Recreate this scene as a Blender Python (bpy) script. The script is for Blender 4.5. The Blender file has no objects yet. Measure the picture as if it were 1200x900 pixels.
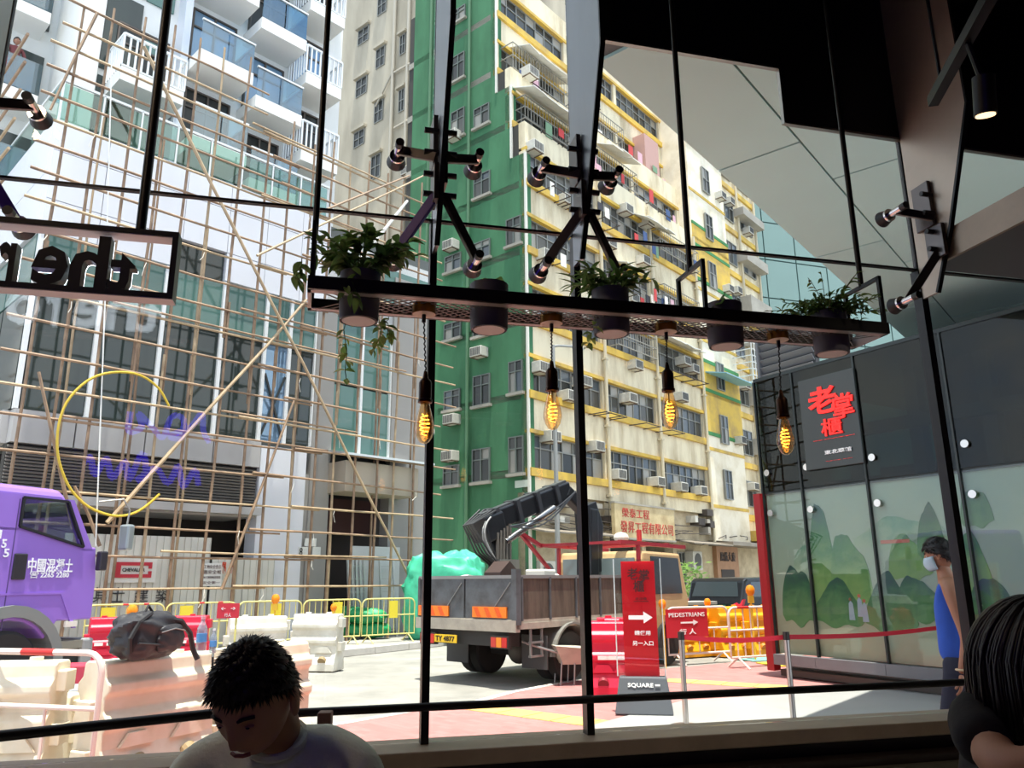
import bpy, bmesh, math, random
from mathutils import Vector, Matrix
random.seed(7)
PI = math.pi
S = bpy.context.scene
C = S.collection

# ---------------------------------------------------------------- camera
F_PX, PITCH, ROLL, CAM_H = 910.0, math.radians(14.2), -0.0078, 1.55
cam_data = bpy.data.cameras.new('camera')
cam_data.sensor_width = 36.0
cam_data.lens = F_PX / 1200 * 36.0
cam_data.clip_start = 0.05
cam_data.clip_end = 500
cam = bpy.data.objects.new('camera', cam_data)
C.objects.link(cam)
CAM_R = Matrix.Rotation(PI / 2 + PITCH, 3, 'X') @ Matrix.Rotation(ROLL, 3, 'Z')
CAM_P = Vector((0, 0, CAM_H))
cam.matrix_world = Matrix.Translation(CAM_P) @ CAM_R.to_4x4()
S.camera = cam

# ---------------------------------------------------------------- sky, sun, exposure
world = bpy.data.worlds.new('world')
S.world = world
world.use_nodes = True
wn, wl = world.node_tree.nodes, world.node_tree.links
wn.clear()
w_out = wn.new('ShaderNodeOutputWorld')
w_bg = wn.new('ShaderNodeBackground')
w_tc = wn.new('ShaderNodeTexCoord')
w_no = wn.new('ShaderNodeTexNoise')
w_no.inputs['Scale'].default_value = 2.2
w_no.inputs['Detail'].default_value = 6
w_no.inputs['Roughness'].default_value = 0.6
w_cr = wn.new('ShaderNodeValToRGB')
w_cr.color_ramp.elements[0].position = 0.40
w_cr.color_ramp.elements[0].color = (0.36, 0.56, 0.90, 1)
w_cr.color_ramp.elements[1].position = 0.58
w_cr.color_ramp.elements[1].color = (1.0, 1.0, 1.0, 1)
wl.new(w_tc.outputs['Generated'], w_no.inputs['Vector'])
wl.new(w_no.outputs['Fac'], w_cr.inputs['Fac'])
wl.new(w_cr.outputs['Color'], w_bg.inputs['Color'])
w_bg.inputs['Strength'].default_value = 1.95
wl.new(w_bg.outputs['Background'], w_out.inputs['Surface'])

sun_data = bpy.data.lights.new('sun', 'SUN')
sun_data.energy = 10.0
sun_data.angle = math.radians(0.6)
sun_data.color = (1.0, 0.95, 0.86)
sun = bpy.data.objects.new('sun', sun_data)
C.objects.link(sun)
SUN_DIR = Vector((0.03, -0.12, 1.0)).normalized()      # towards the sun
sun.rotation_euler = SUN_DIR.to_track_quat('Z', 'Y').to_euler()
sun.location = (0, 0, 60)

vs = S.view_settings
vs.view_transform = 'Standard'
vs.look = 'None'
vs.gamma = 1
vs.use_curve_mapping = False
vs.exposure = 0.0
S.cycles.use_denoising = True
S.cycles.max_bounces = 8
S.cycles.transparent_max_bounces = 16
S.cycles.sample_clamp_indirect = 6.0
S.cycles.caustics_reflective = False
S.cycles.caustics_refractive = False

# ---------------------------------------------------------------- from the picture frame to the place
def ray(px, py):
    return CAM_R @ Vector(((px - 600) / F_PX, (450 - py) / F_PX, -1.0))
def at(px, py, d):
    return CAM_P + ray(px, py) * d
def on_z(px, py, z=0.0):
    r = ray(px, py)
    return CAM_P + r * ((z - CAM_H) / r.z)

class Frame:
    """A vertical reference plane: local x runs along it, local z up, local -y towards the viewer's side."""
    def __init__(s, p, yaw):
        y = math.radians(yaw)
        s.p = Vector((p[0], p[1], 0.0))
        s.u = Vector((math.sin(y), math.cos(y), 0))
        s.n = Vector((math.cos(y), -math.sin(y), 0))
        s.rz = PI / 2 - y
        s.M = Matrix.Translation(s.p) @ Matrix.Rotation(s.rz, 4, 'Z')
    def uv(s, px, py, off=0.0):
        r = ray(px, py)
        t = (s.p + s.n * off - CAM_P).dot(s.n) / r.dot(s.n)
        q = CAM_P + r * t
        return (q - s.p).dot(s.u), q.z - s.p.z
    def w(s, u, z, off=0.0):
        return s.p + s.u * u + s.n * off + Vector((0, 0, z))

# ---------------------------------------------------------------- materials
def lin(c):
    out = []
    for v in c[:3]:
        v = v / 255.0
        out.append(v / 12.92 if v <= 0.04045 else ((v + 0.055) / 1.055) ** 2.4)
    return (*out, 1.0)
MATS = {}
def pm(name, col, rough=0.6, metal=0.0, var=0.0, scale=4.0, col2=None, emit=None, es=0.0, bump=0.0,
       stretch=None, spec=0.5, thr=(0.35, 0.65), detail=5):
    """A procedural surface: a base colour, wear towards a second colour by noise, fine relief."""
    if name in MATS:
        return MATS[name]
    m = bpy.data.materials.new(name)
    m.use_nodes = True
    n, l = m.node_tree.nodes, m.node_tree.links
    b = n['Principled BSDF']
    b.inputs['Base Color'].default_value = lin(col)
    b.inputs['Roughness'].default_value = rough
    b.inputs['Metallic'].default_value = metal
    b.inputs['Specular IOR Level'].default_value = spec
    m.diffuse_color = lin(col)
    if emit:
        b.inputs['Emission Color'].default_value = lin(emit)
        b.inputs['Emission Strength'].default_value = es
    if var or col2 or bump:
        tc = n.new('ShaderNodeTexCoord')
        mp = n.new('ShaderNodeMapping')
        if stretch:
            mp.inputs['Scale'].default_value = stretch
        no = n.new('ShaderNodeTexNoise')
        no.inputs['Scale'].default_value = scale
        no.inputs['Detail'].default_value = detail
        no.inputs['Roughness'].default_value = 0.65
        l.new(tc.outputs['Object'], mp.inputs['Vector'])
        l.new(mp.outputs['Vector'], no.inputs['Vector'])
        if var or col2:
            cr = n.new('ShaderNodeValToRGB')
            c2 = lin(col2) if col2 else tuple(x * (1 - var) for x in lin(col)[:3]) + (1,)
            cr.color_ramp.elements[0].position = thr[0]
            cr.color_ramp.elements[0].color = c2
            cr.color_ramp.elements[1].position = thr[1]
            cr.color_ramp.elements[1].color = lin(col)
            l.new(no.outputs['Fac'], cr.inputs['Fac'])
            l.new(cr.outputs['Color'], b.inputs['Base Color'])
        if bump:
            bp = n.new('ShaderNodeBump')
            bp.inputs['Strength'].default_value = bump
            bp.inputs['Distance'].default_value = 0.02
            l.new(no.outputs['Fac'], bp.inputs['Height'])
            l.new(bp.outputs['Normal'], b.inputs['Normal'])
    MATS[name] = m
    return m

def glass(name, tint, refl=0.06, edge=0.5, rough=0.0, fog=0.0, fogcol=(200, 205, 200)):
    """Clear sheet glass: what lies behind, tinted, under a reflection that grows at grazing angles."""
    if name in MATS:
        return MATS[name]
    m = bpy.data.materials.new(name)
    m.use_nodes = True
    n, l = m.node_tree.nodes, m.node_tree.links
    n.clear()
    out = n.new('ShaderNodeOutputMaterial')
    tr = n.new('ShaderNodeBsdfTransparent')
    tr.inputs['Color'].default_value = lin(tint)
    gl = n.new('ShaderNodeBsdfGlossy')
    gl.inputs['Roughness'].default_value = rough
    gl.inputs['Color'].default_value = (1, 1, 1, 1)
    fr = n.new('ShaderNodeLayerWeight')
    fr.inputs['Blend'].default_value = 0.5
    pw = n.new('ShaderNodeMath'); pw.operation = 'POWER'
    pw.inputs[1].default_value = 4.5
    l.new(fr.outputs['Facing'], pw.inputs[0])
    mr = n.new('ShaderNodeMath'); mr.operation = 'MULTIPLY_ADD'
    mr.inputs[1].default_value = 0.9
    mr.inputs[2].default_value = refl
    mr.use_clamp = True
    l.new(pw.outputs[0], mr.inputs[0])
    mx = n.new('ShaderNodeMixShader')
    l.new(mr.outputs['Value'], mx.inputs['Fac'])
    if fog > 0:
        df = n.new('ShaderNodeBsdfDiffuse')
        df.inputs['Color'].default_value = lin(fogcol)
        m2 = n.new('ShaderNodeMixShader')
        m2.inputs['Fac'].default_value = fog
        l.new(tr.outputs['BSDF'], m2.inputs[1])
        l.new(df.outputs['BSDF'], m2.inputs[2])
        l.new(m2.outputs['Shader'], mx.inputs[1])
    else:
        l.new(tr.outputs['BSDF'], mx.inputs[1])
    l.new(gl.outputs['BSDF'], mx.inputs[2])
    l.new(mx.outputs['Shader'], out.inputs['Surface'])
    m.diffuse_color = (*lin(tint)[:3], 0.2)
    MATS[name] = m
    return m

def translucent(name, col, k=.6):
    """Thin sheet that lets daylight glow through it."""
    m = pm(name, col, .55)
    n, l = m.node_tree.nodes, m.node_tree.links
    b = n['Principled BSDF']
    t = n.new('ShaderNodeBsdfTranslucent'); t.inputs['Color'].default_value = lin(col)
    x = n.new('ShaderNodeMixShader'); x.inputs['Fac'].default_value = k
    l.new(b.outputs['BSDF'], x.inputs[1]); l.new(t.outputs['BSDF'], x.inputs[2])
    l.new(x.outputs['Shader'], n['Material Output'].inputs['Surface'])
    return m

# ---------------------------------------------------------------- mesh building
class MB:
    def __init__(s):
        s.v, s.f = [], []
    def add(s, vs, fs):
        o = len(s.v)
        s.v += [tuple(v) for v in vs]
        s.f += [tuple(i + o for i in f) for f in fs]
        return s
    def box(s, x0, x1, y0, y1, z0, z1):
        if x0 > x1: x0, x1 = x1, x0
        if y0 > y1: y0, y1 = y1, y0
        if z0 > z1: z0, z1 = z1, z0
        return s.add([(x0,y0,z0),(x1,y0,z0),(x1,y1,z0),(x0,y1,z0),(x0,y0,z1),(x1,y0,z1),(x1,y1,z1),(x0,y1,z1)],
                     [(0,3,2,1),(4,5,6,7),(0,1,5,4),(1,2,6,5),(2,3,7,6),(3,0,4,7)])
    def obox(s, c, size, R):
        hx, hy, hz = size[0]/2, size[1]/2, size[2]/2
        c = Vector(c)
        R = R.to_3x3()
        vs = [c + R @ Vector(p) for p in ((-hx,-hy,-hz),(hx,-hy,-hz),(hx,hy,-hz),(-hx,hy,-hz),(-hx,-hy,hz),(hx,-hy,hz),(hx,hy,hz),(-hx,hy,hz))]
        return s.add(vs, [(0,3,2,1),(4,5,6,7),(0,1,5,4),(1,2,6,5),(2,3,7,6),(3,0,4,7)])
    def bar(s, a, b, w, h, up=(0, 0, 1)):
        """A straight bar of rectangular section from a to b."""
        a, b = Vector(a), Vector(b)
        d = (b - a)
        L = d.length
        d.normalize()
        up = Vector(up)
        if abs(d.dot(up)) > 0.98: up = Vector((0, 1, 0))
        x = d.cross(up).normalized()
        z = x.cross(d).normalized()
        R = Matrix((x, d, z)).transposed()
        return s.obox((a + b) / 2, (w, L, h), R)
    def cyl(s, a, b, r0, r1=None, n=10, cap=True):
        a, b = Vector(a), Vector(b)
        r1 = r0 if r1 is None else r1
        d = (b - a).normalized()
        up = Vector((0, 0, 1)) if abs(d.z) < 0.95 else Vector((1, 0, 0))
        x = d.cross(up).normalized()
        y = d.cross(x).normalized()
        vs = []
        for c, r in ((a, r0), (b, r1)):
            for i in range(n):
                t = 2 * PI * i / n
                vs.append(c + x * (r * math.cos(t)) + y * (r * math.sin(t)))
        fs = [(i, (i + 1) % n, n + (i + 1) % n, n + i) for i in range(n)]
        if cap:
            fs += [tuple(range(n - 1, -1, -1)), tuple(range(n, 2 * n))]
        return s.add(vs, fs)
    def tube(s, pts, r, n=8, closed=False, taper=None):
        pts = [Vector(p) for p in pts]
        m = len(pts)
        vs = []
        prev = None
        for i, p in enumerate(pts):
            a = pts[(i - 1) % m] if (closed or i > 0) else p
            b = pts[(i + 1) % m] if (closed or i < m - 1) else p
            d = (b - a).normalized()
            if prev is None:
                up = Vector((0, 0, 1)) if abs(d.z) < 0.9 else Vector((1, 0, 0))
                x = d.cross(up).normalized()
            else:
                x = (prev - d * prev.dot(d)).normalized()
            prev = x
            y = d.cross(x).normalized()
            rr = r if taper is None else r * taper(i / (m - 1))
            for k in range(n):
                t = 2 * PI * k / n
                vs.append(p + x * (rr * math.cos(t)) + y * (rr * math.sin(t)))
        fs = []
        for i in range(m if closed else m - 1):
            j = (i + 1) % m
            for k in range(n):
                fs.append((i * n + k, i * n + (k + 1) % n, j * n + (k + 1) % n, j * n + k))
        if not closed:
            fs += [tuple(range(n - 1, -1, -1)), tuple(range((m - 1) * n, m * n))]
        return s.add(vs, fs)
    def prism(s, poly, vec):
        """A flat polygon (3-D points) pushed along vec."""
        poly = [Vector(p) for p in poly]
        vec = Vector(vec)
        n = len(poly)
        vs = poly + [p + vec for p in poly]
        fs = [tuple(range(n - 1, -1, -1)), tuple(range(n, 2 * n))] + [(i, (i + 1) % n, n + (i + 1) % n, n + i) for i in range(n)]
        return s.add(vs, fs)
    def lathe(s, prof, n=16, c=(0, 0, 0)):
        c = Vector(c)
        vs, fs = [], []
        for r, z in prof:
            for i in range(n):
                t = 2 * PI * i / n
                vs.append(c + Vector((r * math.cos(t), r * math.sin(t), z)))
        for j in range(len(prof) - 1):
            for i in range(n):
                fs.append((j*n + i, j*n + (i+1) % n, (j+1)*n + (i+1) % n, (j+1)*n + i))
        if prof[0][0] > 1e-6: fs.append(tuple(range(n - 1, -1, -1)))
        if prof[-1][0] > 1e-6: fs.append(tuple(range((len(prof)-1)*n, len(prof)*n)))
        return s.add(vs, fs)
    def ball(s, c, r, nu=12, nv=8, sc=(1, 1, 1)):
        c = Vector(c)
        vs, fs = [], []
        for j in range(nv + 1):
            ph = PI * j / nv
            for i in range(nu):
                t = 2 * PI * i / nu
                vs.append(c + Vector((r*sc[0]*math.sin(ph)*math.cos(t), r*sc[1]*math.sin(ph)*math.sin(t), r*sc[2]*math.cos(ph))))
        for j in range(nv):
            for i in range(nu):
                fs.append((j*nu + i, (j+1)*nu + i, (j+1)*nu + (i+1) % nu, j*nu + (i+1) % nu))
        return s.add(vs, fs)
    def mesh(s, name, m, smooth=False, bevel=0.0):
        me = bpy.data.meshes.new(name)
        me.from_pydata(s.v, [], s.f)
        if bevel or smooth:
            bm = bmesh.new()
            bm.from_mesh(me)
            if smooth:
                bmesh.ops.remove_doubles(bm, verts=bm.verts, dist=1e-6)
            if bevel:
                bmesh.ops.bevel(bm, geom=[e for e in bm.edges if e.is_manifold and e.calc_face_angle(0) > 0.5],
                                offset=bevel, segments=2, profile=0.5, affect='EDGES', clamp_overlap=True)
            bm.to_mesh(me)
            bm.free()
        me.materials.append(m)
        if smooth:
            for p in me.polygons: p.use_smooth = True
            try:
                me.set_sharp_from_angle(angle=math.radians(40))
            except Exception:
                pass
        me.update()
        return me
    def build(s, name, m, parent=None, M=None, smooth=False, bevel=0.0):
        return put(name, s.mesh(name, m, smooth, bevel), parent, M)

def put(name, me, parent=None, M=None):
    o = bpy.data.objects.new(name, me)
    C.objects.link(o)
    if parent is not None: o.parent = parent
    if M is not None: o.matrix_local = M
    return o
def tag(o, label=None, cat=None, group=None, kind=None):
    if label: o['label'] = label
    if cat: o['category'] = cat
    if group: o['group'] = group
    if kind: o['kind'] = kind
    return o
def thing(name, label, cat, M=None, group=None, kind=None):
    o = bpy.data.objects.new(name, None)
    C.objects.link(o)
    o.empty_display_size = 0.2
    if M is not None: o.matrix_local = M
    return tag(o, label, cat, group, kind)
def struct(name, M=None):
    o = bpy.data.objects.new(name, None)
    C.objects.link(o)
    if M is not None: o.matrix_local = M
    o['kind'] = 'structure'
    return o
def copy_tree(o, parent=None, M=None, label=None):
    c = o.copy()
    C.objects.link(c)
    if parent is not None: c.parent = parent
    if M is not None: c.matrix_local = M
    if label: c['label'] = label
    for ch in list(o.children):
        copy_tree(ch, c)
    return c
def T(x, y=None, z=None):
    return Matrix.Translation(Vector(x) if y is None else Vector((x, y, z)))
def RZ(a): return Matrix.Rotation(a, 4, 'Z')
def RX(a): return Matrix.Rotation(a, 4, 'X')
def RY(a): return Matrix.Rotation(a, 4, 'Y')
def yawM(p, yaw):
    """Place a thing whose local x points along yaw (degrees clockwise from +Y), as Frame does."""
    return T(Vector((p[0], p[1], p[2] if len(p) > 2 else 0))) @ RZ(PI / 2 - math.radians(yaw))

def text(name, s, size, m, parent=None, M=None, depth=0.004, align='CENTER', bold=0.0, mirror=False, fit=None):
    """Lettering standing in the local x-z plane, facing local -y."""
    cu = bpy.data.curves.new(name, 'FONT')
    cu.body = s
    cu.size = size
    cu.align_x = align
    cu.align_y = 'CENTER'
    cu.extrude = depth / 2
    cu.offset = bold
    cu.resolution_u = 2
    tmp = bpy.data.objects.new(name, cu)
    C.objects.link(tmp)
    dg = bpy.context.evaluated_depsgraph_get()
    me = bpy.data.meshes.new_from_object(tmp.evaluated_get(dg))
    bpy.data.objects.remove(tmp)
    bpy.data.curves.remove(cu)
    me.transform(RX(PI / 2))
    xs = [v.co.x for v in me.vertices] or [0]
    zs = [v.co.z for v in me.vertices] or [0]
    if fit:
        w, h = max(xs) - min(xs), max(zs) - min(zs)
        cx, cz = (max(xs) + min(xs)) / 2, (max(zs) + min(zs)) / 2
        me.transform(Matrix.Diagonal((fit[0] / w, 1, fit[1] / h, 1)) @ T(-cx, 0, -cz))
    if mirror:
        me.transform(Matrix.Diagonal((-1, 1, 1, 1)))
        me.flip_normals()
    me.materials.clear()
    me.materials.append(m)
    me.name = name
    return put(name, me, parent, M)

# ================================================================ the room: window wall, bulkheads, fins
W = Frame((-0.0114, 3.461), 76)          # the glass line; local y < 0 is inside
black = pm('black_paint', (14, 14, 15), 0.55)
black_satin = pm('black_satin_steel', (20, 20, 22), 0.38, 0.3)
dark_brown = pm('dark_brown_wood', (58, 46, 38), 0.5, var=0.25, scale=6, stretch=(1, 8, 8))
sill_m = pm('sill_stone', (158, 140, 118), 0.45, var=0.15, scale=8)
clear = glass('clear_glass', (252, 254, 253), refl=0.025)
steel = pm('brushed_steel', (150, 147, 140), 0.32, 1.0, var=0.12, scale=3, stretch=(1, 1, 12))
fin_m = pm('fin_steel', (142, 146, 152), 0.30, 0.85, var=0.10, scale=2, stretch=(2, 2, 0.6))
fin_brown = pm('fin_bronze_steel', (186, 172, 156), .42, .45, var=.15, scale=1.5)

U0, U1 = -3.3, 3.9                        # room side walls
JO = [-2.25, -0.365, 0.335, 2.33]         # vertical glass joints
CEIL = 5.0
fl = MB().box(U0 - .2, U1 + .2, -6.0, 0.15, 0.05, 0.25).build('floor', pm('room_floor', (186, 176, 160), 0.5, var=.12), None, W.M); tag(fl, kind='structure')
ce = MB().box(U0 - .2, U1 + .2, -6.0, 0.12, CEIL, CEIL + .15).build('ceiling', black, None, W.M); tag(ce, kind='structure')
wb = MB().box(U0 - .2, U1 + .2, -6.2, -6.0, 0.25, CEIL).build('wall_back', pm('room_wall', (126, 118, 110), .8), None, W.M); tag(wb, kind='structure')
wlft = MB().box(U0 - .2, U0, -6.0, 0.12, 0.25, CEIL).build('wall_left', pm('room_wall', (126, 118, 110), .8), None, W.M); tag(wlft, kind='structure')
wrt = MB().box(U1, U1 + .2, -6.0, 0.12, 0.25, CEIL).build('wall_right', pm('room_wall', (126, 118, 110), .8), None, W.M); tag(wrt, kind='structure')

# low wall under the window with its stone sill and an added padded bench
wf = struct('wall_front', W.M)
MB().box(U0, U1, -0.10, 0.10, 0.25, 0.86).build('plinth', dark_brown, wf)
MB().box(U0, U1, -0.16, 0.11, 0.86, 0.92).build('sill', sill_m, wf, bevel=.006)
MB().box(U0, U1, -0.20, -0.10, 0.25, 0.80).build('bench_back_board', pm('bench_brown', (44, 34, 28), .5), wf, bevel=.008)
MB().box(U0, U1, -0.23, -0.20, 0.74, 0.765).build('bench_trim', pm('bench_trim_olive', (92, 88, 70), .5), wf)

MB().box(U0, U1, -.62, -.23, .25, .60).build('added_bench_box', dark_brown, wf)  # unseen bench with pale cushion, added to bounce daylight up to the planter
MB().box(U0, U1, -.64, -.23, .60, .68).build('added_bench_cushion', pm('bounce_linen_pale', (224, 216, 202), .85), wf, bevel=.02)

# the window: panes, joints, transom
w1 = struct('window_1', W.M)
edges = [U0] + JO + [U1]
for i in range(len(edges) - 1):
    a, b = edges[i] + .012, edges[i + 1] - .012
    MB().box(a, b, -.006, .006, 0.925, 3.194).build('pane', clear, w1)
    MB().box(a, b, -.006, .006, 3.206, CEIL - .005).build('pane', clear, w1)
for j in JO:
    wd = .016 if j != JO[-1] else .02
    MB().box(j - wd, j + wd, -.03, .03, 0.92, 3.19).build('mullion', black_satin, w1)
    MB().box(j - .008, j + .008, -.012, .012, 3.21, CEIL).build('joint', black, w1)
MB().box(U0, U1, -.012, .012, 3.194, 3.206).build('transom', black_satin, w1)

# black bulkheads that close the glass above, with their pale metal edge
tr = struct('trim_1', W.M)
MB().box(0.40, 1.58, -.03, -.01, 4.345, CEIL).build('bulkhead', black, tr)
MB().box(0.40, 1.58, -.034, -.008, 4.333, 4.347).build('edge_strip', steel, tr)
MB().box(1.58, U1, -.03, -.01, 4.00, CEIL).build('bulkhead', black, tr)
MB().box(1.58, U1, -.034, -.008, 3.988, 4.002).build('edge_strip', steel, tr)
MB().box(1.566, 1.58, -.034, -.008, 3.99, 4.347).build('edge_strip', steel, tr)

# side canopy running inwards from the right-hand glass joint
tr2 = struct('trim_2', W.M)
MB().box(2.36, U1, -2.2, -.03, 3.20, 3.33).build('canopy_slab', pm('canopy_underside', (70, 76, 82), .5), tr2)
MB().box(2.34, 2.36, -2.2, -.03, 3.18, 3.34).build('canopy_edge', pm('canopy_edge_bronze', (150, 134, 116), .4, .4, var=.15), tr2)

# steel fins standing square to the glass
def fin(u, m, label, top=CEIL):
    t = thing('window_fin', label, 'fin', W.M @ T(u, 0, 0), 'tapered window fins')
    prof = [(-.03, 3.02), (-.13, 3.02), (-.28, 3.34), (-.50, 3.93), (-.50, top), (-.03, top)]
    MB().prism([(-.009, y, z) for y, z in prof], (.018, 0, 0)).build('plate', m, t)
    e = MB()
    for a, b in ((1, 2), (2, 3), (3, 4)):
        e.bar((0, prof[a][0], prof[a][1]), (0, prof[b][0], prof[b][1]), .024, .014, up=(0, 1, 0))
    e.build('edge_trim', black_satin, t)
    return t
fin(-.365, fin_m, 'narrow tapered steel fin above the left four-armed bracket')
fin(.325, fin_m, 'blue-grey tapered steel fin beside the black bulkhead')
fin(2.325, fin_brown, 'wide bronze-grey tapered fin at the right, next to the spotlight', 4.95)
fin(-2.25, fin_m, 'tapered steel fin at the far left edge of the window')

# four-armed glass brackets
rubber = pm('black_rubber', (24, 22, 22), .5)
purple_refl_m = pm('purple_reflection_tint', (62, 40, 120), .35, .2)  # purple light reflected on the steel arm, put into its colour
arm_m = pm('bracket_steel', (96, 90, 88), .30, .9)
chrome = pm('polished_steel', (205, 200, 196), .18, 1.0)
def bracket(u, label, arms=((-1, 1), (1, 1), (-1, -1), (1, -1)), purple=None):
    t = thing('glass_bracket', label, 'bracket', W.M @ T(u, 0, 0), 'four-armed glass brackets')
    hub = MB()
    hub.box(-.035, -.013, -.20, -.08, 3.38, 3.64)
    hub.box(.013, .035, -.20, -.08, 3.30, 3.56); hub.box(-.035, -.013, -.25, -.13, 3.19, 3.37)
    hub.build('clamp_plate', arm_m, t, bevel=.003)
    for k, z in enumerate((3.24, 3.34, 3.45, 3.56)):
        MB().cyl((-.075, -.19, z), (.075, -.19, z), .014, n=10).build('bolt', rubber, t)
    for sx, sz in arms:
        c = Vector((sx * .185, -.06, 3.225 + sz * .255))
        a0 = Vector((sx * .02, -.20, 3.42 if sz > 0 else 3.23))
        a1 = c + Vector((0, -.06, 0))
        a = MB().bar(a0, a1, .022, .045)
        ar = a.build('arm', purple_refl_m if purple == (sx, sz) else arm_m, t, bevel=.004)
        MB().cyl(c + Vector((0, -.10, 0)), c + Vector((0, 0, 0)), .019, n=12).build('pin', chrome, ar, smooth=True)
        MB().cyl(c + Vector((0, -.135, 0)), c + Vector((0, -.10, 0)), .020, n=12).build('pin_cap', rubber, ar, smooth=True)
        MB().cyl(c + Vector((0, 0, 0)), c + Vector((0, .052, 0)), .034, .046, n=16).build('disc', rubber, ar, smooth=True)
        MB().cyl(c + Vector((0, -.012, 0)), c + Vector((0, 0, 0)), .036, n=16).build('ring', chrome, ar, smooth=True)
    return t
bracket(-.365, 'black four-armed glass bracket with one lower arm tinted by a purple reflection', purple=(-1, -1))
bracket(.325, 'black four-armed glass bracket above the long hanging planter, right of the first')
bracket(2.325, 'glass bracket bolted to the wide bronze fin at the right', arms=((-1, 1), (-1, -1)))
bracket(-2.25, 'glass bracket at the left edge above the lettered sign', purple=(1, -1))

# hand rail along the glass
rail_m = pm('rail_black', (26, 24, 24), .4, .4)
hr = thing('hand_rail', 'black tubular hand rail running in front of the window sill', 'rail', W.M)
MB().cyl((-.92, -.10, 1.07), (U1 - .02, -.10, 1.07), .016, n=12).build('tube', rail_m, hr, smooth=True)
for u in JO[1:]:
    MB().cyl((u, -.10, 1.07), (u, -.02, 1.07), .010, n=8).build('wall_bracket', rail_m, hr, smooth=True)
a, b = on_z(-80, 871, 1.07), on_z(262, 835, 1.07)
hr2 = thing('hand_rail', 'black hand rail at the left, passing behind the seated man', 'rail', T(a))
MB().cyl((0, 0, 0), b - a, .018, n=12).build('tube', rail_m, hr2, smooth=True)
for k in (.01, .995):
    p = (b - a) * k
    MB().cyl(p, p - Vector((0, 0, .82)), .011, n=8).build('post', rail_m, hr2, smooth=True)

# ---------------------------------------------------------------- hanging planter shelf
SH = W.M
SOFF = .95
P_U0, P_U1 = -.895, 1.265
PZ = 2.455
planter = thing('hanging_planter', 'long black steel planter shelf with mesh base hanging from rods', 'planter', SH)
pale_under = pm('planter_steel', (44, 43, 46), .45, .5)
yN, yF = -SOFF, -SOFF + .20
MB().box(P_U0, P_U1, yN - .012, yN, PZ, PZ + .045).build('front_rail', black_satin, planter, bevel=.002)
MB().box(P_U0, P_U1, yF, yF + .012, PZ, PZ + .045).build('back_rail', black_satin, planter, bevel=.002)
lipm = pm('steel_bounce_pale', (206, 198, 196), .5, .1)  # pale tone stands in for daylight bounced onto the dark steel
MB().box(P_U0, P_U1, yN, yN + .03, PZ, PZ + .004).build('front_lip', lipm, planter)
MB().box(P_U0, P_U1, yF - .02, yF, PZ, PZ + .004).build('back_lip', lipm, planter)
for u in (P_U0, P_U1 - .012):
    MB().box(u, u + .012, yN, yF, PZ, PZ + .045).build('end_plate', lipm, planter)
# expanded-metal base: crossing strands
ms = MB()
step = .034
n = int((P_U1 - P_U0) / step) + 8
for i in range(-7, n):
    for sgn in (1, -1):
        u = P_U0 + i * step
        x0, x1 = (u, u + .20 * .9) if sgn > 0 else (u + .18, u)
        ya, yb = yN + .02, yF - .012
        if min(x0, x1) < P_U0 + .002 or max(x0, x1) > P_U1 - .002: continue
        ms.bar((x0, ya, PZ + .004), (x1, yb, PZ + .004), .004, .003)
tag(ms.build('mesh_base', pm('mesh_steel', (120, 116, 114), .45, .5), planter), kind='stuff')
def hoop(u, oneside=False):
    h = MB()
    h.bar((u, yN + .0, PZ + .03), (u, yN + .0, PZ + .235), .014, .014)
    h.bar((u, yF, PZ + .03), (u, yF, PZ + .235), .014, .014)
    h.bar((u, yN - .007, PZ + .23), (u, yF + .007, PZ + .23), .014, .014)
    hp = h.build('hoop', black_satin, planter)
    MB().cyl((u, (yN + yF) / 2, PZ + .23), (u, (yN + yF) / 2, CEIL), .011, n=10).build('rod', black_satin, hp, smooth=True)
for u in (P_U0 + .012, .50, P_U1 - .012): hoop(u)

# pots and plants
pot_m = pm('pot_grey', (84, 82, 92), .55)
pot_base = pm('pot_base_bounce_pale', (226, 220, 218), .6)  # pot underside coloured pale, standing in for daylight bounced from below
soil = pm('soil', (40, 30, 24), .9)
leaf_dark = translucent('leaf_dark', (104, 136, 72), .5)
leaf_mid = translucent('leaf_mid', (132, 164, 88), .5)
leaf_lite = translucent('leaf_lite', (162, 186, 104), .45)
stem_m = pm('stem_green', (80, 92, 46), .6)
def leaf_mesh(name, L, wd, m, droop=.35, fold=.25):
    n = 5
    v, f = [], []
    for i in range(n + 1):
        t = i / n
        w = wd * math.sin(PI * min(1, t * .94 + .06)) ** .8 * (1 if t < .95 else .2)
        z = -droop * L * t * t
        v += [(L * t, -w / 2, z + fold * w), (L * t, 0, z), (L * t, w / 2, z + fold * w)]
    for i in range(n):
        a = i * 3
        f += [(a, a + 3, a + 4, a + 1), (a + 1, a + 4, a + 5, a + 2)]
    mb = MB(); mb.add(v, f)
    me = mb.mesh(name, m)
    for p in me.polygons: p.use_smooth = True
    return me
def pot(name, u, label, r=.068, z0=None, h=.165, dy=0.0, cat='planter pot'):
    z0 = PZ - .062 if z0 is None else z0
    y = (yN + yF) / 2 + dy
    t = thing(name, label, 'potted plant', SH @ T(u, y, z0), 'pots in the hanging planter')
    MB().lathe([(r * .90, .004), (r * .93, 0.0), (r * .96, .01), (r, h - .01), (r, h), (r * .93, h), (r * .92, h - .02)], 28).build('pot', pot_m, t, smooth=True)
    MB().lathe([(0.0, -.001), (r * .80, -.001), (r * .80, .004), (0, .004)], 28).build('pot_base', pot_base, t, smooth=True)
    MB().lathe([(0.0, h - .02), (r * .92, h - .02), (r * .92, h - .016), (0, h - .012)], 20).build('soil', soil, t)
    return t, h
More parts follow.
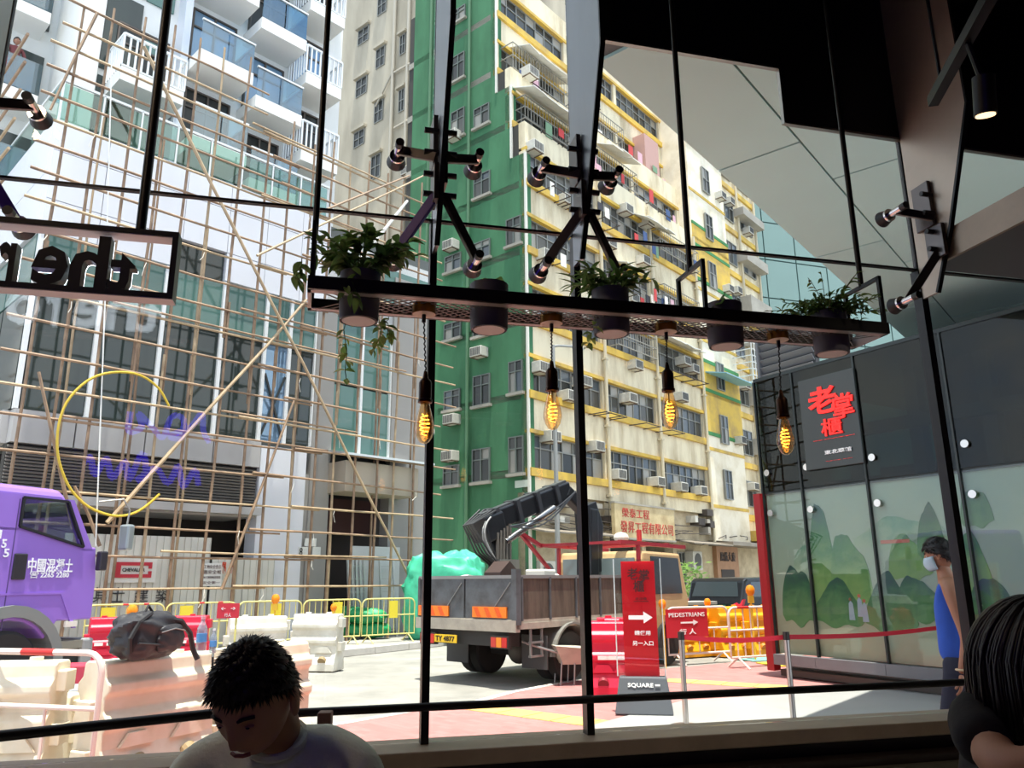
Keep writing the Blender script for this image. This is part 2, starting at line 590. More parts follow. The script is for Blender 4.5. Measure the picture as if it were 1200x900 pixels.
def leaves_on(t, pts, meshes, rnd, tilt=(-.6, .9), size=(.7, 1.2)):
    for p, az in pts:
        M = T(p) @ RZ(az) @ RY(-rnd.uniform(*tilt)) @ RX(rnd.uniform(-.5, .5)) @ Matrix.Scale(rnd.uniform(*size), 4)
        put('leaf', rnd.choice(meshes), t, M)
def stems(t, rnd, n, h0, spread, height, leafs, per=5, curve=1.0, r=.0016, tilt=(-.3, 1.0), size=(.7, 1.2), lean=(0, 0)):
    sm = MB()
    for i in range(n):
        az = rnd.uniform(0, 2 * PI)
        sp = spread * rnd.uniform(.3, 1.0)
        H = height * rnd.uniform(.5, 1.05)
        pts = []
        for k in range(6):
            q = k / 5
            pts.append(Vector((math.cos(az) * (sp * q ** 1.3 + .01) + lean[0] * q, math.sin(az) * (sp * .75 * q ** 1.3 + .01) + lean[1] * q, h0 + H * (q - .35 * curve * q * q))))
        sm.tube(pts, r, 4)
        lp = []
        for k in range(per):
            q = .3 + .7 * (k + rnd.random() * .6) / per
            j = min(4, int(q * 5)); f = min(1, q * 5 - j)
            lp.append((pts[j].lerp(pts[j + 1], f), az + rnd.uniform(-1.5, 1.5)))
        leaves_on(t, lp, leafs, rnd, tilt, size)
    tag(sm.build('stems', stem_m, t), kind='stuff')
def vine(t, rnd, start, drop, leafs, sway=.03, n=8):
    pts = [Vector(start)]
    for k in range(n):
        pts.append(pts[-1] + Vector((rnd.uniform(-sway, sway), rnd.uniform(-.01, .01), -drop / n)))
    v = MB().tube(pts, .0014, 4).build('vine', stem_m, t)
    leaves_on(t, [(p, rnd.uniform(0, 6.28)) for p in pts[1:]] + [(p, rnd.uniform(0, 6.28)) for p in pts[2:]], leafs, rnd, (-.9, .2), (.7, 1.1))

def shelf_u(px, py): return W.uv(px, py, SOFF - .10)[0]
Lv = [leaf_mesh('leaf', .052, .026, leaf_dark), leaf_mesh('leaf', .046, .024, leaf_mid), leaf_mesh('leaf', .05, .022, leaf_dark, .6)]
Lpale = [leaf_mesh('leaf', .042, .024, leaf_mid), leaf_mesh('leaf', .038, .022, leaf_lite)]
Lth = [leaf_mesh('leaf', .085, .016, leaf_dark, .3), leaf_mesh('leaf', .075, .014, leaf_mid, .5)]
Lsm = [leaf_mesh('leaf', .026, .012, leaf_dark), leaf_mesh('leaf', .024, .010, leaf_mid)]
r1 = random.Random(3)
t, h = pot('bushy_vine_plant', shelf_u(421, 358), 'bushy trailing vine in a grey pot at the left end of the planter')
stems(t, r1, 34, h - .02, .20, .25, Lv, per=9, curve=1.2, size=(.8, 1.35))
for (x, y, d) in ((-.05, .03, .22), (.07, .05, .11), (.10, .02, .07)):
    vine(t, r1, (x, y, .03), d, Lpale, .012)
for x, d in ((-.19, .07), (-.02, .12)):
    vine(t, r1, (x, -.115, .16), d, Lv, .02, 6)
t, h = pot('sprouting_plant', shelf_u(573, 356), 'grey pot with short grass-like sprouts, second from the left')
stems(t, r1, 7, h - .03, .06, .06, Lsm, per=3)
leaves_on(t, [(Vector((r1.uniform(-.05, .05), r1.uniform(-.04, .04), h - .02)), r1.uniform(0, 6.28)) for _ in range(26)], Lsm + Lpale, r1, (.5, 1.4), (1.0, 1.5))
t, h = pot('spiky_leaf_plant', shelf_u(716, 372), 'wide dark plant with strappy leaves in the middle pot', z0=PZ - .045)
stems(t, r1, 24, h - .03, .17, .17, Lv + Lth, per=6, curve=1.1)
leaves_on(t, [(Vector((r1.uniform(-.13, .05), r1.uniform(-.06, .06), h + r1.uniform(-.01, .05))), r1.uniform(0, 6.28)) for _ in range(45)], Lth, r1, (-.1, .9))
vine(t, r1, (-.09, -.07, .04), .12, Lpale, .012, 6)
t, h = pot('broad_leaf_plant', shelf_u(849, 378), 'grey pot with a few upright broad leaves, fourth from the left')
big = [leaf_mesh('leaf', .10, .04, leaf_mid, .1), leaf_mesh('leaf', .07, .045, leaf_dark, .5)]
leaves_on(t, [(Vector((-.01, 0, h - .02)), .4)], big[:1], r1, (1.25, 1.35), (.8, .85))
leaves_on(t, [(Vector((-.03, -.02, h - .02)), 2.9), (Vector((-.02, -.04, h - .02)), 3.8), (Vector((.02, .02, h - .02)), .3)], big[1:], r1, (.0, .4), (.9, 1.1))
leaves_on(t, [(Vector((.035, 0, h - .02)), r1.uniform(0, 6.28)) for _ in range(9)], Lsm, r1, (.6, 1.4), (1.0, 1.6))
t, h = pot('feathery_plant', shelf_u(972, 384), 'feathery fine-leaved plant in the pot at the right end of the planter')
stems(t, r1, 34, h - .03, .20, .13, Lsm, per=13, curve=1.1, tilt=(-.5, 1.2), size=(.9, 1.5))
stems(t, r1, 5, h - .03, .20, .30, Lsm, per=6, curve=.7, size=(1.0, 1.6), lean=(.05, 0))
for i in range(2): stems(t, r1, 10, h - .03, .24, .11, Lv, per=8, curve=1.6, size=(.4, .65), lean=(-.05 + .1 * i, -.02))

# ---------------------------------------------------------------- filament pendants under the planter
brass = pm('brass', (150, 104, 48), .3, 1.0)
bronze = pm('dark_bronze', (58, 38, 26), .35, .9)
amber = glass('amber_bulb_glass', (255, 232, 196), refl=0.10, fog=.03, fogcol=(255, 214, 150))
fil_m = pm('filament_glow', (255, 190, 90), .5, emit=(255, 186, 72), es=8.0)
canopy_in = pm('pendant_canopy_face', (225, 205, 180), .5)
def pendant(cpx, cpy, bpx, bpy_, label, swing=0.0):
    u, _ = W.uv(cpx, cpy, SOFF - .10)
    ub, zb = W.uv(bpx, bpy_, SOFF - .10)
    y = (yN + yF) / 2
    t = thing('pendant_lamp', label, 'lamp', SH @ T(u, y, 0), 'filament pendants under the planter')
    MB().lathe([(.040, PZ - .022), (.041, PZ + .012), (.0, PZ + .012)], 24).build('canopy_cup', brass, t, smooth=True)
    MB().lathe([(.0, PZ - .0225), (.039, PZ - .0225), (.039, PZ - .018), (0, PZ - .018)], 24).build('canopy_face', canopy_in, t)
    dx = ub - u
    zt = zb + .245
    MB().cyl((0, 0, PZ - .05), (0, 0, PZ - .02), .007, n=8).build('strain_relief', black, t)
    cord = MB()
    pts1 = []
    for k in range(60):
        q = k / 59
        z = PZ - .04 + (zt - PZ + .04) * q
        pts1.append(Vector((dx * q + .0018 * math.cos(q * 60), .0018 * math.sin(q * 60), z)))
    cord.tube(pts1, .0026, 5)
    cord.build('cord', black, t)
    S0 = T(dx, 0, zb)
    MB().lathe([(.0, .245), (.006, .245), (.010, .222), (.018, .214), (.0215, .205), (.0215, .150), (.024, .148), (.024, .138), (.020, .136), (.0, .136)], 20).build('socket', bronze, t, S0, smooth=True)
    b = MB().lathe([(.0, .0), (.008, .001), (.016, .006), (.026, .022), (.032, .045), (.031, .062), (.026, .090), (.019, .118), (.015, .136)], 22).build('bulb', amber, t, S0, smooth=True)
    pts = []
    for k in range(90):
        q = k / 89
        a = q * 2 * PI * 5.5
        rr = .0125 * (.6 + .7 * math.sin(PI * q))
        pts.append(Vector((rr * math.cos(a), rr * math.sin(a), .028 + .072 * q)))
    MB().tube(pts, .0013, 5).build('filament', fil_m, b)
    MB().cyl((0, 0, .03), (0, 0, .136), .0022, n=6).build('stem', pm('bulb_stem', (200, 180, 140), .3), b)
pendant(497, 360, 497, 520, 'filament pendant at the left, in front of the bamboo scaffold')
pendant(646, 370, 648, 504, 'filament pendant second from the left, beside the dark window joint')
pendant(780, 380, 786, 503, 'filament pendant third from the left, in front of the yellow-banded facade')
pendant(911, 390, 922, 533, 'filament pendant at the right, before the restaurant with the red sign')

# ---------------------------------------------------------------- framed letter sign (reads from the street)
sg = thing('letter_sign', 'black box-frame sign with mirrored cut-out letters hanging at the left', 'sign', W.M)
so = -.31
sx0, sx1 = -3.28, W.uv(209, 300, .28)[0]
sz0, sz1 = W.uv(205, 350, .31)[1], W.uv(209, 272, .31)[1]
fm = MB()
fm.box(sx0, sx1, so, so + .075, sz1 - .022, sz1)
fm.build('frame_top', black_satin, sg)
MB().box(sx0, sx1, so, so + .075, sz0, sz0 + .022).build('frame_bottom', black_satin, sg)
MB().box(sx1 - .022, sx1, so, so + .075, sz0 + .022, sz1 - .022).build('frame_end', black_satin, sg)
MB().box(sx0, sx0 + .022, so, so + .075, sz0 + .022, sz1 - .022).build('frame_end', black_satin, sg)
MB().box(sx0, sx1, so + .002, so + .073, sz0 - .004, sz0).build('frame_underside', lipm, sg)  # black frame's underside coloured pale in place of bounced daylight
MB().box(sx0 + .022, sx1 - .022, so + .002, so + .073, sz1 - .026, sz1 - .022).build('frame_underside', lipm, sg)
ur = W.uv(166, 262, .27)[0]
MB().cyl((ur, so + .035, sz1), (ur, so + .035, CEIL), .019, n=10).build('rod', black_satin, sg, smooth=True)
MB().cyl((-3.1, so + .035, sz1), (-3.1, so + .035, CEIL), .019, n=10).build('rod', black_satin, sg, smooth=True)
white_face = pm('letter_face_added_glow', (240, 244, 248), .4, emit=(225, 238, 250), es=6.0)  # glow added so the letters show reflected in the window
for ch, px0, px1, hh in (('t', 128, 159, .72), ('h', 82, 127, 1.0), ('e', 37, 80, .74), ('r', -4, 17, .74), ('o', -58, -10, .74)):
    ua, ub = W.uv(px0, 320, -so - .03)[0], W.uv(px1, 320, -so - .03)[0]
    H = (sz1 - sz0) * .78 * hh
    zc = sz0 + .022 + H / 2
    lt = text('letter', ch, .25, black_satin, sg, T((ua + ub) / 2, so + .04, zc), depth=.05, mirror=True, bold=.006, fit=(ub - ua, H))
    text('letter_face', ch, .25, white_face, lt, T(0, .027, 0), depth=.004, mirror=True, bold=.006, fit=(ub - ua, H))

# spotlight on its track, ceiling at the right
spt = thing('spotlight', 'black cylinder spotlight with warm lit face by the bronze fin', 'spotlight', T(at(1155, 136, 2.55)))
d = Vector((-.05, -.25, 1)).normalized()
MB().cyl(d * .004, d * .13, .034, n=20).build('housing', black_satin, spt, smooth=True)
MB().cyl((0, 0, 0), d * .006, .029, n=20).build('lit_face', pm('spot_glow', (255, 225, 180), .5, emit=(255, 214, 160), es=2.2), spt)
MB().cyl(d * .10, d * .10 + Vector((-.03, .0, .17)), .01, n=8).build('stalk', black_satin, spt)
sl = bpy.data.lights.new('spot_light', 'SPOT'); sl.energy = 14; sl.color = (1, .84, .66); sl.spot_size = 1.6; sl.spot_blend = .6; sl.shadow_soft_size = .03
slo = bpy.data.objects.new('spot_light', sl); C.objects.link(slo); slo.parent = spt; slo.location = -d * .012; slo.rotation_euler = d.to_track_quat('Z', 'Y').to_euler()
tp = at(1155, 136, 2.55) + d * .10 + Vector((-.03, 0, .16))
trk = thing('light_track', 'dark lighting track above the spotlight', 'track', T(tp))
MB().bar((-.12, -.6, .018), (.07, .35, .018), .035, .04).build('track_rail', black_satin, trk)
for k in (-.5, .25):
    MB().cyl((k * .2, k, .03), (k * .2, k, CEIL - tp.z), .006, n=6).build('hanger', black_satin, trk)

# unseen warm ceiling lamps, added to brighten the sitters and the room
for k, (u, y) in enumerate(((-3.05, -1.2), (-3.05, -2.6))):
    lab = ('nearer the window', 'further from the window')[k]
    t = thing('added_ceiling_lamp', 'unseen round warm ceiling lamp added by the left wall, ' + lab, 'lamp', W.M @ T(u, y, 0), 'added unseen ceiling lamps')
    MB().lathe([(.0, CEIL - .10), (.16, CEIL - .10), (.17, CEIL - .08), (.17, CEIL), (0, CEIL)], 24).build('housing', black_satin, t, smooth=True)
    MB().lathe([(.0, CEIL - .104), (.15, CEIL - .104), (.15, CEIL - .10), (0, CEIL - .10)], 24).build('diffuser', pm('added_lamp_diffuser', (255, 232, 205), .5, emit=(255, 222, 186), es=60.0), t)

# ================================================================ the street: ground
def paver_mat(name, c1, c2, cm, sx, sy):
    m = bpy.data.materials.new(name); m.use_nodes = True
    n, l = m.node_tree.nodes, m.node_tree.links
    b = n['Principled BSDF']; b.inputs['Roughness'].default_value = .8
    tc = n.new('ShaderNodeTexCoord'); mp = n.new('ShaderNodeMapping')
    mp.inputs['Rotation'].default_value = (0, 0, math.radians(48))
    br = n.new('ShaderNodeTexBrick')
    br.inputs['Color1'].default_value = lin(c1); br.inputs['Color2'].default_value = lin(c2); br.inputs['Mortar'].default_value = lin(cm)
    br.inputs['Scale'].default_value = 1.0; br.inputs['Brick Width'].default_value = sx; br.inputs['Row Height'].default_value = sy
    br.inputs['Mortar Size'].default_value = .006
    no = n.new('ShaderNodeTexNoise'); no.inputs['Scale'].default_value = 1.3; no.inputs['Detail'].default_value = 6
    mx = n.new('ShaderNodeMixRGB'); mx.blend_type = 'MULTIPLY'; mx.inputs['Fac'].default_value = .2
    l.new(tc.outputs['Object'], mp.inputs['Vector']); l.new(mp.outputs['Vector'], br.inputs['Vector']); l.new(tc.outputs['Object'], no.inputs['Vector'])
    l.new(br.outputs['Color'], mx.inputs['Color1']); l.new(no.outputs['Fac'], mx.inputs['Color2']); l.new(mx.outputs['Color'], b.inputs['Base Color'])
    return m
road_m = pm('road_concrete', (158, 155, 147), .85, scale=.9, col2=(122, 120, 114), thr=(.3, .7), bump=.15, detail=9)
rd = MB().box(-60, 60, 3.2, 140, -.3, -.02).build('road', road_m); tag(rd, kind='structure')
pink_m = paver_mat('pink_pavers', (186, 126, 122), (172, 112, 108), (160, 116, 110), .2, .1)
def slab(name, pts, z0, z1, m):
    return tag(MB().prism([(p[0], p[1], z0) for p in pts], (0, 0, z1 - z0)).build(name, m), kind='structure')
pk = [(-3.4, 7.9), (-2.01, 9.37), (-1.29, 10.22), (-.49, 11.01), (-.03, 11.87), (.99, 13.19), (2.37, 14.55), (5.6, 16.6), (13, 24), (22, 20), (9, 5.6), (-3.4, 3.3)]
slab('pavement', pk, -.25, 0.0, pink_m)
kerb_m = pm('kerb_granite', (206, 200, 192), .8, var=.15, scale=5)
for i in range(len(pk) - 6):
    a, b = Vector((*pk[i], 0)), Vector((*pk[i + 1], 0))
    L = (b - a).length; nseg = max(1, round(L / 1.0))
    for k in range(nseg):
        p, q = a.lerp(b, (k + .01) / nseg), a.lerp(b, (k + .99) / nseg)
        kb = MB().bar(p + Vector((0, 0, -.06)), q + Vector((0, 0, -.06)), .13, .13).build('kerbstone', kerb_m, bpy.data.objects['pavement'])
# yellow tactile strips and the smooth forecourt slab
tact = pm('tactile_yellow', (224, 186, 104), .7, var=.12, scale=3)
def strip(pa, pb, wd):
    a, b = on_z(*pa), on_z(*pb)
    d = (b - a).normalized(); nn = Vector((-d.y, d.x, 0)) * wd / 2
    L = (b - a).length; k = int(L / .4)
    for i in range(k):
        p, q = a.lerp(b, (i + .02) / k), a.lerp(b, (i + .98) / k)
        MB().prism([p - nn, q - nn, q + nn, p + nn], (0, 0, .006)).build('tactile_tile', tact, bpy.data.objects['pavement'])
strip((535, 826), (730, 852), .42)
strip((780, 797), (925, 806), .42)
fore = [on_z(690, 852), on_z(800, 822), on_z(905, 815), on_z(928, 806), on_z(1140, 812), on_z(1300, 840), on_z(1250, 930), on_z(660, 905)]
slab('forecourt', [(p.x, p.y) for p in fore], -.2, .012, pm('forecourt_stone', (168, 168, 166), .35, var=.1, scale=1.5))
# far pavement before the scaffolded building
fp = [(-24, 2.5), (-6.5, 14.0), (-4.44, 16.58), (-1.9, 20.2), (-.2, 24), (1.0, 29.5), (-12, 42), (-44, 20)]
slab('pavement_far', fp, -.2, .12, pm('far_pavement', (160, 157, 150), .85, var=.15, scale=1.2))
fpo = bpy.data.objects['pavement_far']
for i in range(1, 5):
    a, b = Vector((*fp[i], 0)), Vector((*fp[i + 1], 0))
    nseg = max(1, round((b - a).length / 1.0))
    for k in range(nseg):
        p, q = a.lerp(b, (k + .01) / nseg), a.lerp(b, (k + .99) / nseg)
        MB().bar(p + Vector((0, 0, .06)), q + Vector((0, 0, .06)), .14, .14).build('kerbstone', kerb_m, fpo)

# ================================================================ soffit over the forecourt
soff = struct('soffit')
SZ = 5.6
E1 = Vector((.86, 5.63, 0)); ed = Vector((8.16, 9.94, 0)).normalized(); en = Vector((ed.y, -ed.x, 0))
def sp(a, o, z=SZ): 
    p = E1 + ed * a + en * o
    return Vector((p.x, p.y, z))
A0 = on_z(700, 74, SZ); a0 = (A0 - E1).dot(ed)
soff_m = pm('soffit_panel', (190, 218, 210), .5, var=.06, scale=.8)
joint_m = pm('soffit_joint', (92, 94, 92), .6)
MB().prism([sp(a0, 0, SZ + .03), sp(46, 0, SZ + .03), sp(46, 14, SZ + .03), sp(-2.0, 6.0, SZ + .03), W.w(2.6, SZ + .03, -.30), W.w(.34, SZ + .03, -.30)], (0, 0, .5)).build('slab', joint_m, soff)
strips = [(0, .83, 2.0), (.85, 2.5, 2.94), (2.52, 4.2, 2.0), (4.22, 5.9, 2.94), (5.92, 13.5, 2.0)]
wq, wn_ = W.p + W.n * -.3, W.n
for o0, o1, ph in strips:
    cuts = [ph - 2.9 * 2 + 2.9 * k for k in range(0, 20)]
    for k in range(len(cuts) - 1):
        lo, hi = cuts[k] + .014, cuts[k + 1] - .014
        # stop at the window line
        def first(o):
            p0 = E1 + en * o
            return (wq - p0).dot(wn_) / ed.dot(wn_)
        m0 = max(a0, first(o0)); m1 = max(a0, first(o1))
        l0, l1 = max(lo, m0), max(lo, m1)
        if l0 >= hi - .05 or l1 >= hi - .05: continue
        MB().prism([sp(l0, o0), sp(hi, o0), sp(hi, o1), sp(l1, o1)], (0, 0, .035)).build('panel', soff_m, soff)

# ================================================================ restaurant pavilion with the mural glass
R = Frame((5.02, 12.24), 148)
rest = thing('restaurant_pavilion', 'glass-fronted restaurant pavilion with a landscape mural, at the right', 'building', R.M)
grey_base = pm('restaurant_base', (112, 112, 116), .5, var=.1)
dk_frame = pm('restaurant_frame', (52, 58, 58), .4, .5)
ru = [-1.36, R.uv(944, 610)[0], R.uv(1022, 610)[0], R.uv(1133, 610)[0], 3.3, 5.2]
RZT = 4.92
tint = glass('restaurant_glass', (150, 165, 160), refl=.025)
mural_glass = glass('mural_glass', (250, 253, 251), refl=.03)
MB().box(-1.36, 5.2, -.02, 6, RZT, RZT + .06).build('roof', dk_frame, rest)
MB().box(-1.36, 5.2, 5.8, 6, 0, RZT).build('back_wall', pm('restaurant_inner', (42, 44, 44), .8), rest)
MB().box(5.1, 5.25, 0, 6, 0, RZT).build('side_wall', pm('restaurant_inner', (42, 44, 44), .8), rest)
MB().box(-1.36, 5.2, .05, 6, .02, .12).build('inner_floor', pm('restaurant_floor', (70, 64, 58), .5), rest)
for i in range(5):
    a, b = ru[i] + .015, ru[i + 1] - .015
    bs = MB().prism([(a - .012, -.10, .36), (b + .012, -.10, .36), (b + .012, -.10, .20), (a - .012, -.10, .20)], (0, .12, 0))
    bs.build('base_panel', grey_base, rest)
    MB().box(a, b, -.006, .006, .37, 2.95).build('pane', mural_glass, rest)
    MB().box(a, b, -.006, .006, 2.98, RZT).build('pane', tint, rest)
    MB().box(a - .03, a, -.03, .03, .36, RZT).build('joint', dk_frame, rest)
    for z in (2.62, 3.30, ):
        for s in (.13,):
            d = MB().cyl((a + s, -.05, z), (a + s, .02, z), .055, n=14).build('glass_clamp', chrome, rest, smooth=True)
MB().box(-1.36, 5.2, .02, .06, 2.93, 2.98).build('rail', dk_frame, rest)
MB().box(-1.36, 5.2, .30, 6, 0, .22).build('plinth', pm('plinth_stone', (168, 160, 150), .6), rest)
MB().box(-1.50, -1.36, -.10, .06, .10, 2.96).build('red_post', pm('red_post', (150, 28, 34), .4), rest)
# side return facing the street
MB().box(-1.36, -1.34, .06, 6, .36, 2.95).build('side_pane', tint, rest)
MB().box(-1.36, -1.34, .06, 6, 2.98, RZT).build('side_pane', tint, rest)
# a band of shelving and warm lamps inside
MB().box(-1.2, 5, 3.2, 3.4, .2, 3.6).build('inner_screen', pm('inner_screen', (96, 50, 34), .6, var=.3, scale=2), rest)
for u_ in (-.6, .55, 1.7, 2.9):
    MB().box(u_, u_ + .22, 1.4, 1.6, .12, RZT).build('inner_column', pm('inner_column', (110, 114, 112), .6), rest)
MB().box(-1.3, 5.1, 1.2, 1.35, 3.9, 4.1).build('inner_beam', pm('inner_column', (110, 114, 112), .6), rest)
MB().box(-1.3, 5.1, 1.6, 3.2, 3.0, 3.25).build('inner_bulkhead', pm('inner_red', (140, 54, 40), .6), rest)
lampm = pm('inner_lamp', (255, 220, 170), .5, emit=(255, 205, 140), es=6.0)
for u, z, y in ((.2, 3.2, 1.8), (1.4, 3.1, 2.4), (2.4, 3.25, 1.6), (3.6, 3.2, 2.0)):
    MB().ball((u, y, z), .05, 10, 8).build('inner_lamp', lampm, rest, smooth=True)
# printed landscape behind the lower glass
def mural_grad(name, top, mid, bot, z0, z1):
    m = bpy.data.materials.new(name); m.use_nodes = True
    n, l = m.node_tree.nodes, m.node_tree.links
    b = n['Principled BSDF']; b.inputs['Roughness'].default_value = .7
    tc = n.new('ShaderNodeTexCoord'); sx = n.new('ShaderNodeSeparateXYZ'); no = n.new('ShaderNodeTexNoise')
    no.inputs['Scale'].default_value = 5; no.inputs['Detail'].default_value = 4; no.inputs['Distortion'].default_value = .8
    ad = n.new('ShaderNodeMath'); ad.operation = 'MULTIPLY_ADD'; ad.inputs[1].default_value = .9; 
    mr = n.new('ShaderNodeMapRange'); mr.inputs['From Min'].default_value = z0 + .45; mr.inputs['From Max'].default_value = z1 + .45
    cr = n.new('ShaderNodeValToRGB'); e = cr.color_ramp.elements
    e[0].position = 0.05; e[0].color = lin(bot); e[1].position = .95; e[1].color = lin(top)
    k = e.new(.5); k.color = lin(mid)
    l.new(tc.outputs['Object'], sx.inputs[0]); l.new(tc.outputs['Object'], no.inputs['Vector'])
    l.new(no.outputs['Fac'], ad.inputs[0]); l.new(sx.outputs['Z'], ad.inputs[2]); l.new(ad.outputs[0], mr.inputs['Value'])
    l.new(mr.outputs['Result'], cr.inputs['Fac']); l.new(cr.outputs['Color'], b.inputs['Base Color'])
    return m
paper = mural_grad('mural_ground', (142, 160, 148), (140, 158, 142), (160, 156, 134), .3, 3.0)
mu = MB().box(-1.34, 5.1, .05, .08, .37, 2.95).build('mural', paper, rest)
hills = []
rm = random.Random(11)
green_hill = mural_grad('mural_hill_print', (24, 78, 80), (46, 112, 62), (112, 146, 84), .0, 1.4)
blue_hill = mural_grad('mural_far_print', (70, 118, 112), (96, 140, 120), (136, 158, 136), .0, .8)
dark_hill = mural_grad('mural_dark_print', (20, 60, 62), (34, 88, 60), (80, 122, 76), .0, .9)
def hill(px, pyb, wpx, hpx, m, peaks=3, yo=.045):
    u, z = R.uv(px, pyb, -.05); u2 = R.uv(px + wpx, pyb, -.05)[0]; z2 = R.uv(px, pyb - hpx, -.05)[1]
    w, h = u2 - u, z2 - z
    pts = [(0, 0, 0)]
    N = 26
    ph = [rm.uniform(0, 6) for _ in range(3)]
    for i in range(N + 1):
        t = i / N
        env = math.sin(PI * t) ** .55
        f = env * (.86 + .12 * math.sin(t * PI * peaks + ph[0]) + .03 * math.sin(t * 17 + ph[1]) + .012 * math.sin(t * 41 + ph[2]))
        pts.append((w * t, 0, h * max(0.02, f)))
    pts.append((w, 0, 0))
    for i in range(1, 12):
        t = 1 - i / 12
        pts.append((w * t, 0, -h * (.16 * math.sin(PI * t) ** .6 + .05 * math.sin(t * 13 + ph[0]))))
    ob = MB().prism([(p[0], 0, p[2]) for p in pts], (0, .004, 0)).build('landscape_print', m, mu, T(u, yo, z))
hill(1000, 640, 120, 34, blue_hill, 4, .046); hill(1040, 660, 95, 30, blue_hill, 3, .046); hill(930, 668, 60, 40, blue_hill, 3, .046)
hill(949, 690, 34, 108, green_hill, 1.2, .043); hill(975, 700, 50, 88, green_hill, 2, .042)
hill(1042, 672, 52, 52, green_hill, 2, .042); hill(1076, 650, 34, 66, dark_hill, 1.5, .041); hill(1050, 720, 60, 50, dark_hill, 2, .040)
hill(918, 720, 40, 70, dark_hill, 2, .041); hill(955, 725, 60, 50, dark_hill, 3, .040); hill(1015, 730, 62, 62, dark_hill, 3, .040)
hill(1118, 690, 48, 70, green_hill, 2, .042); hill(1126, 612, 40, 44, dark_hill, 3, .041); hill(1125, 735, 80, 60, dark_hill, 2, .040)
stroke = pm('mural_white_print', (214, 214, 200), .8); figc = pm('mural_grey_print', (150, 160, 176), .8); rdp = pm('mural_red_print', (176, 96, 80), .8)
for px, py, m in ((998, 712, figc), (1008, 708, figc), (1014, 714, figc)):
    u, z = R.uv(px, py, -.05)
    MB().prism([(u - .05, .038, z - .18), (u + .05, .038, z - .18), (u + .035, .038, z + .06), (u, .038, z + .10), (u - .035, .038, z + .06)], (0, .004, 0)).build('figure_print', m, mu)
    MB().cyl((u, .040, z + .12), (u, .044, z + .12), .028, n=10).build('figure_head_print', rdp, mu)
u, z = R.uv(1040, 637, -.05); MB().box(u - .1, u + .35, .038, .042, z, z + .05).build('boat_print', rdp, mu)
# red brush characters on the dark glass
red_neon = pm('red_sign_letters', (236, 44, 36), .4, emit=(255, 30, 24), es=.7)
wht = pm('white_letters', (240, 240, 240), .5)
rs = thing('restaurant_sign', 'dark glass sign with red brush-style Chinese characters', 'sign', R.M)
su0, sz0_ = R.uv(943, 545, .08); su1, sz1_ = R.uv(1006, 440, .08)
MB().box(R.uv(940, 500, .05)[0], R.uv(1008, 500, .05)[0], -.06, -.03, R.uv(975, 548, .05)[1], R.uv(975, 437, .05)[1]).build('backing', pm('sign_backing', (44, 50, 50), .2), rs, bevel=.012)
def rtext(s, x0, y0, x1, y1, m, bold=0.0, dep=.02):
    ua, za = R.uv(x0, y1, .09); ub, zb = R.uv(x1, y0, .09)
    return text('letter', s, .3, m, rs, T((ua + ub) / 2, -.08, (za + zb) / 2), depth=dep, bold=bold, fit=(abs(ub - ua), abs(zb - za)))
rtext('老', 948, 449, 977, 488, red_neon, .008); rtext('掌', 977, 458, 998, 492, red_neon, .005); rtext('櫃', 963, 487, 985, 512, red_neon, .003)
rtext('lao.zhang.gui', 953, 509, 1001, 517, red_neon, .003, .01); rtext('東北菜館', 966, 523, 997, 533, wht, .006, .01)
rtext('dong bei', 967, 536, 998, 541, red_neon, .0, .01)

# louvred screen standing behind the pavilion's corner
lv = Frame(at(930, 560, 19), 148)
ls = thing('louvre_screen', 'tall grey louvre screen behind the restaurant corner', 'screen', lv.M)
lm_ = pm('louvre_grey', (112, 114, 118), .5, .3)
lz0, lz1 = 0.0, lv.uv(915, 378)[1]
lx0, lx1 = lv.uv(896, 480)[0], .9
MB().box(lx0 - .05, lx1, .1, .25, lz0, lz1).build('backing', pm('louvre_back', (60, 62, 64), .7), ls)
for k in range(int((lz1 - 3.0) / .2)):
    z = 3.0 + k * .2
    MB().obox(((lx0 + lx1) / 2, .02, z), (lx1 - lx0, .02, .17), RX(.6)).build('slat', lm_, ls)
MB().box(lx0 - .06, lx0, -.08, .12, lz0, lz1).build('frame_post', lm_, ls)

# teal glass tower at the end of the street
TW = Frame(at(884, 600, 62), 72)
tw = thing('glass_tower', 'teal curtain-wall tower beyond the end of the street', 'building', TW.M)
teal = pm('teal_glass', (112, 142, 136), .25, .0, var=.12, scale=.12, spec=.8)
MB().box(0, 26, .1, 12, 0, 52).build('core', pm('tower_core', (60, 84, 80), .5), tw)
pane_me = MB().box(.06, 3.19, -.02, .12, .06, 3.54).mesh('pane', teal)
for i in range(8):
    for k in range(14):
        put('pane', pane_me, tw, T(i * 3.25, 0, k * 3.6))
MB().box(-.6, 0, -.15, 12, 0, 52).build('edge_column', pm('tower_edge', (58, 66, 68), .5), tw)

# ================================================================ cream walk-up block with yellow bands
Y = Frame((.656, 31.27), 40.4)
cream = pm('cream_render', (230, 217, 186), .85, scale=1.1, col2=(170, 150, 116), thr=(.26, .56), stretch=(1, 1, .22), detail=10)
yellow = pm('yellow_band', (212, 176, 74), .75, scale=.9, col2=(172, 142, 84), thr=(.32, .56), detail=9)
conc = pm('grey_concrete', (168, 162, 150), .85, var=.25, scale=.8)
frame_m = pm('window_frame_grey', (138, 138, 132), .5, .1)
g1 = pm('pane_dark', (46, 48, 46), .25, spec=.35); g2 = pm('pane_blue', (84, 92, 98), .2, spec=.45)
g3 = pm('pane_curtain', (150, 146, 136), .3); g4 = pm('pane_mid', (78, 78, 74), .25, spec=.35)
PANES = [g1, g1, g2, g3, g4, g4]
rb = random.Random(5)
yb = thing('cream_apartment_block', 'cream apartment block with yellow window bands and many air conditioners', 'building', Y.M)
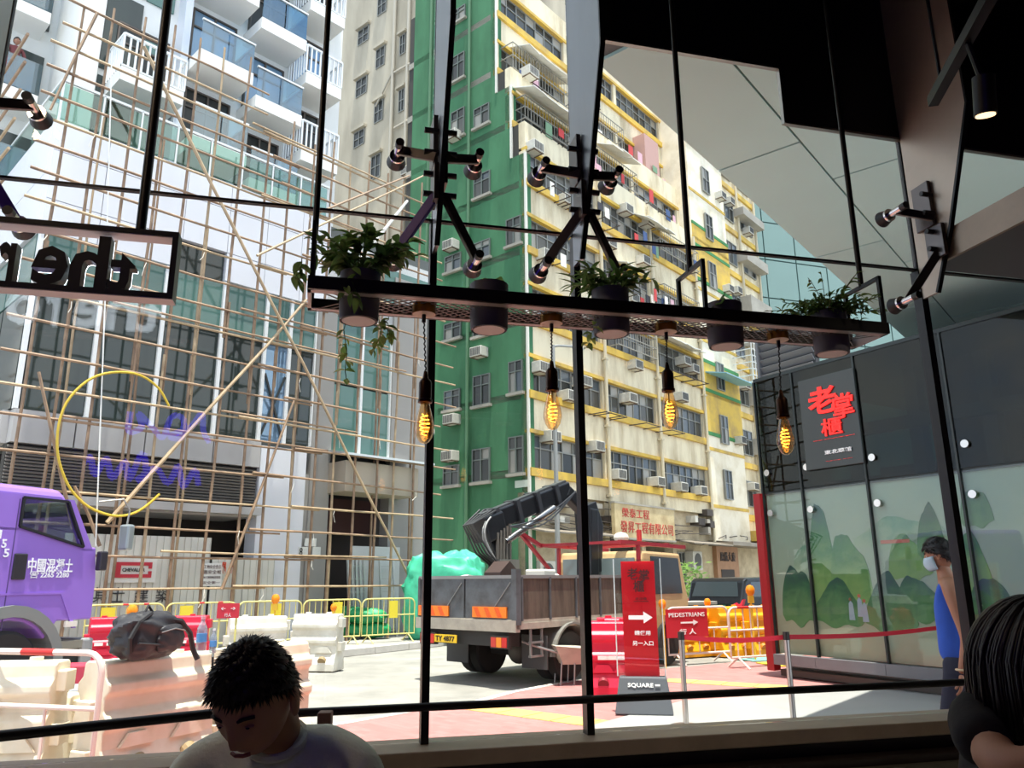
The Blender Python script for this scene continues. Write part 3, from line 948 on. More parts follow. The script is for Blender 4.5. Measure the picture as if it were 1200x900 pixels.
ZS = [5.65 + 3.23 * k for k in range(8)]
BAYS = [(.15, 5.50), (5.78, 10.40), (10.68, 15.62)]
def setback(k): return 0.0 if k < 5 else (.8 if k < 6 else 1.7)
pane_cache = {}
def window(parent, x0, x1, z0, z1, y, nx=4, split=.62, fm=None, pane_m=None, open_top=True, name='window'):
    """Frame with mullions as one part, each pane a piece of it."""
    fm = fm or frame_m
    w, h = x1 - x0, z1 - z0
    f = MB(); t = .05
    f.box(0, w, -.05, .06, 0, t); f.box(0, w, -.05, .06, h - t, h)
    for i in range(nx + 1):
        x = min(max(w * i / nx, t / 2), w - t / 2)
        f.box(x - t / 2, x + t / 2, -.05, .06, t, h - t)
    if split: f.box(t, w - t, -.045, .055, h * split - t / 2, h * split + t / 2)
    wo = f.build(name, fm, parent, T(x0, y, z0))
    rows = [(t, h * split - t / 2), (h * split + t / 2, h - t)] if split else [(t, h - t)]
    for i in range(nx):
        for (a, b) in rows:
            pm_ = pane_m or rb.choice(PANES)
            pw = w / nx - t
            key = (round(pw, 2), round(b - a, 2), pm_.name)
            if key not in pane_cache:
                pane_cache[key] = MB().box(0, pw, 0, .02, 0, b - a).mesh('pane', pm_)
            put('pane', pane_cache[key], wo, T(w * i / nx + t / 2, rb.uniform(-.01, .02), a))
    return wo
ac_body = pm('ac_body', (206, 202, 190), .6, var=.15, scale=6); ac_dark = pm('ac_grille', (84, 84, 82), .7)
ac_me = MB().box(-.36, .36, -.5, .15, 0, .46).mesh('air_conditioner', ac_body, bevel=.02)
acg = MB()
for i in range(7): acg.box(-.31 + i * .09, -.27 + i * .09, -.52, -.495, .05, .41)
acg_me = acg.mesh('grille', ac_dark)
acb = MB(); acb.bar((-.3, .05, -.03), (-.3, -.5, -.03), .03, .03); acb.bar((.3, .05, -.03), (.3, -.5, -.03), .03, .03); acb.bar((-.34, -.45, -.03), (.34, -.45, -.03), .03, .03)
acb_me = acb.mesh('bracket', pm('rusty_bracket', (96, 70, 52), .8))
def aircon(parent, x, y, z, s=1.0):
    o = put('air_conditioner', ac_me, parent, T(x, y, z) @ Matrix.Scale(s, 4))
    put('grille', acg_me, o); put('bracket', acb_me, o)
    return o
for k in range(8):
    z = ZS[k]; y = setback(k)
    MB().box(0, 15.8, y - .14, y + .2, z, z + .33).build('sill_band', yellow, yb)
    MB().box(0, 15.8, y - .10, y + .2, z + 1.77, z + 1.93).build('lintel_band', yellow, yb)
    ztop = z + 3.23
    MB().box(0, 15.8, y, y + .35, z + 1.93, ztop).build('spandrel', cream, yb)
    for b0, b1 in BAYS: pass
    for px0, px1 in ((0, .15), (5.50, 5.78), (10.40, 10.68), (15.62, 15.8)):
        MB().box(px0, px1, y - .03, y + .35, z + .33, z + 1.77).build('pier', cream, yb)
    MB().box(.05, 15.75, y + .36, 8, z + .33, ztop).build('inner_wall', pm('inner_dark', (60, 58, 54), .9), yb)
    MB().box(0, 15.8, y + .36, 8, z, z + .33).build('floor_slab', conc, yb)
    for (b0, b1) in BAYS:
        window(yb, b0, b1, z + .33, z + 1.77, y + .16, nx=7)
MB().box(0, 15.8, 0, .35, 5.0, 5.65).build('spandrel', cream, yb)
for px, py in ((685, 453), (739, 472), (648, 518), (700, 529), (726, 562), (772, 570), (799, 576), (822, 580), (746, 433), (813, 437), (635, 437), (628, 178), (638, 82), (727, 112), (803, 428), (690, 330), (742, 355), (664, 240), (715, 290), (640, 305), (775, 395), (800, 470), (668, 470), (760, 265), (735, 250), (690, 160), (755, 310)):
    k = 0
    u, zz = Y.uv(px, py, .3)
    k = max(0, min(7, int((zz - 5.65) / 3.23)))
    aircon(yb, u, setback(k), zz, 1.0)
# clothes racks under the sills, service pipes, awnings, cages
iron = pm('old_iron', (70, 62, 56), .7)
for k in range(1, 7):
    for u in [rb.uniform(.8, 15) for _ in range(4)]:
        y = setback(k); z = ZS[k] - .05
        f = MB(); f.bar((u, y, z), (u, y - 1.0, z), .04, .04); f.bar((u + 1.3, y, z), (u + 1.3, y - 1.0, z), .04, .04); f.bar((u, y - .95, z), (u + 1.3, y - .95, z), .035, .035)
        f.build('drying_rack', iron, yb)
pipe_m = pm('downpipe', (196, 184, 156), .6)
for u in (5.64, 10.54, 15.72):
    MB().cyl((u, -.16, 3.4), (u, -.16, 21.5), .09, n=8).build('downpipe', pipe_m, yb, smooth=True)
    for k in range(5):
        MB().box(u - .13, u + .13, -.27, -.02, 5.2 + k * 3.23, 5.3 + k * 3.23).build('pipe_clip', pipe_m, yb)
awn_w = pm('awning_white', (232, 230, 222), .7, var=.1, scale=2); awn_b = pm('awning_blue', (130, 180, 200), .6)
def awning(u0, u1, z, y, d=1.3, drop=.55, m=None):
    n = max(2, int((u1 - u0) / .8))
    mb = MB()
    for i in range(n):
        a, b = u0 + (u1 - u0) * i / n, u0 + (u1 - u0) * (i + 1) / n
        s0, s1 = rb.uniform(-.08, .08), rb.uniform(-.08, .08)
        mb.add([(a, y, z), (b, y, z), (b, y - d, z - drop + s1), (a, y - d, z - drop + s0), (a, y, z + .04), (b, y, z + .04), (b, y - d, z - drop + s1 + .04), (a, y - d, z - drop + s0 + .04)],
               [(0, 3, 2, 1), (4, 5, 6, 7), (0, 1, 5, 4), (1, 2, 6, 5), (2, 3, 7, 6), (3, 0, 4, 7)])
    mb.build('awning', m or awn_w, yb)
awning(.1, 4.6, 23.9, .75); awning(6.6, 9.4, 24.0, .75); awning(1.0, 5.0, 27.1, 1.7); awning(9.0, 12, 20.6, 0, 1.0)
awning(10.9, 15.0, 14.2, 0, .9, .3, awn_w); awning(7, 9, 17.2, 0, .8, .3)
cage_m = pm('cage_iron', (150, 146, 136), .6)
def cage(u0, u1, z0, z1, y, d=.6):
    f = MB()
    for z in (z0, (z0 + z1) / 2, z1):
        f.bar((u0, y - d, z), (u1, y - d, z), .04, .04)
        f.bar((u0, y, z), (u0, y - d, z), .04, .04); f.bar((u1, y, z), (u1, y - d, z), .04, .04)
    n = int((u1 - u0) / .22)
    for i in range(n + 1):
        x = u0 + (u1 - u0) * i / n
        f.bar((x, y - d, z0), (x, y - d, z1), .022, .022)
    tag(f.build('balcony_cage', cage_m, yb), kind='stuff')
cage(.3, 5.2, 22.2, 23.4, .8); cage(6, 10.1, 22.2, 23.4, .8); cage(.3, 5.3, 25.2, 26.6, 1.7, .8); cage(6, 10.2, 25.2, 26.6, 1.7, .7); cage(10.9, 15.3, 19.0, 20.2, 0); cage(11, 15, 15.9, 17.0, 0); cage(6.2, 9.8, 12.5, 13.6, 0)
cols = [(196, 70, 70), (70, 90, 130), (230, 225, 215), (60, 60, 66), (214, 170, 180), (120, 150, 120)]
for k in range(46):
    kk = rb.choice((4, 5, 5, 6, 6, 3)); u = rb.uniform(.5, 15); y = setback(kk) - rb.uniform(.5, .95); z = ZS[kk] + rb.uniform(.1, 1.0)
    w, h = rb.uniform(.25, .5), rb.uniform(.4, .8)
    c = rb.choice(cols)
    MB().box(u, u + w, y, y + .03, z - h, z).build('hung_laundry', pm('laundry_%d_%d_%d' % c, c, .9), yb)
bx_ = pm('terrace_pink', (190, 150, 140), .8)
MB().box(12.4, 14.0, .9, 3, 24.2, 27.4).build('terrace_hut', bx_, yb)

# ground floor: shop fronts, canopy, air-conditioner condensers
beige = pm('shop_beige', (204, 188, 156), .85, scale=1.1, col2=(160, 142, 116), thr=(.3, .6))
MB().box(0, 5.6, .25, .6, 0, 5.0).build('shop_wall', beige, yb)
MB().box(5.6, 11.7, 2.0, 2.3, 0, 5.0).build('shop_wall', pm('shop_dark', (66, 60, 54), .8), yb)
MB().box(11.7, 15.8, .25, .6, 0, 5.0).build('shop_wall', beige, yb)
for u in (5.5, 8.6, 11.6): MB().box(u, u + .35, .1, .6, 0, 5.0).build('shop_pillar', beige, yb)
rib = MB()
for i in range(24): rib.box(5.9 + i * .115, 5.96 + i * .115, 1.9, 2.0, 2.2, 3.4)
tag(rib.build('roller_shutter', pm('shutter_grey', (120, 116, 108), .6, .3), yb), kind='stuff')
for (a, b, z, d) in ((-.3, 5.4, 3.35, 1.0), (11.4, 15.8, 3.25, 1.2)):
    MB().add([(a, .3, z + .25), (b, .3, z + .25), (b, -d, z), (a, -d, z), (a, .3, z + .31), (b, .3, z + .31), (b, -d, z + .06), (a, -d, z + .06)],
             [(0, 3, 2, 1), (4, 5, 6, 7), (0, 1, 5, 4), (1, 2, 6, 5), (2, 3, 7, 6), (3, 0, 4, 7)]).build('shop_canopy', pm('canopy_tin', (146, 136, 122), .6, .2, var=.3, scale=2), yb)
cond_me = MB().box(-.5, .5, -.4, .1, 0, .95).mesh('condenser', ac_body, bevel=.02)
fan_me = MB().cyl((0, -.42, .5), (0, -.39, .5), .36, n=20).mesh('fan_grille', ac_dark)
for u, z in ((.9, 1.35), (2.2, 1.35), (3.4, 1.35), (13.6, 2.0)):
    o = put('condenser', cond_me, yb, T(u, .2, z)); put('fan_grille', fan_me, o)
MB().box(-.1, 5.0, -.12, .3, 1.1, 1.3).build('shop_ledge', conc, yb)
lou = MB()
for i in range(10): lou.box(.0, .35, .15, .26, 1.4 + i * .085, 1.45 + i * .085)
tag(lou.build('vent_louvre', ac_dark, yb), kind='stuff')
window(yb, 12.2, 12.95, 1.0, 2.9, .22, nx=2)
window(yb, 4.5, 5.2, 1.4, 2.6, .22, nx=2)
# smiling round sticker near the truck
u, z = Y.uv(653, 683, .3)
sm = MB().cyl((u, .18, z), (u, .22, z), .42, n=24).build('round_sticker', pm('sticker_yellow', (236, 202, 50), .6), yb)
MB().tube([(u + .25 * math.cos(a), .17, z + .25 * math.sin(a)) for a in [PI + .4 + i * (PI - .8) / 8 for i in range(9)]], .03, 5).build('mouth', black, sm)
for s in (-1, 1): MB().ball((u + s * .13, .17, z + .12), .05, 8, 6).build('eye', black, sm)

# shop signboard
sbU0, sbZ1 = Y.uv(720, 588, .75); sbU1, _ = Y.uv(790, 602, .75); sbZ0 = Y.uv(755, 632, .75)[1]
sb = thing('shop_signboard', 'weathered cream signboard with two rows of red Chinese characters', 'sign', Y.M)
MB().box(sbU0, sbU1, -.75, -.55, sbZ0, sbZ1).build('board', pm('signboard_cream', (206, 186, 142), .7, scale=1.5, col2=(172, 146, 104), thr=(.3, .6)), sb, bevel=.02)
for z in (sbZ0, sbZ1): MB().box(sbU0 - .03, sbU1 + .03, -.78, -.52, z - .05, z + .03).build('edge_strip', conc, sb)
for u in (sbU0 + .6, sbU1 - .6): MB().bar((u, -.6, sbZ1 - .2), (u, .3, sbZ1 + .2), .06, .06).build('bracket', iron, sb)
redl = pm('signboard_red', (176, 52, 42), .7)
sw, shh = sbU1 - sbU0, sbZ1 - sbZ0
text('lettering', '榮泰工程', .5, redl, sb, T(sbU0 + sw * .33, -.76, sbZ0 + shh * .73), depth=.02, fit=(sw * .44, shh * .27))
text('lettering', '發昇工程有限公司', .5, redl, sb, T(sbU0 + sw * .52, -.76, sbZ0 + shh * .33), depth=.02, fit=(sw * .88, shh * .33))

# ---------------------------------------------------------------- stair block with yellow and green stripes
sbk = thing('striped_stair_block', 'tall cream block with yellow panels and green stripes beyond the banded facade', 'building', Y.M)
offw = pm('pale_render', (236, 226, 204), .85, scale=.6, col2=(206, 190, 156), thr=(.28, .55), detail=8)
def hole_free(): pass
MB().box(15.8, 20.7, -.05, 9, 3.6, 34).build('wall', offw, sbk)
MB().box(20.7, 27, .5, 9, 3.6, 34).build('wall', cream, sbk)
MB().box(15.8, 27, .25, 9, 0, 3.6).build('shop_wall', beige, sbk)
grn = pm('green_stripe', (62, 128, 74), .8)
z0 = Y.uv(840, 508)[1]; z1 = Y.uv(840, 408)[1]
for (za, zb) in ((9.6, 13.9), (19.0, 22.6)):
    MB().box(15.85, 20.72, -.09, -.04, za, zb).build('yellow_panel', yellow, sbk)
    for z in (za, (za + zb) / 2 + .4, zb): MB().box(15.83, 20.74, -.12, -.04, z - .1, z + .1).build('green_stripe', grn, sbk)
for k in range(9):
    MB().box(15.8, 20.72, -.09, -.04, 5.4 + 3.23 * k, 5.58 + 3.23 * k).build('yellow_line', yellow, sbk)
    MB().box(20.7, 27, .35, .5, 5.0 + 3.23 * k, 5.35 + 3.23 * k).build('sill_band', yellow, sbk)
    z = 5.95 + 3.23 * k
    window(sbk, 17.55, 18.5, z, z + 1.7, -.15, nx=2, split=.55)
    window(sbk, 21.2, 23.2, z - .1, z + 1.5, .42, nx=3)
    window(sbk, 24.2, 26.2, z - .1, z + 1.5, .42, nx=3)
    if k % 2 == 0: aircon(sbk, 22.2, .42, z + .9)
    aircon(sbk, 25.0, .42, z - .3 + .5 * (k % 3))
    if k in (1, 4, 6): aircon(sbk, 19.8, -.05, z + .2)
for u in (20.85, 23.7, 26.6):
    MB().cyl((u, .3, 3.5), (u, .3, 33), .1, n=8).build('downpipe', pipe_m, sbk, smooth=True)
for k in range(7):
    MB().box(23.3, 26.8, -.3, .42, 6.0 + 3.23 * k + rb.uniform(-.6, .8), 6.12 + 3.23 * k + .9).build('ledge', conc, sbk)
awn2 = MB().add([(16.2, 0, 13.2), (20.5, 0, 13.2), (20.5, -1.4, 12.9), (16.2, -1.4, 12.9), (16.2, 0, 13.26), (20.5, 0, 13.26), (20.5, -1.4, 12.96), (16.2, -1.4, 12.96)], [(0, 3, 2, 1), (4, 5, 6, 7), (0, 1, 5, 4), (1, 2, 6, 5), (2, 3, 7, 6), (3, 0, 4, 7)]).build('blue_canopy', awn_b, sbk)
cg = MB()
for i in range(9):
    x = 20.2 + i * .42
    cg.bar((x, -1.3, 13.2), (x, -1.3, 16.2), .05, .05)
for i in range(8):
    cg.bar((20.2, -1.3, 13.2 + i * .42), (23.6, -1.3, 13.2 + i * .42), .05, .05); cg.bar((20.2, -1.3, 13.2 + i * .42), (20.2, .2, 13.2 + i * .42), .05, .05)
tag(cg.build('balcony_cage', pm('cage_white', (206, 206, 204), .5), sbk), kind='stuff')
MB().box(16.2, 18.9, .0, .3, .1, 3.3).build('door_surround', pm('door_tan', (172, 130, 98), .7, var=.2, scale=2), sbk)
MB().box(16.6, 18.2, -.03, .02, .1, 2.05).build('doorway', pm('doorway_dark', (58, 48, 42), .7), sbk)
text('lettering', '鳳儀大廈', .5, pm('door_letters', (60, 46, 38), .6), sbk, T(17.5, -.03, 2.75), depth=.03, fit=(1.9, .5))
MB().box(15.8, 27, -1.2, .3, 3.3, 3.5).build('shop_canopy', pm('canopy_tin', (146, 136, 122), .6), sbk)
MB().box(20.7, 27, -1.0, .5, 3.7, 4.3).build('canopy_band', yellow, sbk)

# ---------------------------------------------------------------- green end wall
GR = Frame((.656, 31.27), 130.4)
ge = thing('green_end_wall', 'green painted end wall of the corner apartment block', 'building', GR.M)
green = pm('green_render', (66, 122, 84), .85, scale=.7, col2=(44, 92, 60), thr=(.3, .62), stretch=(1, 1, .3), detail=9)
GL = -7.6
MB().prism([(GL, 0, .1), (.03, 0, .1), (.03, 0, 20.2), (-.78, 0, 20.2), (-.78, 0, 24.0), (-1.68, 0, 24.0), (-1.68, 0, 35), (GL, 0, 35)], (0, .35, 0)).build('wall', green, ge)
whl = pm('white_edge', (220, 216, 204), .8)
for (x, a, b) in ((.03, .1, 20.2), (-.78, 20.2, 24.0), (-1.68, 24.0, 35)):
    MB().box(x - .06, x + .04, -.05, .05, a, b).build('corner_strip', whl, ge)
for x0, y0, x1, y1 in ((556, 279, 575, 307), (522, 295, 541, 321), (594, 252, 611, 290), (521, 375, 541, 400), (555, 375, 575, 396), (555, 437, 575, 477), (521, 455, 540, 482), (597, 421, 613, 462), (554, 524, 575, 566), (597, 510, 614, 556), (520, 544, 539, 570), (556, 199, 575, 234), (530, 60, 545, 98), (529, 125, 545, 165), (556, 120, 574, 152), (530, 5, 546, 30)):
    ua, za = GR.uv(x0, y1); ub, zb = GR.uv(x1, y0)
    window(ge, ua, ub, za, zb, -.03, nx=2, split=.66, fm=pm('window_frame_dark', (96, 104, 98), .5))
    MB().box(ua - .08, ub + .08, -.16, .0, za - .12, za).build('window_sill', conc, ge)
for px, py in ((527, 292), (530, 163), (560, 418), (528, 497), (526, 540), (540, 352)):
    u, z = GR.uv(px, py, .3)
    aircon(ge, u, 0, z, .95)
for u in (-3.4, -6.2): MB().cyl((u, -.1, 1), (u, -.1, 33), .07, n=8).build('downpipe', pm('pipe_green', (80, 120, 88), .7), ge)
pst = pm('poster_pale', (196, 204, 190), .7)
ua, za = GR.uv(604, 572); ub, zb = GR.uv(619, 562)
MB().box(ua, ub, -.03, 0, za, zb).build('pale_notice', pst, ge)

# ---------------------------------------------------------------- old grey-beige block behind the scaffold
OB = Frame(at(512, 690, 45), 130.4)
ob = thing('weathered_beige_block', 'weathered beige block with small windows rising behind the scaffold', 'building', OB.M)
oldw = pm('old_beige', (182, 172, 152), .9, scale=.25, col2=(132, 124, 108), thr=(.3, .6), stretch=(1, 1, .25), detail=9)
MB().box(-17, 3.5, 0, 10, 0, 48).build('wall', oldw, ob)
for r in ((420, 29, 433, 55), (417.5, 88, 431, 116), (415, 150, 428, 175), (441, 53, 452, 82), (439, 116, 450, 146), (435, 179, 447, 212), (443, -9, 454, 20), (469, 39, 476, 66), (467.5, 103, 475, 133), (484, 94, 490, 124), (494, 20, 508, 52), (498, 85, 507, 114), (466, 170, 473, 198), (483, 160, 490, 190)):
    ua, za = OB.uv(r[0], r[3]); ub, zb = OB.uv(r[2], r[1])
    window(ob, ua, ub, za, zb, -.05, nx=2, split=.5, pane_m=g1)
    MB().box(ua - .15, ub + .15, -.3, 0, zb + .05, zb + .25).build('lintel', oldw, ob)
for px in (462, 479, 492):
    u, _ = OB.uv(px, 100)
    MB().cyl((u, -.18, 2), (u, -.18, 46), .12, n=8).build('downpipe', pm('pipe_grey', (176, 168, 152), .7), ob, smooth=True)
for px, py in ((478, 205), (500, 175), (488, 155), (505, 205)):
    u, z = OB.uv(px, py, .3); aircon(ob, u, 0, z, 1.2)
for px0, py0, px1, py1 in ((440, 125, 462, 80), (462, 85, 485, 72), (462, 150, 480, 140)):
    a = OB.uv(px0, py0, .2); b = OB.uv(px1, py1, .2)
    MB().cyl((a[0], -.2, a[1]), (b[0], -.2, b[1]), .08, n=6).build('branch_pipe', pm('pipe_grey', (176, 168, 152), .7), ob)

# sagging service cables over the shop fronts
rc_ = random.Random(31)
cab_m = pm('cable_dark', (70, 62, 54), .7)
for k in range(9):
    a, b, z = rc_.uniform(-.2, 3), rc_.uniform(11, 15.6), rc_.uniform(3.45, 4.7)
    sag = rc_.uniform(.05, .3)
    MB().tube([(a + (b - a) * i / 14, -.22 - .02 * k, z - sag * math.sin(PI * i / 14 * (1 + k % 3)) ** 2) for i in range(15)], .022, 5).build('cable', cab_m, yb)
for k in range(14):
    u = rc_.uniform(.2, 15.4); z = rc_.uniform(3.6, 4.9)
    MB().box(u, u + rc_.uniform(.2, .7), -.3, .3, z, z + rc_.uniform(.12, .4)).build('meter_box', rc_.choice((conc, iron, ac_body)), yb)
for k in range(7):
    u = 16.2 + k * 1.4
    MB().tube([(u, .1, 3.6 + .2 * (k % 3)), (u + .7, -.3, 3.9), (u + 1.5, .1, 3.7 + .25 * (k % 2))], .025, 5).build('cable', cab_m, sbk)

# ================================================================ hotel-like block under bamboo scaffold
HT = Frame((-2.956, 23.04), 43.6)
hot = thing('white_podium_building', 'white balconied building with a glazed podium behind bamboo scaffold', 'building', HT.M)
clad = pm('white_cladding', (226, 228, 234), .45, var=.05, scale=.4)
wht_r = pm('white_render', (232, 230, 224), .8, var=.06, scale=.6)
fascia = pm('fascia_grey', (178, 176, 174), .5)
pier_g = pm('pier_grey', (150, 148, 144), .6, var=.08, scale=.7)
gdark = pm('glazing_dark', (44, 54, 52), .08, spec=.7)
gteal = pm('glazing_teal', (82, 118, 110), .08, spec=.7)
gblue = pm('glazing_blue', (120, 150, 176), .05, .3, spec=.9)
white_fr = pm('white_frame', (228, 230, 230), .4)
UL, UR, UM = -10.48, .66, -3.55
# core volumes
MB().box(UL + .1, UR, 1.6, 9, 0, 4.3).build('ground_back_wall', pm('ground_dark', (50, 44, 40), .8), hot)
MB().box(UL + .05, UR, .12, 9, 4.3, 11.6).build('podium_core', pm('podium_core', (84, 88, 86), .7), hot)
# louvre band, fascia
lo = MB()
for k in range(13): lo.obox(((UL - 5.05) / 2 - .0, -.02, 3.42 + k * .07), (-5.05 - UL, .07, .035), RX(.5))
tag(lo.build('louvre_band', pm('louvre_dark', (112, 108, 104), .5, .3), hot), kind='stuff')
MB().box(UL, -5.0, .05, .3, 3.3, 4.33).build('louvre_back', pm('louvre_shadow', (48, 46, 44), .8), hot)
MB().box(UL - .3, -5.0, -.35, .4, 3.14, 3.32).build('canopy_edge', fascia, hot)
MB().box(UL, -5.0, .0, 1.7, 3.10, 3.16).build('canopy_ceiling', fascia, hot)
fu = [UL, -9.3, -7.85, -6.25, -5.0]
for a, b in zip(fu, fu[1:]):
    MB().box(a + .015, b - .015, -.12, .2, 4.34, 5.02).build('fascia_panel', fascia, hot)
for k in range(3):
    MB().box(UL - .12, UL + .2, .2 + k * 2.5 + .015, 2.7 + k * 2.5 - .015, 4.34, 5.02).build('fascia_panel', fascia, hot)
# podium glazing
gu = [-10.40, -9.10, -7.72, -6.26, -5.07, -4.35, UM]
for i, (a, b) in enumerate(zip(gu, gu[1:])):
    MB().box(a + .04, b - .04, .02, .06, 5.06, 7.62).build('pane', gdark if i < 4 else gblue if i == 4 else gdark, hot)
    MB().box(a + .04, b - .04, .02, .06, 7.68, 8.94).build('pane', gteal, hot)
    MB().box(b - .045, b + .045, -.06, .1, 5.04, 8.96).build('mullion', white_fr, hot)
MB().box(UL, UM, -.03, .1, 7.61, 7.69).build('transom', pm('transom_dark', (90, 96, 96), .4), hot)
MB().box(UL, UL + .08, -.06, .1, 5.04, 8.96).build('mullion', white_fr, hot)
for k in range(4):
    y0 = .1 + k * 1.9
    MB().box(UL - .01, UL + .03, y0 + .04, y0 + 1.86, 5.06, 7.62).build('pane', gdark, hot)
    MB().box(UL - .01, UL + .03, y0 + .04, y0 + 1.86, 7.68, 8.94).build('pane', gteal, hot)
# X bracing seen behind the fifth pane
for s in (1, -1):
    MB().bar((-5.0, -.02, 6.0 + .8 * s), (-4.42, -.02, 6.0 - .8 * s), .05, .04, up=(0, 1, 0)).build('cross_brace', pm('brace_dark', (40, 44, 44), .5), hot)
# white cladding panels
cu = [UL, -9.35, -8.25, -7.47, -6.32, -5.25, -4.2, -3.3]
for i, (a, b) in enumerate(zip(cu, cu[1:])):
    rows = [(8.98, 9.72), (9.74, 10.9), (10.92, 11.64)]
    for (z0, z1) in rows:
        if i == 3 and z0 < 9.5:
            MB().box(a + .01, b - .01, .05, .1, z0, z1).build('dark_opening', gdark, hot); continue
        MB().box(a + .008, b - .008, -.08, .12, z0, z1).build('cladding_panel', clad, hot)
for k in range(4):
    y0 = -.06 + k * 1.9
    for z0, z1 in ((8.98, 10.3), (10.32, 11.64)):
        MB().box(UL - .08, UL + .1, y0 + .008, y0 + 1.89, z0, z1).build('cladding_panel', clad, hot)
# right-hand end of the podium: piers and teal glazing
MB().box(UM, -2.95, -.1, .3, .12, 8.96).build('pier', pier_g, hot)
MB().box(-.95, UR, -.1, .3, .12, 10.6).build('pier', pier_g, hot)
MB().box(-3.3, UR, -.02, .3, 8.96, 11.2).build('upper_wall', pm('pier_pale', (196, 198, 196), .6), hot)
for a, b in ((-2.95, -2.0), (-2.0, -.95)):
    MB().box(a + .04, b - .04, .03, .07, 4.95, 6.9).build('pane', gteal, hot)
    MB().box(a + .04, b - .04, .03, .07, 6.95, 8.9).build('pane', gteal, hot)
    MB().box(b - .04, b + .04, -.05, .1, 4.9, 8.96).build('mullion', white_fr, hot)
for a in (-2.9, -1.6, -.6):
    MB().box(a, a + 1.0, -.06, -.02, 9.4, 10.8).build('pane', gteal, hot)
MB().box(-3.0, -.55, -.9, .2, 3.85, 4.65).build('entrance_canopy', pm('canopy_beige', (176, 164, 146), .6), hot)
MB().prism([(-3.2, -1.2, 4.75), (-.2, -1.2, 4.75), (-.4, .1, 5.0), (-3.0, .1, 5.0)], (0, 0, .06)).build('canopy_lid', pm('canopy_lid', (200, 204, 204), .4), hot)
MB().box(-5.0, -3.7, -.12, .4, .12, 4.9).build('pier', clad, hot)
MB().box(-3.7, -3.0, -.05, .4, .12, 4.3).build('pier', pier_g, hot)
MB().box(-3.0, -.6, 1.0, 1.1, 2.9, 3.85).build('red_lintel', pm('lintel_maroon', (74, 36, 32), .6), hot)
MB().box(-2.3, -.66, -.3, -.24, .3, 2.48).build('white_board', pm('white_board', (206, 208, 208), .5), hot)
# glass balustrade on the podium roof
bal_g = glass('balustrade_glass', (196, 222, 214), refl=.10)
bu = [UL + .02 + k * (7.0 / 8) for k in range(9)]
for a, b in zip(bu, bu[1:]):
    MB().box(a + .02, b - .02, -.04, -.02, 11.70, 12.62).build('balustrade_pane', bal_g, hot)
    MB().box(a - .02, a + .02, -.06, .0, 11.66, 12.7).build('balustrade_post', white_fr, hot)
MB().box(UL, -3.4, -.06, .0, 12.66, 12.72).build('balustrade_rail', white_fr, hot)
for k in range(4):
    MB().box(UL - .02, UL, k * 1.9 + .02, k * 1.9 + 1.86, 11.70, 12.62).build('balustrade_pane', bal_g, hot)
MB().box(UL - .03, UL + .03, 0, 7.6, 12.66, 12.72).build('balustrade_rail', white_fr, hot)
# balconied tower
TY = 1.9
MB().box(-9.7, -2.0, TY, 9, 11.6, 30).build('tower_wall', wht_r, hot)
MB().box(-14.5, -9.7, TY + 3.0, 11, 0, 30).build('tower_wall', wht_r, hot)
MB().box(-9.85, -9.35, TY - .15, TY + .3, 11.6, 30).build('tower_column', wht_r, hot)
MB().box(-7.45, -7.25, TY - .5, TY + .1, 11.6, 30).build('tower_column', clad, hot)
def balcony(x0, x1, z, style):
    b = MB().box(x0, x1, TY - 1.15, TY, z - .38, z).build('balcony_slab', wht_r, hot)
    if style == 'glass':
        n = 2
        for i in range(n):
            a, c = x0 + (x1 - x0) * i / n, x0 + (x1 - x0) * (i + 1) / n
            MB().box(a + .02, c - .02, TY - 1.13, TY - 1.10, z + .03, z + .92).build('balcony_glass', gbal, b)
        MB().box(x1 - .03, x1, TY - 1.1, TY, z + .03, z + .92).build('balcony_glass', gbal, b)
        f = MB(); f.box(x0, x1, TY - 1.16, TY - 1.09, z + .92, z + .97); f.box(x1 - .06, x1 + .02, TY - 1.1, TY, z + .92, z + .97)
        f.build('balcony_rail', white_fr, b)
    else:
        f = MB(); f.box(x0, x1, TY - 1.16, TY - 1.10, z + .92, z + .98); f.box(x0, x1, TY - 1.15, TY - 1.11, z + .03, z + .07)
        n = int((x1 - x0) / .15)
        for i in range(n + 1):
            x = x0 + (x1 - x0) * i / n
            f.box(x - .022, x + .022, TY - 1.15, TY - 1.11, z + .05, z + .94)
        for s in (x0, x1):
            f.box(s - .03, s + .03, TY - 1.13, TY, z + .92, z + .98)
            for i in range(7): f.box(s - .02, s + .02, TY - 1.0 + i * .15, TY - .96 + i * .15, z + .02, z + .94)
        tag(f.build('balcony_railing', white_fr, b), kind='stuff')
gbal = glass('balcony_glass', (176, 212, 226), refl=.16)
for k in range(-1, 6):
    z = 13.15 + 2.62 * k
    for (x0, x1, st, dz) in ((-7.2, -5.62, 'glass', 0), (-5.5, -4.0, 'glass', -.62), (-3.95, -2.68, 'rail', .95), (-9.1, -7.5, 'rail', 1.05)):
        zz = z + dz
        if zz < 12.4: continue
        if st == 'rail' and x0 < -8 and k not in (0, 3): continue
        balcony(x0, x1, zz, st)
        w = window(hot, x0 + .12, x1 - .12, zz + .05, zz + 2.0, TY - .06, nx=2, split=.7, fm=pm('bronze_frame', (84, 74, 66), .5), pane_m=gblue if k % 2 else g1)
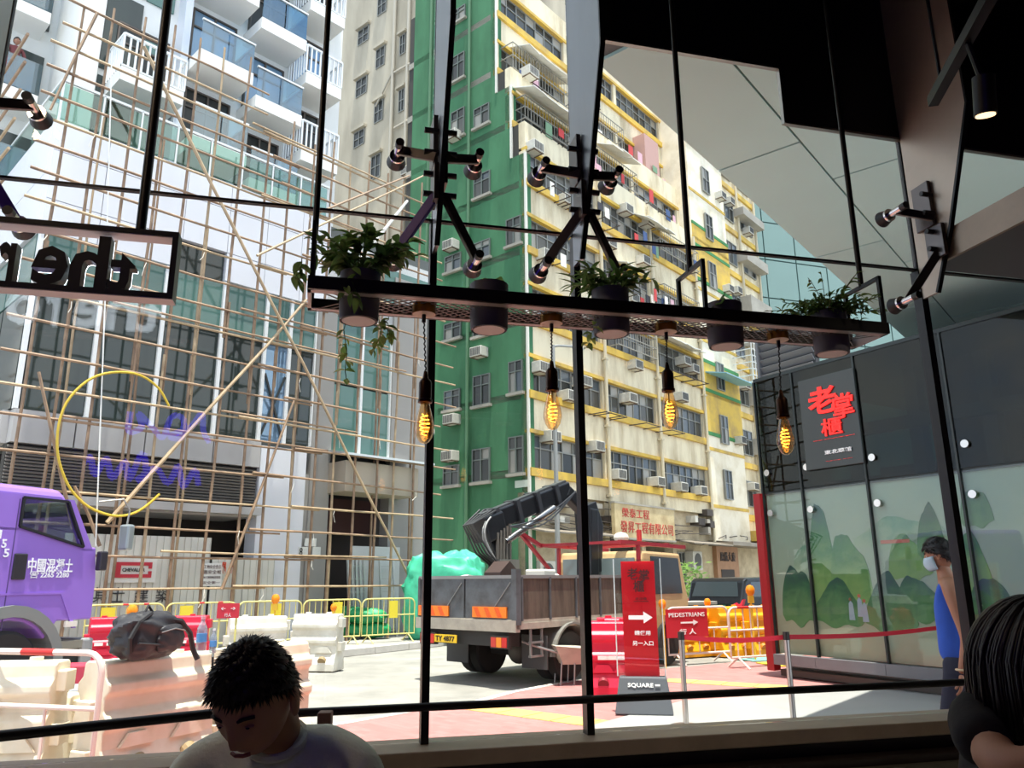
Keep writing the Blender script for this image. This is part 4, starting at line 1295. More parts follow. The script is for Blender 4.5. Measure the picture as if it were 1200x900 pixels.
for k in range(6):
    z = 12.0 + 2.62 * k
    MB().box(-9.3, -8.4, TY - .06, TY - .01, z, z + 2.4).build('pane', gdark, hot)
    MB().box(-8.35, -7.6, TY - .06, TY - .01, z, z + 1.4).build('pane', gteal, hot)
    MB().box(-11.6, -10.1, TY + 2.0, TY + 3.1, z - .63, z - .28).build('balcony_slab', wht_r, hot)
    MB().box(-11.6, -10.1, TY + 2.0, TY + 2.03, z - .25, z + .67).build('balcony_glass', gbal, hot)
    MB().box(-11.5, -9.9, TY + 2.93, TY + 2.98, z - .23, z + 1.5).build('pane', gdark, hot)

# hoarding of ribbed sheet metal in front of the building
hd = thing('site_hoarding', 'pale ribbed metal site hoarding with a red framed company logo', 'hoarding', HT.M)
hm = pm('hoarding_sheet', (208, 208, 200), .55, .15, var=.06, scale=1.2)
def hoard(x0, x1, top, y=-.35):
    n = max(1, round((x1 - x0) / .75)); w = (x1 - x0) / n
    for i in range(n):
        a = x0 + i * w
        pts = []
        m = 5
        for k in range(m):
            p = a + .006 + (w - .012) * k / m
            pts += [(p, y, 0), (p + w / m * .72, y, 0), (p + w / m * .78, y + .02, 0), (p + w / m * .94, y + .02, 0)]
        pts += [(a + w - .006, y, 0), (a + w - .006, y + .035, 0), (a + .006, y + .035, 0)]
        MB().prism([(p[0], p[1], .14) for p in pts], (0, 0, top - .14)).build('sheet', hm, hd)
hoard(-9.3, -6.2, 2.56); hoard(-6.15, -4.55, 2.08)
lg = thing('hoarding_logo_board', 'white board with a red C-shaped frame logo on the hoarding', 'sign', HT.M)
def hp(px, py, o=.42): return HT.uv(px, py, o)
a = hp(122, 683); b = hp(185, 655)
MB().box(a[0], b[0], -.40, -.375, a[1], b[1]).build('board', pm('logo_board', (220, 220, 214), .6), lg)
redlogo = pm('logo_red', (186, 44, 60), .6)
(x0, z0), (x1, z1) = hp(134, 677), hp(179, 659)
t_ = (z1 - z0) * .22
for q in ((x0, x1, z0, z0 + t_), (x0, x1, z1 - t_, z1), (x0, x0 + t_ * 1.6, z0 + t_, z1 - t_), (x1 - t_ * 1.0, x1, z0 + t_, z0 + t_ * 1.9), (x1 - t_ * 1.0, x1, z1 - t_ * 1.9, z1 - t_)):
    MB().box(q[0], q[1], -.42, -.39, q[2], q[3]).build('logo_bar', redlogo, lg)
text('lettering', 'CHEVALIER', .2, pm('print_dark', (50, 52, 56), .6), lg, T((x0 + x1) / 2, -.415, (z0 + z1) / 2), depth=.01, bold=.003, fit=((x1 - x0) * .62, t_ * 1.1))
for ch, c in zip('其士建築', (118, 139, 167, 192)):
    q0, q1 = hp(c - 9, 706), hp(c + 9, 688)
    text('lettering', ch, .4, pm('print_dark', (50, 52, 56), .6), hd, T((q0[0] + q1[0]) / 2, -.365, (q0[1] + q1[1]) / 2), depth=.012, fit=(q1[0] - q0[0], q1[1] - q0[1]))
nt = thing('site_notice', 'white printed notice sheet fixed to the hoarding', 'notice', HT.M)
a = hp(236, 687); b = hp(262, 660)
MB().box(a[0], b[0], -.39, -.372, a[1], b[1]).build('sheet', pm('notice_white', (226, 226, 222), .6), nt)
for k, (s, h) in enumerate((('工地安全告示', .17), ('戴安全帽', .17), ('施工期間敬請留意', .10), ('安全第一', .13))):
    text('lettering', s, .2, pm('print_grey', (120, 104, 104), .7), nt, T((a[0] + b[0]) / 2, -.394, b[1] - (b[1] - a[1]) * (.16 + .23 * k)), depth=.006, fit=((b[0] - a[0]) * .86, (b[1] - a[1]) * h))
for px in (263, 273):
    a = hp(px - 3, 672); b = hp(px + 3, 658)
    text('paper_strip_lettering', '福', .2, pm('orange_print', (206, 70, 40), .6), nt, T((a[0] + b[0]) / 2, -.39, (a[1] + b[1]) / 2), depth=.01, bold=.02, fit=(b[0] - a[0], b[1] - a[1]))

# ---------------------------------------------------------------- bamboo scaffold
bam = pm('bamboo', (160, 132, 104), .6, scale=3, col2=(114, 90, 70), thr=(.3, .65), stretch=(1, 1, 1))
bam2 = pm('bamboo_pale', (184, 160, 126), .55, scale=3, col2=(142, 118, 90), thr=(.3, .65))
sc = thing('bamboo_scaffold', 'bamboo pole scaffold covering the podium of the white building', 'scaffold', HT.M)
rs_ = random.Random(21)
def pole(a, b, r=.034, m=None):
    a, b = Vector(a), Vector(b)
    L = (b - a).length
    n = max(2, int(L / 1.6))
    pts = [a.lerp(b, i / n) + Vector((rs_.uniform(-.02, .02), rs_.uniform(-.02, .02), rs_.uniform(-.015, .015))) for i in range(n + 1)]
    MB().tube(pts, r, 6, taper=lambda t: 1.1 - .3 * t).build('pole', m or rs_.choice((bam, bam, bam2)), sc)
SY = -1.0
x = UL - .15
xs = []
while x < .0:
    xs.append(x); x += rs_.uniform(.58, .74)
for i, x in enumerate(xs):
    top = 14.6 + rs_.uniform(-.6, .5) if x < -6.4 else (13.4 + rs_.uniform(-.5, .4))
    lean = .12
    zm = rs_.uniform(5.5, 7.5)
    pole((x, SY, .12), (x + lean * .5 + rs_.uniform(-.05, .05), SY, zm + .9))
    pole((x + .06, SY + .05, zm), (x + lean, SY + .03, top))
    if i % 2 == 1: pole((x + .3, SY + .5, .12), (x + .34, SY + .5, 9 + rs_.uniform(0, 3)), .03)
z = 1.42
k = 0
while z < 13.2:
    m = bam2 if k % 3 == 0 else bam
    e = rs_.uniform(-6.5, -4.5)
    right = .35 + rs_.uniform(-.3, .5) if z < 11.5 else -.6
    dz = .0
    pole((UL - .6, SY - .06, z + .02), (e + .8, SY - .06, z + rs_.uniform(-.04, .04)), .03, m)
    pole((e, SY - .10, z + .05), (right, SY - .08, z + rs_.uniform(-.05, .05)), .03, m)
    if rs_.random() < .35: pole((rs_.uniform(-10, -6), SY - .1, z + .12), (rs_.uniform(-4, -.5), SY - .1, z + .1), .026)
    z += rs_.uniform(.56, .72); k += 1
for z in (13.4, 14.0):
    pole((UL - .4, SY - .06, z), (-6.0, SY - .06, z), .03)
# raking braces
def prk(p0, p1, r=.036, m=None, o=1.12):
    a, b = HT.uv(*p0, o), HT.uv(*p1, o)
    pole((a[0], -o, a[1]), (b[0], -o, b[1]), r, m)
prk((126, 612), (360, 352), .042, bam2); prk((168, 55), (482, 680), .038, bam2, 1.2); prk((113, 15), (58, 128), .036); prk((372, 250), (480, 205), .034)
prk((300, 300), (500, 205), .034, bam2); prk((85, 620), (45, 435), .036); prk((118, 640), (88, 570), .034); prk((260, 690), (345, 470), .034)
prk((420, 305), (478, 235), .05, pm('white_pole', (222, 220, 212), .5), 1.2)
for y in (1.6, 3.4, 5.2):
    pole((UL - 1.0, y, .12), (UL - .95, y, 13.5))
for k in range(18):
    pole((UL - 1.0, -1.1, 1.5 + k * .66), (UL - 1.0, 6.0, 1.5 + k * .66), .03)
for i in range(26):
    x, z = rs_.choice(xs), 1.42 + rs_.randint(0, 17) * .64
    MB().tube([(x + .04, SY - .10, z), (x + .02 + rs_.uniform(-.05, .05), SY - .13, z - .15), (x + rs_.uniform(-.1, .1), SY - .12, z - rs_.uniform(.2, .5))], .008, 4).build('tie', pm('tie_white', (214, 208, 196), .7), sc)
# white hanging rope and the yellow hose coil
rp = thing('hanging_rope', 'thin pale rope hanging down the scaffold near the lettered sign', 'rope', HT.M)
a = HT.uv(131, 60, 1.15); b = HT.uv(112, 640, 1.15)
MB().tube([(a[0], -1.15, a[1]), ((a[0] + b[0]) / 2 + .03, -1.15, (a[1] + b[1]) / 2), (b[0], -1.15, b[1])], .015, 5).build('rope_strand', pm('rope_white', (226, 224, 218), .7), rp)
hs = thing('yellow_hose', 'yellow hose looped in a large open ring on the scaffold', 'hose', HT.M)
pts = []
for (px, py) in ((198, 476), (186, 455), (165, 440), (140, 436), (115, 440), (95, 452), (78, 472), (69, 497), (67, 525), (72, 550), (84, 575), (104, 594), (130, 604), (152, 603), (170, 594), (187, 579)):
    q = HT.uv(px, py, 1.2); pts.append(Vector((q[0], -1.2, q[1])))
sm_ = []
for i in range(len(pts) - 1):
    for k in range(3): 
        p0, p1, p2, p3 = pts[max(0, i - 1)], pts[i], pts[i + 1], pts[min(len(pts) - 1, i + 2)]
        t = k / 3
        sm_.append(.5 * ((2 * p1) + (p2 - p0) * t + (2 * p0 - 5 * p1 + 4 * p2 - p3) * t * t + (3 * p1 - p0 - 3 * p2 + p3) * t ** 3))
sm_.append(pts[-1])
MB().tube(sm_, .026, 8).build('hose_loop', pm('hose_yellow', (196, 166, 48), .45), hs, smooth=True)
# number plates on the pier
np_ = thing('pier_number_sign', 'small white number plates on the grey pier', 'sign', HT.M)
for (p0, p1, s) in (((350, 652), (363, 641), '8'), ((366, 652), (376, 641), '··'), ((357, 640), (371, 631), '·')):
    a, b = HT.uv(*p0, .15), HT.uv(*p1, .15)
    MB().box(a[0], b[0], -.15, -.12, a[1], b[1]).build('plate', pm('plate_white', (226, 226, 220), .5), np_)
a, b = HT.uv(351, 651, .17), HT.uv(355, 642, .17)
text('lettering', '8', .3, black, np_, T((a[0] + b[0]) / 2, -.16, (a[1] + b[1]) / 2), depth=.01, fit=(b[0] - a[0], b[1] - a[1]))

# ================================================================ crane truck
CT = yawM((.09, 13.78, 0), 42)
ct = thing('crane_truck', 'flatbed truck with a folded black crane, rear end towards the window', 'truck', CT)
bed_g = pm('bed_grey', (96, 100, 104), .6, .2, scale=3, col2=(70, 70, 70), thr=(.3, .6))
bed_b = pm('bed_rusty', (104, 92, 80), .7, .2, scale=3, col2=(66, 58, 52), thr=(.3, .6), stretch=(3, 3, .4))
dusty = pm('bed_dusty', (176, 168, 154), .8, var=.25, scale=5)
tyre = pm('tyre', (48, 47, 46), .85, var=.2, scale=8)
hubm = pm('wheel_hub', (110, 104, 96), .6, .4)
cr_blk = pm('crane_black', (36, 38, 42), .35, .3, var=.2, scale=3)
truck_dark = pm('chassis_dark', (44, 42, 40), .7)
orange_r = pm('reflector_orange', (240, 130, 30), .4)
X0, X1, HW = -1.3, 2.15, 1.1
MB().box(X0, X1, -HW, HW, .92, .98).build('bed_floor', dusty, ct)
MB().box(X0 - .02, X1, -HW - .02, -HW + .05, .84, .93).build('bed_edge', dusty, ct)
MB().box(X0 - .04, X0 + .06, -HW - .02, HW + .02, .80, .97).build('tail_beam', dusty, ct)
MB().box(X0, X0 + .05, -HW, -.02, .98, 1.60).build('tailgate', bed_g, ct)
MB().box(X0, X0 + .05, .02, HW, .98, 1.60).build('tailgate', bed_g, ct)
MB().box(X0 - .02, X1, HW - .05, HW, .98, 1.60).build('side_board', bed_g, ct)
n = 5
for i in range(n):
    a, b = X0 + .10 + (X1 - X0 - .1) * i / n, X0 + .10 + (X1 - X0 - .1) * (i + 1) / n
    sb_ = MB().box(a + .012, b - .012, -HW, -HW + .05, .98, 1.58).build('side_board', bed_b, ct)
    MB().box(a - .0, a + .03, -HW - .03, -HW, .96, 1.60).build('side_rib', bed_g, sb_)
MB().box(X0, X1, -HW - .02, -HW + .06, 1.58, 1.63).build('top_rail', pm('rail_grey', (140, 140, 138), .5, .4), ct)
MB().box(X0 - .01, X0 + .06, -HW, HW, 1.58, 1.63).build('top_rail', pm('rail_grey', (140, 140, 138), .5, .4), ct)
MB().box(X0 - .03, X0 + .08, -HW - .03, -HW + .07, .9, 1.72).build('corner_post', bed_g, ct)
for s in (0, 1):
    y0, y1 = ((-HW + .1, -.05), (.05, HW - .1))[s]
    MB().bar((X0 - .02, y0, 1.52), (X0 - .02, (y0 + y1) / 2, 1.0), .012, .012).build('tail_stay', pm('rail_grey', (140, 140, 138), .5), ct)
for y0 in (-.92, .35):
    rf = MB().box(X0 - .03, X0 - .005, y0, y0 + .72, 1.0, 1.16).build('tail_reflector', orange_r, ct)
    for k in range(3):
        MB().prism([(X0 - .034, y0 + .08 + k * .22, 1.01), (X0 - .034, y0 + .17 + k * .22, 1.01), (X0 - .034, y0 + .25 + k * .22, 1.15), (X0 - .034, y0 + .16 + k * .22, 1.15)], (.006, 0, 0)).build('stripe', pm('reflector_red_orange', (230, 92, 24), .4), rf)
# chassis, axle, wheels
for y in (-.38, .38): MB().box(X0 + .2, 3.4, y - .04, y + .04, .62, .84).build('chassis_rail', truck_dark, ct)
MB().box(X0 + .05, X0 + .3, -.9, .95, .58, .84).build('underrun_beam', truck_dark, ct)
MB().cyl((0, -.9, .39), (0, .9, .39), .07, n=10).build('axle', truck_dark, ct)
MB().ball((0, 0, .39), .2, 12, 8).build('differential', hubm, ct, smooth=True)
def wheel(parent, x, y, r=.39, w=.22, name='wheel', side=-1):
    wl_ = MB().lathe([(r * .55, -w / 2), (r * .92, -w / 2), (r, -w * .36), (r, w * .36), (r * .92, w / 2), (r * .55, w / 2)], 24).build(name, tyre, parent, T(x, y, r) @ RX(PI / 2), smooth=True)
    MB().lathe([(0, side * -.0 - w * .1), (r * .5, -w * .1), (r * .56, -w * .45), (r * .6, -w * .45), (r * .6, w * .45), (r * .5, w * .4), (0, w * .15)], 18).build('rim', hubm, wl_, smooth=True)
    for k in range(6):
        a = k * PI / 3
        MB().cyl((r * .3 * math.cos(a), r * .3 * math.sin(a), -w * .1), (r * .3 * math.cos(a), r * .3 * math.sin(a), w * .3), .02, n=6).build('wheel_nut', truck_dark, wl_)
    return wl_
for y in (-.98, -.72, .72, .98): wheel(ct, 0, y)
for y in (-.95, .95): wheel(ct, 3.05, y)
for y in (-.98, .98):
    pts = [(.50 * math.cos(a), y, .40 + .50 * math.sin(a)) for a in [i * PI / 10 for i in range(11)]]
    mg = MB()
    for p, q in zip(pts, pts[1:]): mg.bar(p, q, .42, .02, up=(0, 1, 0))
    mg2 = MB()
    prof = [(.50 * math.cos(i * PI / 12), .40 + .50 * math.sin(i * PI / 12)) for i in range(13)] + [(.47 * math.cos(i * PI / 12), .40 + .47 * math.sin(i * PI / 12)) for i in range(12, -1, -1)]
    mg2.prism([(p[0], y - .2 if y < 0 else y - .2, p[1]) for p in prof], (0, .4, 0)).build('mudguard', pm('mudguard_grey', (120, 118, 112), .6), ct)
for y in (-.86, .86):
    MB().box(-.62, -.60, y - .26, y + .26, .22, .72).build('mudflap', pm('mudflap', (74, 74, 74), .8), ct)
lad = MB()
for x in (-.98, -.72): lad.box(x, x + .03, -HW, -HW + .03, .42, .86)
for z in (.42, .62, .83): lad.box(-.98, -.69, -HW - .01, -HW + .05, z, z + .03)
lad.build('step_ladder', pm('rail_grey', (140, 140, 138), .5), ct)
for y0 in (-.98, .62):
    tl = MB().box(X0 - .06, X0 + .02, y0, y0 + .36, .56, .74).build('tail_lamp', truck_dark, ct)
    for k, c in enumerate(((200, 40, 36), (240, 140, 40), (200, 60, 50))):
        MB().box(X0 - .07, X0 - .055, y0 + .02 + k * .11, y0 + .12 + k * .11, .58, .72).build('lens', pm('lens_%d' % k, c, .3), tl)
# plate on the left of the tail
pl = MB().box(X0 - .06, X0 - .045, .12, .64, .60, .72).build('number_plate', pm('plate_yellow', (242, 196, 30), .4), ct)
text('lettering', 'TY 4877', .1, black, pl, T(X0 - .064, .38, .66) @ RZ(-PI / 2), depth=.006, bold=.002, fit=(.44, .08))
# cab with red roof rack
cab_c = pm('cab_cream', (206, 176, 128), .45, var=.1)
cabp = [(2.32, .62), (3.92, .62), (3.98, 1.15), (3.72, 2.05), (2.38, 2.08), (2.32, 1.9)]
MB().prism([(p[0], -1.0, p[1]) for p in cabp], (0, 2.0, 0)).build('cab', cab_c, ct, bevel=.05)
MB().prism([(2.62, -1.012, 1.28), (3.72, -1.012, 1.28), (3.62, -1.012, 1.95), (2.62, -1.012, 1.98)], (0, .02, 0)).build('side_window', g1, ct)
MB().box(2.30, 2.325, -.85, .85, 1.25, 1.95).build('rear_window', pm('rear_window_pale', (128, 142, 142), .2), ct)
red_rack = pm('rack_red', (160, 38, 50), .5)
for y in (-.95, .95):
    MB().bar((1.7, y, 2.22), (4.0, y, 2.18), .07, .07).build('roof_rack_rail', red_rack, ct)
    MB().bar((2.3, y, .98), (2.3, y, 2.2), .06, .06).build('rack_post', red_rack, ct)
for x in (1.75, 2.6, 3.4): MB().bar((x, -.95, 2.22), (x, .95, 2.22), .06, .05).build('rack_crossbar', red_rack, ct)
MB().bar((1.1, .95, 2.45), (1.75, .95, 2.2), .07, .07).build('rack_brace', red_rack, ct)
MB().bar((1.1, .95, 2.45), (2.25, .95, 1.55), .06, .06).build('rack_brace', red_rack, ct)
MB().cyl((2.9, -.6, 2.24), (2.9, -.6, 2.50), .05, n=10).build('beacon', pm('beacon_red', (200, 60, 60), .4), ct)
MB().ball((2.35, -.55, 2.33), .13, 10, 8, (1.4, 1, .8)).build('sack', pm('sack_white', (222, 216, 204), .9), ct)
# crane
cb = MB(); cb.box(-.45, -.05, .05, .55, .98, 1.5); cb.build('crane_base', cr_blk, ct, bevel=.03)
MB().cyl((-.25, .3, 1.4), (-.25, .3, 2.55), .15, .13, n=12).build('crane_column', cr_blk, ct, smooth=True)
for k in range(5):
    MB().cyl((-.42 + .08 * k, .12, 1.5), (-.42 + .08 * k, .10, 2.35 + .04 * k), .03, n=6).build('valve_rod', hubm, ct)
bm_ = MB().bar((-.55, .3, 2.50), (1.55, .12, 3.22), .26, .34).build('main_boom', cr_blk, ct, bevel=.03)
MB().bar((-.65, .3, 2.62), (1.45, .12, 3.36), .16, .10).build('boom_extension', pm('crane_grey', (110, 112, 116), .3, .6), bm_)
MB().cyl((-.2, .12, 2.2), (1.0, .0, 2.85), .06, n=10).build('lift_cylinder', pm('cylinder_steel', (150, 150, 150), .25, .9), ct, smooth=True)
MB().bar((1.45, .1, 3.2), (2.15, .06, 2.78), .22, .24).build('knuckle', cr_blk, ct, bevel=.03)
MB().bar((2.12, .06, 2.90), (2.05, .06, 1.35), .26, .36).build('outer_arm', cr_blk, ct, bevel=.03)
hr_ = random.Random(9)
for k_ in range(4):
    q0_ = Vector((-.35 + .5 * k_, .27 - .04 * k_, 2.57 + .172 * k_))
    MB().obox(q0_ + Vector((0, 0, .0)), (.10, .32, .42), RY(-.33)).build('boom_collar', pm('crane_dark_grey', (62, 64, 68), .4, .4), bm_)
MB().prism([(1.9, -.10, 2.95), (2.2, -.10, 3.05), (2.42, -.10, 2.6), (2.32, -.10, 1.7), (2.0, -.10, 1.7), (1.95, -.10, 2.5)], (0, .34, 0)).build('arm_cheek', cr_blk, ct, bevel=.02)
MB().box(-.5, 0, -.02, .12, 1.5, 1.9).build('valve_block', pm('valve_grey', (120, 118, 112), .5, .4), ct)
MB().obox((-.45, .3, 2.45), (.5, .42, .45), RY(-.3)).build('boom_head', cr_blk, ct, bevel=.04)
for k_ in range(5):
    MB().tube([Vector((-.5 + .03 * k_, .45 - .08 * k_, 2.75)), Vector((-.95 - .05 * k_, .4 - .1 * k_, 2.45)), Vector((-.75, .3 - .08 * k_, 2.0)), Vector((-.35, .25 - .05 * k_, 1.75))], .018, 5).build('hydraulic_hose', pm('hose_black', (50, 50, 52), .4), ct)
MB().obox((-.15, -.62, 1.55), (.5, .35, .35), RZ(.3)).build('white_block', pm('sack_white', (222, 216, 204), .9), ct, bevel=.03)
for k in range(7):
    a = Vector((-.6 + hr_.uniform(-.05, .1), .2 + hr_.uniform(-.15, .1), 2.6)); b = Vector((-.35 + hr_.uniform(-.1, .1), .15, 1.8))
    mid = (a + b) / 2 + Vector((-.35 - hr_.random() * .25, -.1, .1))
    pts = [(1 - t) ** 2 * a + 2 * t * (1 - t) * mid + t * t * b for t in [i / 10 for i in range(11)]]
    MB().tube(pts, .016, 5).build('hydraulic_hose', pm('hose_black', (50, 50, 52), .4) if k % 2 else pm('hose_pale', (170, 170, 166), .4), ct)
for k in range(3):
    pts = [Vector((-.3 + 1.9 * t, -.06, 2.45 + .75 * t - .35 * math.sin(PI * t) * (.4 + .2 * k))) for t in [i / 12 for i in range(13)]]
    MB().tube(pts, .014, 5).build('hydraulic_hose', pm('hose_black', (50, 50, 52), .4), ct)
# load: steel wedge and rubble sacks
MB().prism([(-1.0, -.1, .98), (-.45, -.1, .98), (-.55, -.1, 1.72), (-.72, -.1, 1.86), (-.95, -.1, 1.68)], (0, -.35, 0)).build('steel_wedge', pm('wedge_brown', (62, 44, 38), .6), ct)
lsk = thing('rubble_sack', 'white rubble sacks lying in the truck bed', 'sack', CT @ T(.1, -.5, 1.0))
def sack(parent, x, y, z, s, m):
    me = MB().ball((0, 0, 0), s, 10, 7, (1.3, .9, .75)).mesh('sack_body', m, smooth=True)
    put('sack_body', me, parent, T(x, y, z) @ RZ(hr_.uniform(0, 3)))
bpy.data.objects.remove(lsk)
for k, (x, y, z, s) in enumerate(((.25, -.5, 1.42, .30), (-.6, .65, 1.40, .30), (.1, .05, 1.38, .28), (.8, -.55, 1.35, .26))):
    me = MB().ball((0, 0, 0), s, 12, 8, (1.25, .9, .85)).mesh('sack_body', pm('sack_white', (222, 216, 204), .9), smooth=True)
    put('load_sack', me, ct, T(x, y, z))

# ================================================================ purple mixer truck
PT = Frame((-5.95, 10.63), 21)
pt = thing('mixer_truck', 'purple concrete mixer truck cab with white Chinese lettering', 'truck', PT.M)
purple = pm('truck_purple', (150, 112, 206), .35, var=.05, scale=2)
arch_g = pm('arch_grey', (132, 136, 134), .5, .2)
def P(px, py): return PT.uv(px, py)
XF = P(110, 700)[0]
xr = -2.35                                   # rear of the cab
WD = 2.3
zs_r, zs_f = P(25, 617)[1], P(96, 641)[1]
xb, xa0, xa1 = P(25, 600)[0], P(80, 585)[0], P(97, 640)[0]
ztop = P(30, 583)[1]
roof_z = 2.78
zsill = P(60, 728)[1]
# lower body with wheel arch, both sides closed by the door skins
low = [(xr, .98), (xr, zs_r), (xb, zs_r), (xa1, zs_f), (XF - .10, zs_f), (XF, 1.6), (XF, zsill + .02), (P(56, 728)[0], zsill)]
ax = P(2, 790)[0]
arch = [(ax + .62 * math.cos(a), .50 + .62 * math.sin(a)) for a in [i * PI / 10 for i in range(0, 11)]]
low2 = [(xr, .78), (xr, zs_r), (xb, zs_r), (xa1, zs_f), (XF - .06, zs_f), (XF, 1.6), (XF, zsill)] + [(ax + .66, zsill)] + [p for p in arch if p[1] > .7]
MB().prism([(p[0], 0, p[1]) for p in low2], (0, WD, 0)).build('lower_cab', purple, pt, bevel=.02)
MB().prism([(xr, -.02, ztop), (xa0 + .02, -.02, ztop), (xa0 - .10, .06, roof_z), (xr, .06, roof_z)], (0, WD + .0, 0)).build('roof', purple, pt, bevel=.06)
for y in (0, WD - .06):
    MB().prism([(xr, y, zs_r - .05), (xb, y, zs_r - .05), (xb, y, ztop + .03), (xr, y, ztop + .03)], (0, .06, 0)).build('rear_pillar', purple, pt)
    MB().prism([(xa1, y, zs_f - .05), (XF - .10, y, zs_f - .05), (xa0 + .10, y, ztop + .03), (xa0, y, ztop + .03)], (0, .06, 0)).build('front_pillar', purple, pt)
cabin_glass = glass('cab_glass', (226, 234, 230), refl=.06)
for y in (.02, WD - .04):
    MB().prism([(xb, y, zs_r), (xa1, y, zs_f), (xa0, y, ztop), (xb, y, ztop)], (0, .012, 0)).build('side_glass', cabin_glass, pt)
    f = MB()
    lp = [(xb, y - .025, zs_r), (xa1, y - .025, zs_f), (xa0, y - .025, ztop), (xb, y - .025, ztop)]
    for a, b in zip(lp, lp[1:] + lp[:1]): f.bar(a, b, .03, .05, up=(0, 1, 0))
    f.build('window_seal', black, pt)
MB().prism([(XF - .09, .05, zs_f), (XF - .09, WD - .05, zs_f), (xa0 + .06, WD - .05, ztop), (xa0 + .06, .05, ztop)], (-.012, 0, 0)).build('windscreen', cabin_glass, pt)
MB().box(xr, xr + .05, 0.05, WD - .05, .9, roof_z - .05).build('rear_wall', purple, pt)
MB().prism([(xr, -.012, P(0, 563)[1] * 0 + 1.42), (xr, -.012, 1.445), (ax + .7, -.012, 1.445), (ax + .95, -.012, .98), (ax + .90, -.012, .98), (ax + .66, -.012, 1.42)], (0, .03, 0)).build('arch_flare', purple, pt)
fl_o = [(ax + .78 * math.cos(i * PI / 14), .52 + .78 * math.sin(i * PI / 14)) for i in range(15)]
fl_i = [(ax + .64 * math.cos(i * PI / 14), .52 + .64 * math.sin(i * PI / 14)) for i in range(14, -1, -1)]
MB().prism([(p[0], -.06, p[1]) for p in fl_o + fl_i], (0, .45, 0)).build('wheel_arch', arch_g, pt)
wheel(pt, ax, .15, .50, .30)
wheel(pt, ax, WD - .15, .50, .30)
MB().box(ax + .70, XF + .02, -.02, WD, .72, .82).build('step_bar', pm('step_steel', (150, 146, 134), .5, .5), pt)
MB().box(ax + .75, XF - .05, .02, .5, .36, .72).build('step_box', truck_dark, pt)
MB().box(XF - .12, XF + .06, -.03, WD + .03, .40, .84).build('bumper', pm('bumper_grey', (150, 150, 150), .5), pt, bevel=.03)
MB().box(P(79, 0)[0] if False else XF - .42, XF - .24, -.03, .0, 1.0, 1.07).build('side_marker_lamp', pm('lamp_clear', (232, 226, 216), .3), pt)
hx, hz = P(22, 664); MB().box(hx - .09, hx + .09, -.03, .0, hz - .16, hz + .16).build('door_handle', pm('handle_black', (40, 36, 44), .4), pt, bevel=.02)
for xx in (P(14, 650)[0],):
    MB().box(xx - .006, xx + .006, -.004, .0, 1.0, 2.6).build('door_seam', pm('seam_dark', (84, 62, 120), .5), pt)
wl_t = pm('truck_lettering', (240, 238, 246), .5)
a, b = P(31, 671), P(86, 655)
text('lettering', '中國混凝土', .3, wl_t, pt, T((a[0] + b[0]) / 2, -.008, (a[1] + b[1]) / 2), depth=.008, bold=.005, fit=(b[0] - a[0], b[1] - a[1]))
a, b = P(34, 676), P(81, 668)
text('lettering', '☎ 2265 2280', .2, wl_t, pt, T((a[0] + b[0]) / 2, -.008, (a[1] + b[1]) / 2 - .02), depth=.008, bold=.003, fit=(b[0] - a[0], b[1] - a[1]))
for s, (x0_, y0_, x1_, y1_) in (('5', (1, 642, 8, 632)), ('5', (3, 653, 11, 643)), ('1', (-5, 631, 2, 621))):
    a, b = P(x0_, y0_), P(x1_, y1_)
    text('lettering', s, .2, wl_t, pt, T((a[0] + b[0]) / 2, -.008, (a[1] + b[1]) / 2), depth=.008, bold=.004, fit=(b[0] - a[0], b[1] - a[1]))
# cab interior
seat_m = pm('seat_grey', (150, 150, 154), .8)
MB().box(xr + .25, xr + .85, .25, .85, 1.2, 1.45).build('seat', seat_m, pt); MB().box(xr + .12, xr + .3, .25, .85, 1.4, 2.2).build('seat_back', seat_m, pt)
MB().box(XF - .55, XF - .12, .06, WD - .06, 1.35, 1.75).build('dashboard', truck_dark, pt)
MB().tube([(XF - .72 + .10 * math.sin(a), .55 + .24 * math.cos(a), 1.80 + .16 * math.sin(a)) for a in [i * 2 * PI / 20 for i in range(20)]], .016, 6, closed=True).build('steering_wheel', black, pt)
mr = MB(); p0 = Vector((XF - .12, -.02, P(95, 586)[1]))
mr.tube([p0, p0 + Vector((.25, -.18, .05)), p0 + Vector((.36, -.20, -.1)), p0 + Vector((.34, -.2, -.3))], .014, 6)
mr.build('mirror_arm', pm('arm_grey', (150, 146, 140), .4, .4), pt)
q = p0 + Vector((.34, -.2, -.32))
MB().box(q.x - .05, q.x + .07, q.y - .09, q.y + .09, q.z - .34, q.z + .02).build('mirror', pm('mirror_body', (150, 156, 156), .3, .4), pt, bevel=.03)
MB().box(XF - .10, XF + .02, -.16, -.06, q.z - .62, q.z - .36).build('lower_mirror', pm('handle_black', (40, 36, 44), .4), pt, bevel=.02)
# chassis and drum behind the cab, off the left edge
for y in (.6, 1.7): MB().box(xr - 5.2, xr + .3, y - .05, y + .05, .72, .95).build('chassis_rail', truck_dark, pt)
dr = MB().lathe([(0, 0), (.75, .05), (1.1, 1.0), (1.12, 2.0), (.75, 3.4), (.45, 3.9), (0, 3.9)], 24).build('mixer_drum', pm('drum_white', (214, 208, 220), .5), pt, T(xr - .9, WD / 2, 1.8) @ RY(-PI / 2 + .22), smooth=True)
for x in (xr - 2.6, xr - 3.9):
    for y in (.2, WD - .2): wheel(pt, x, y, .50, .34)

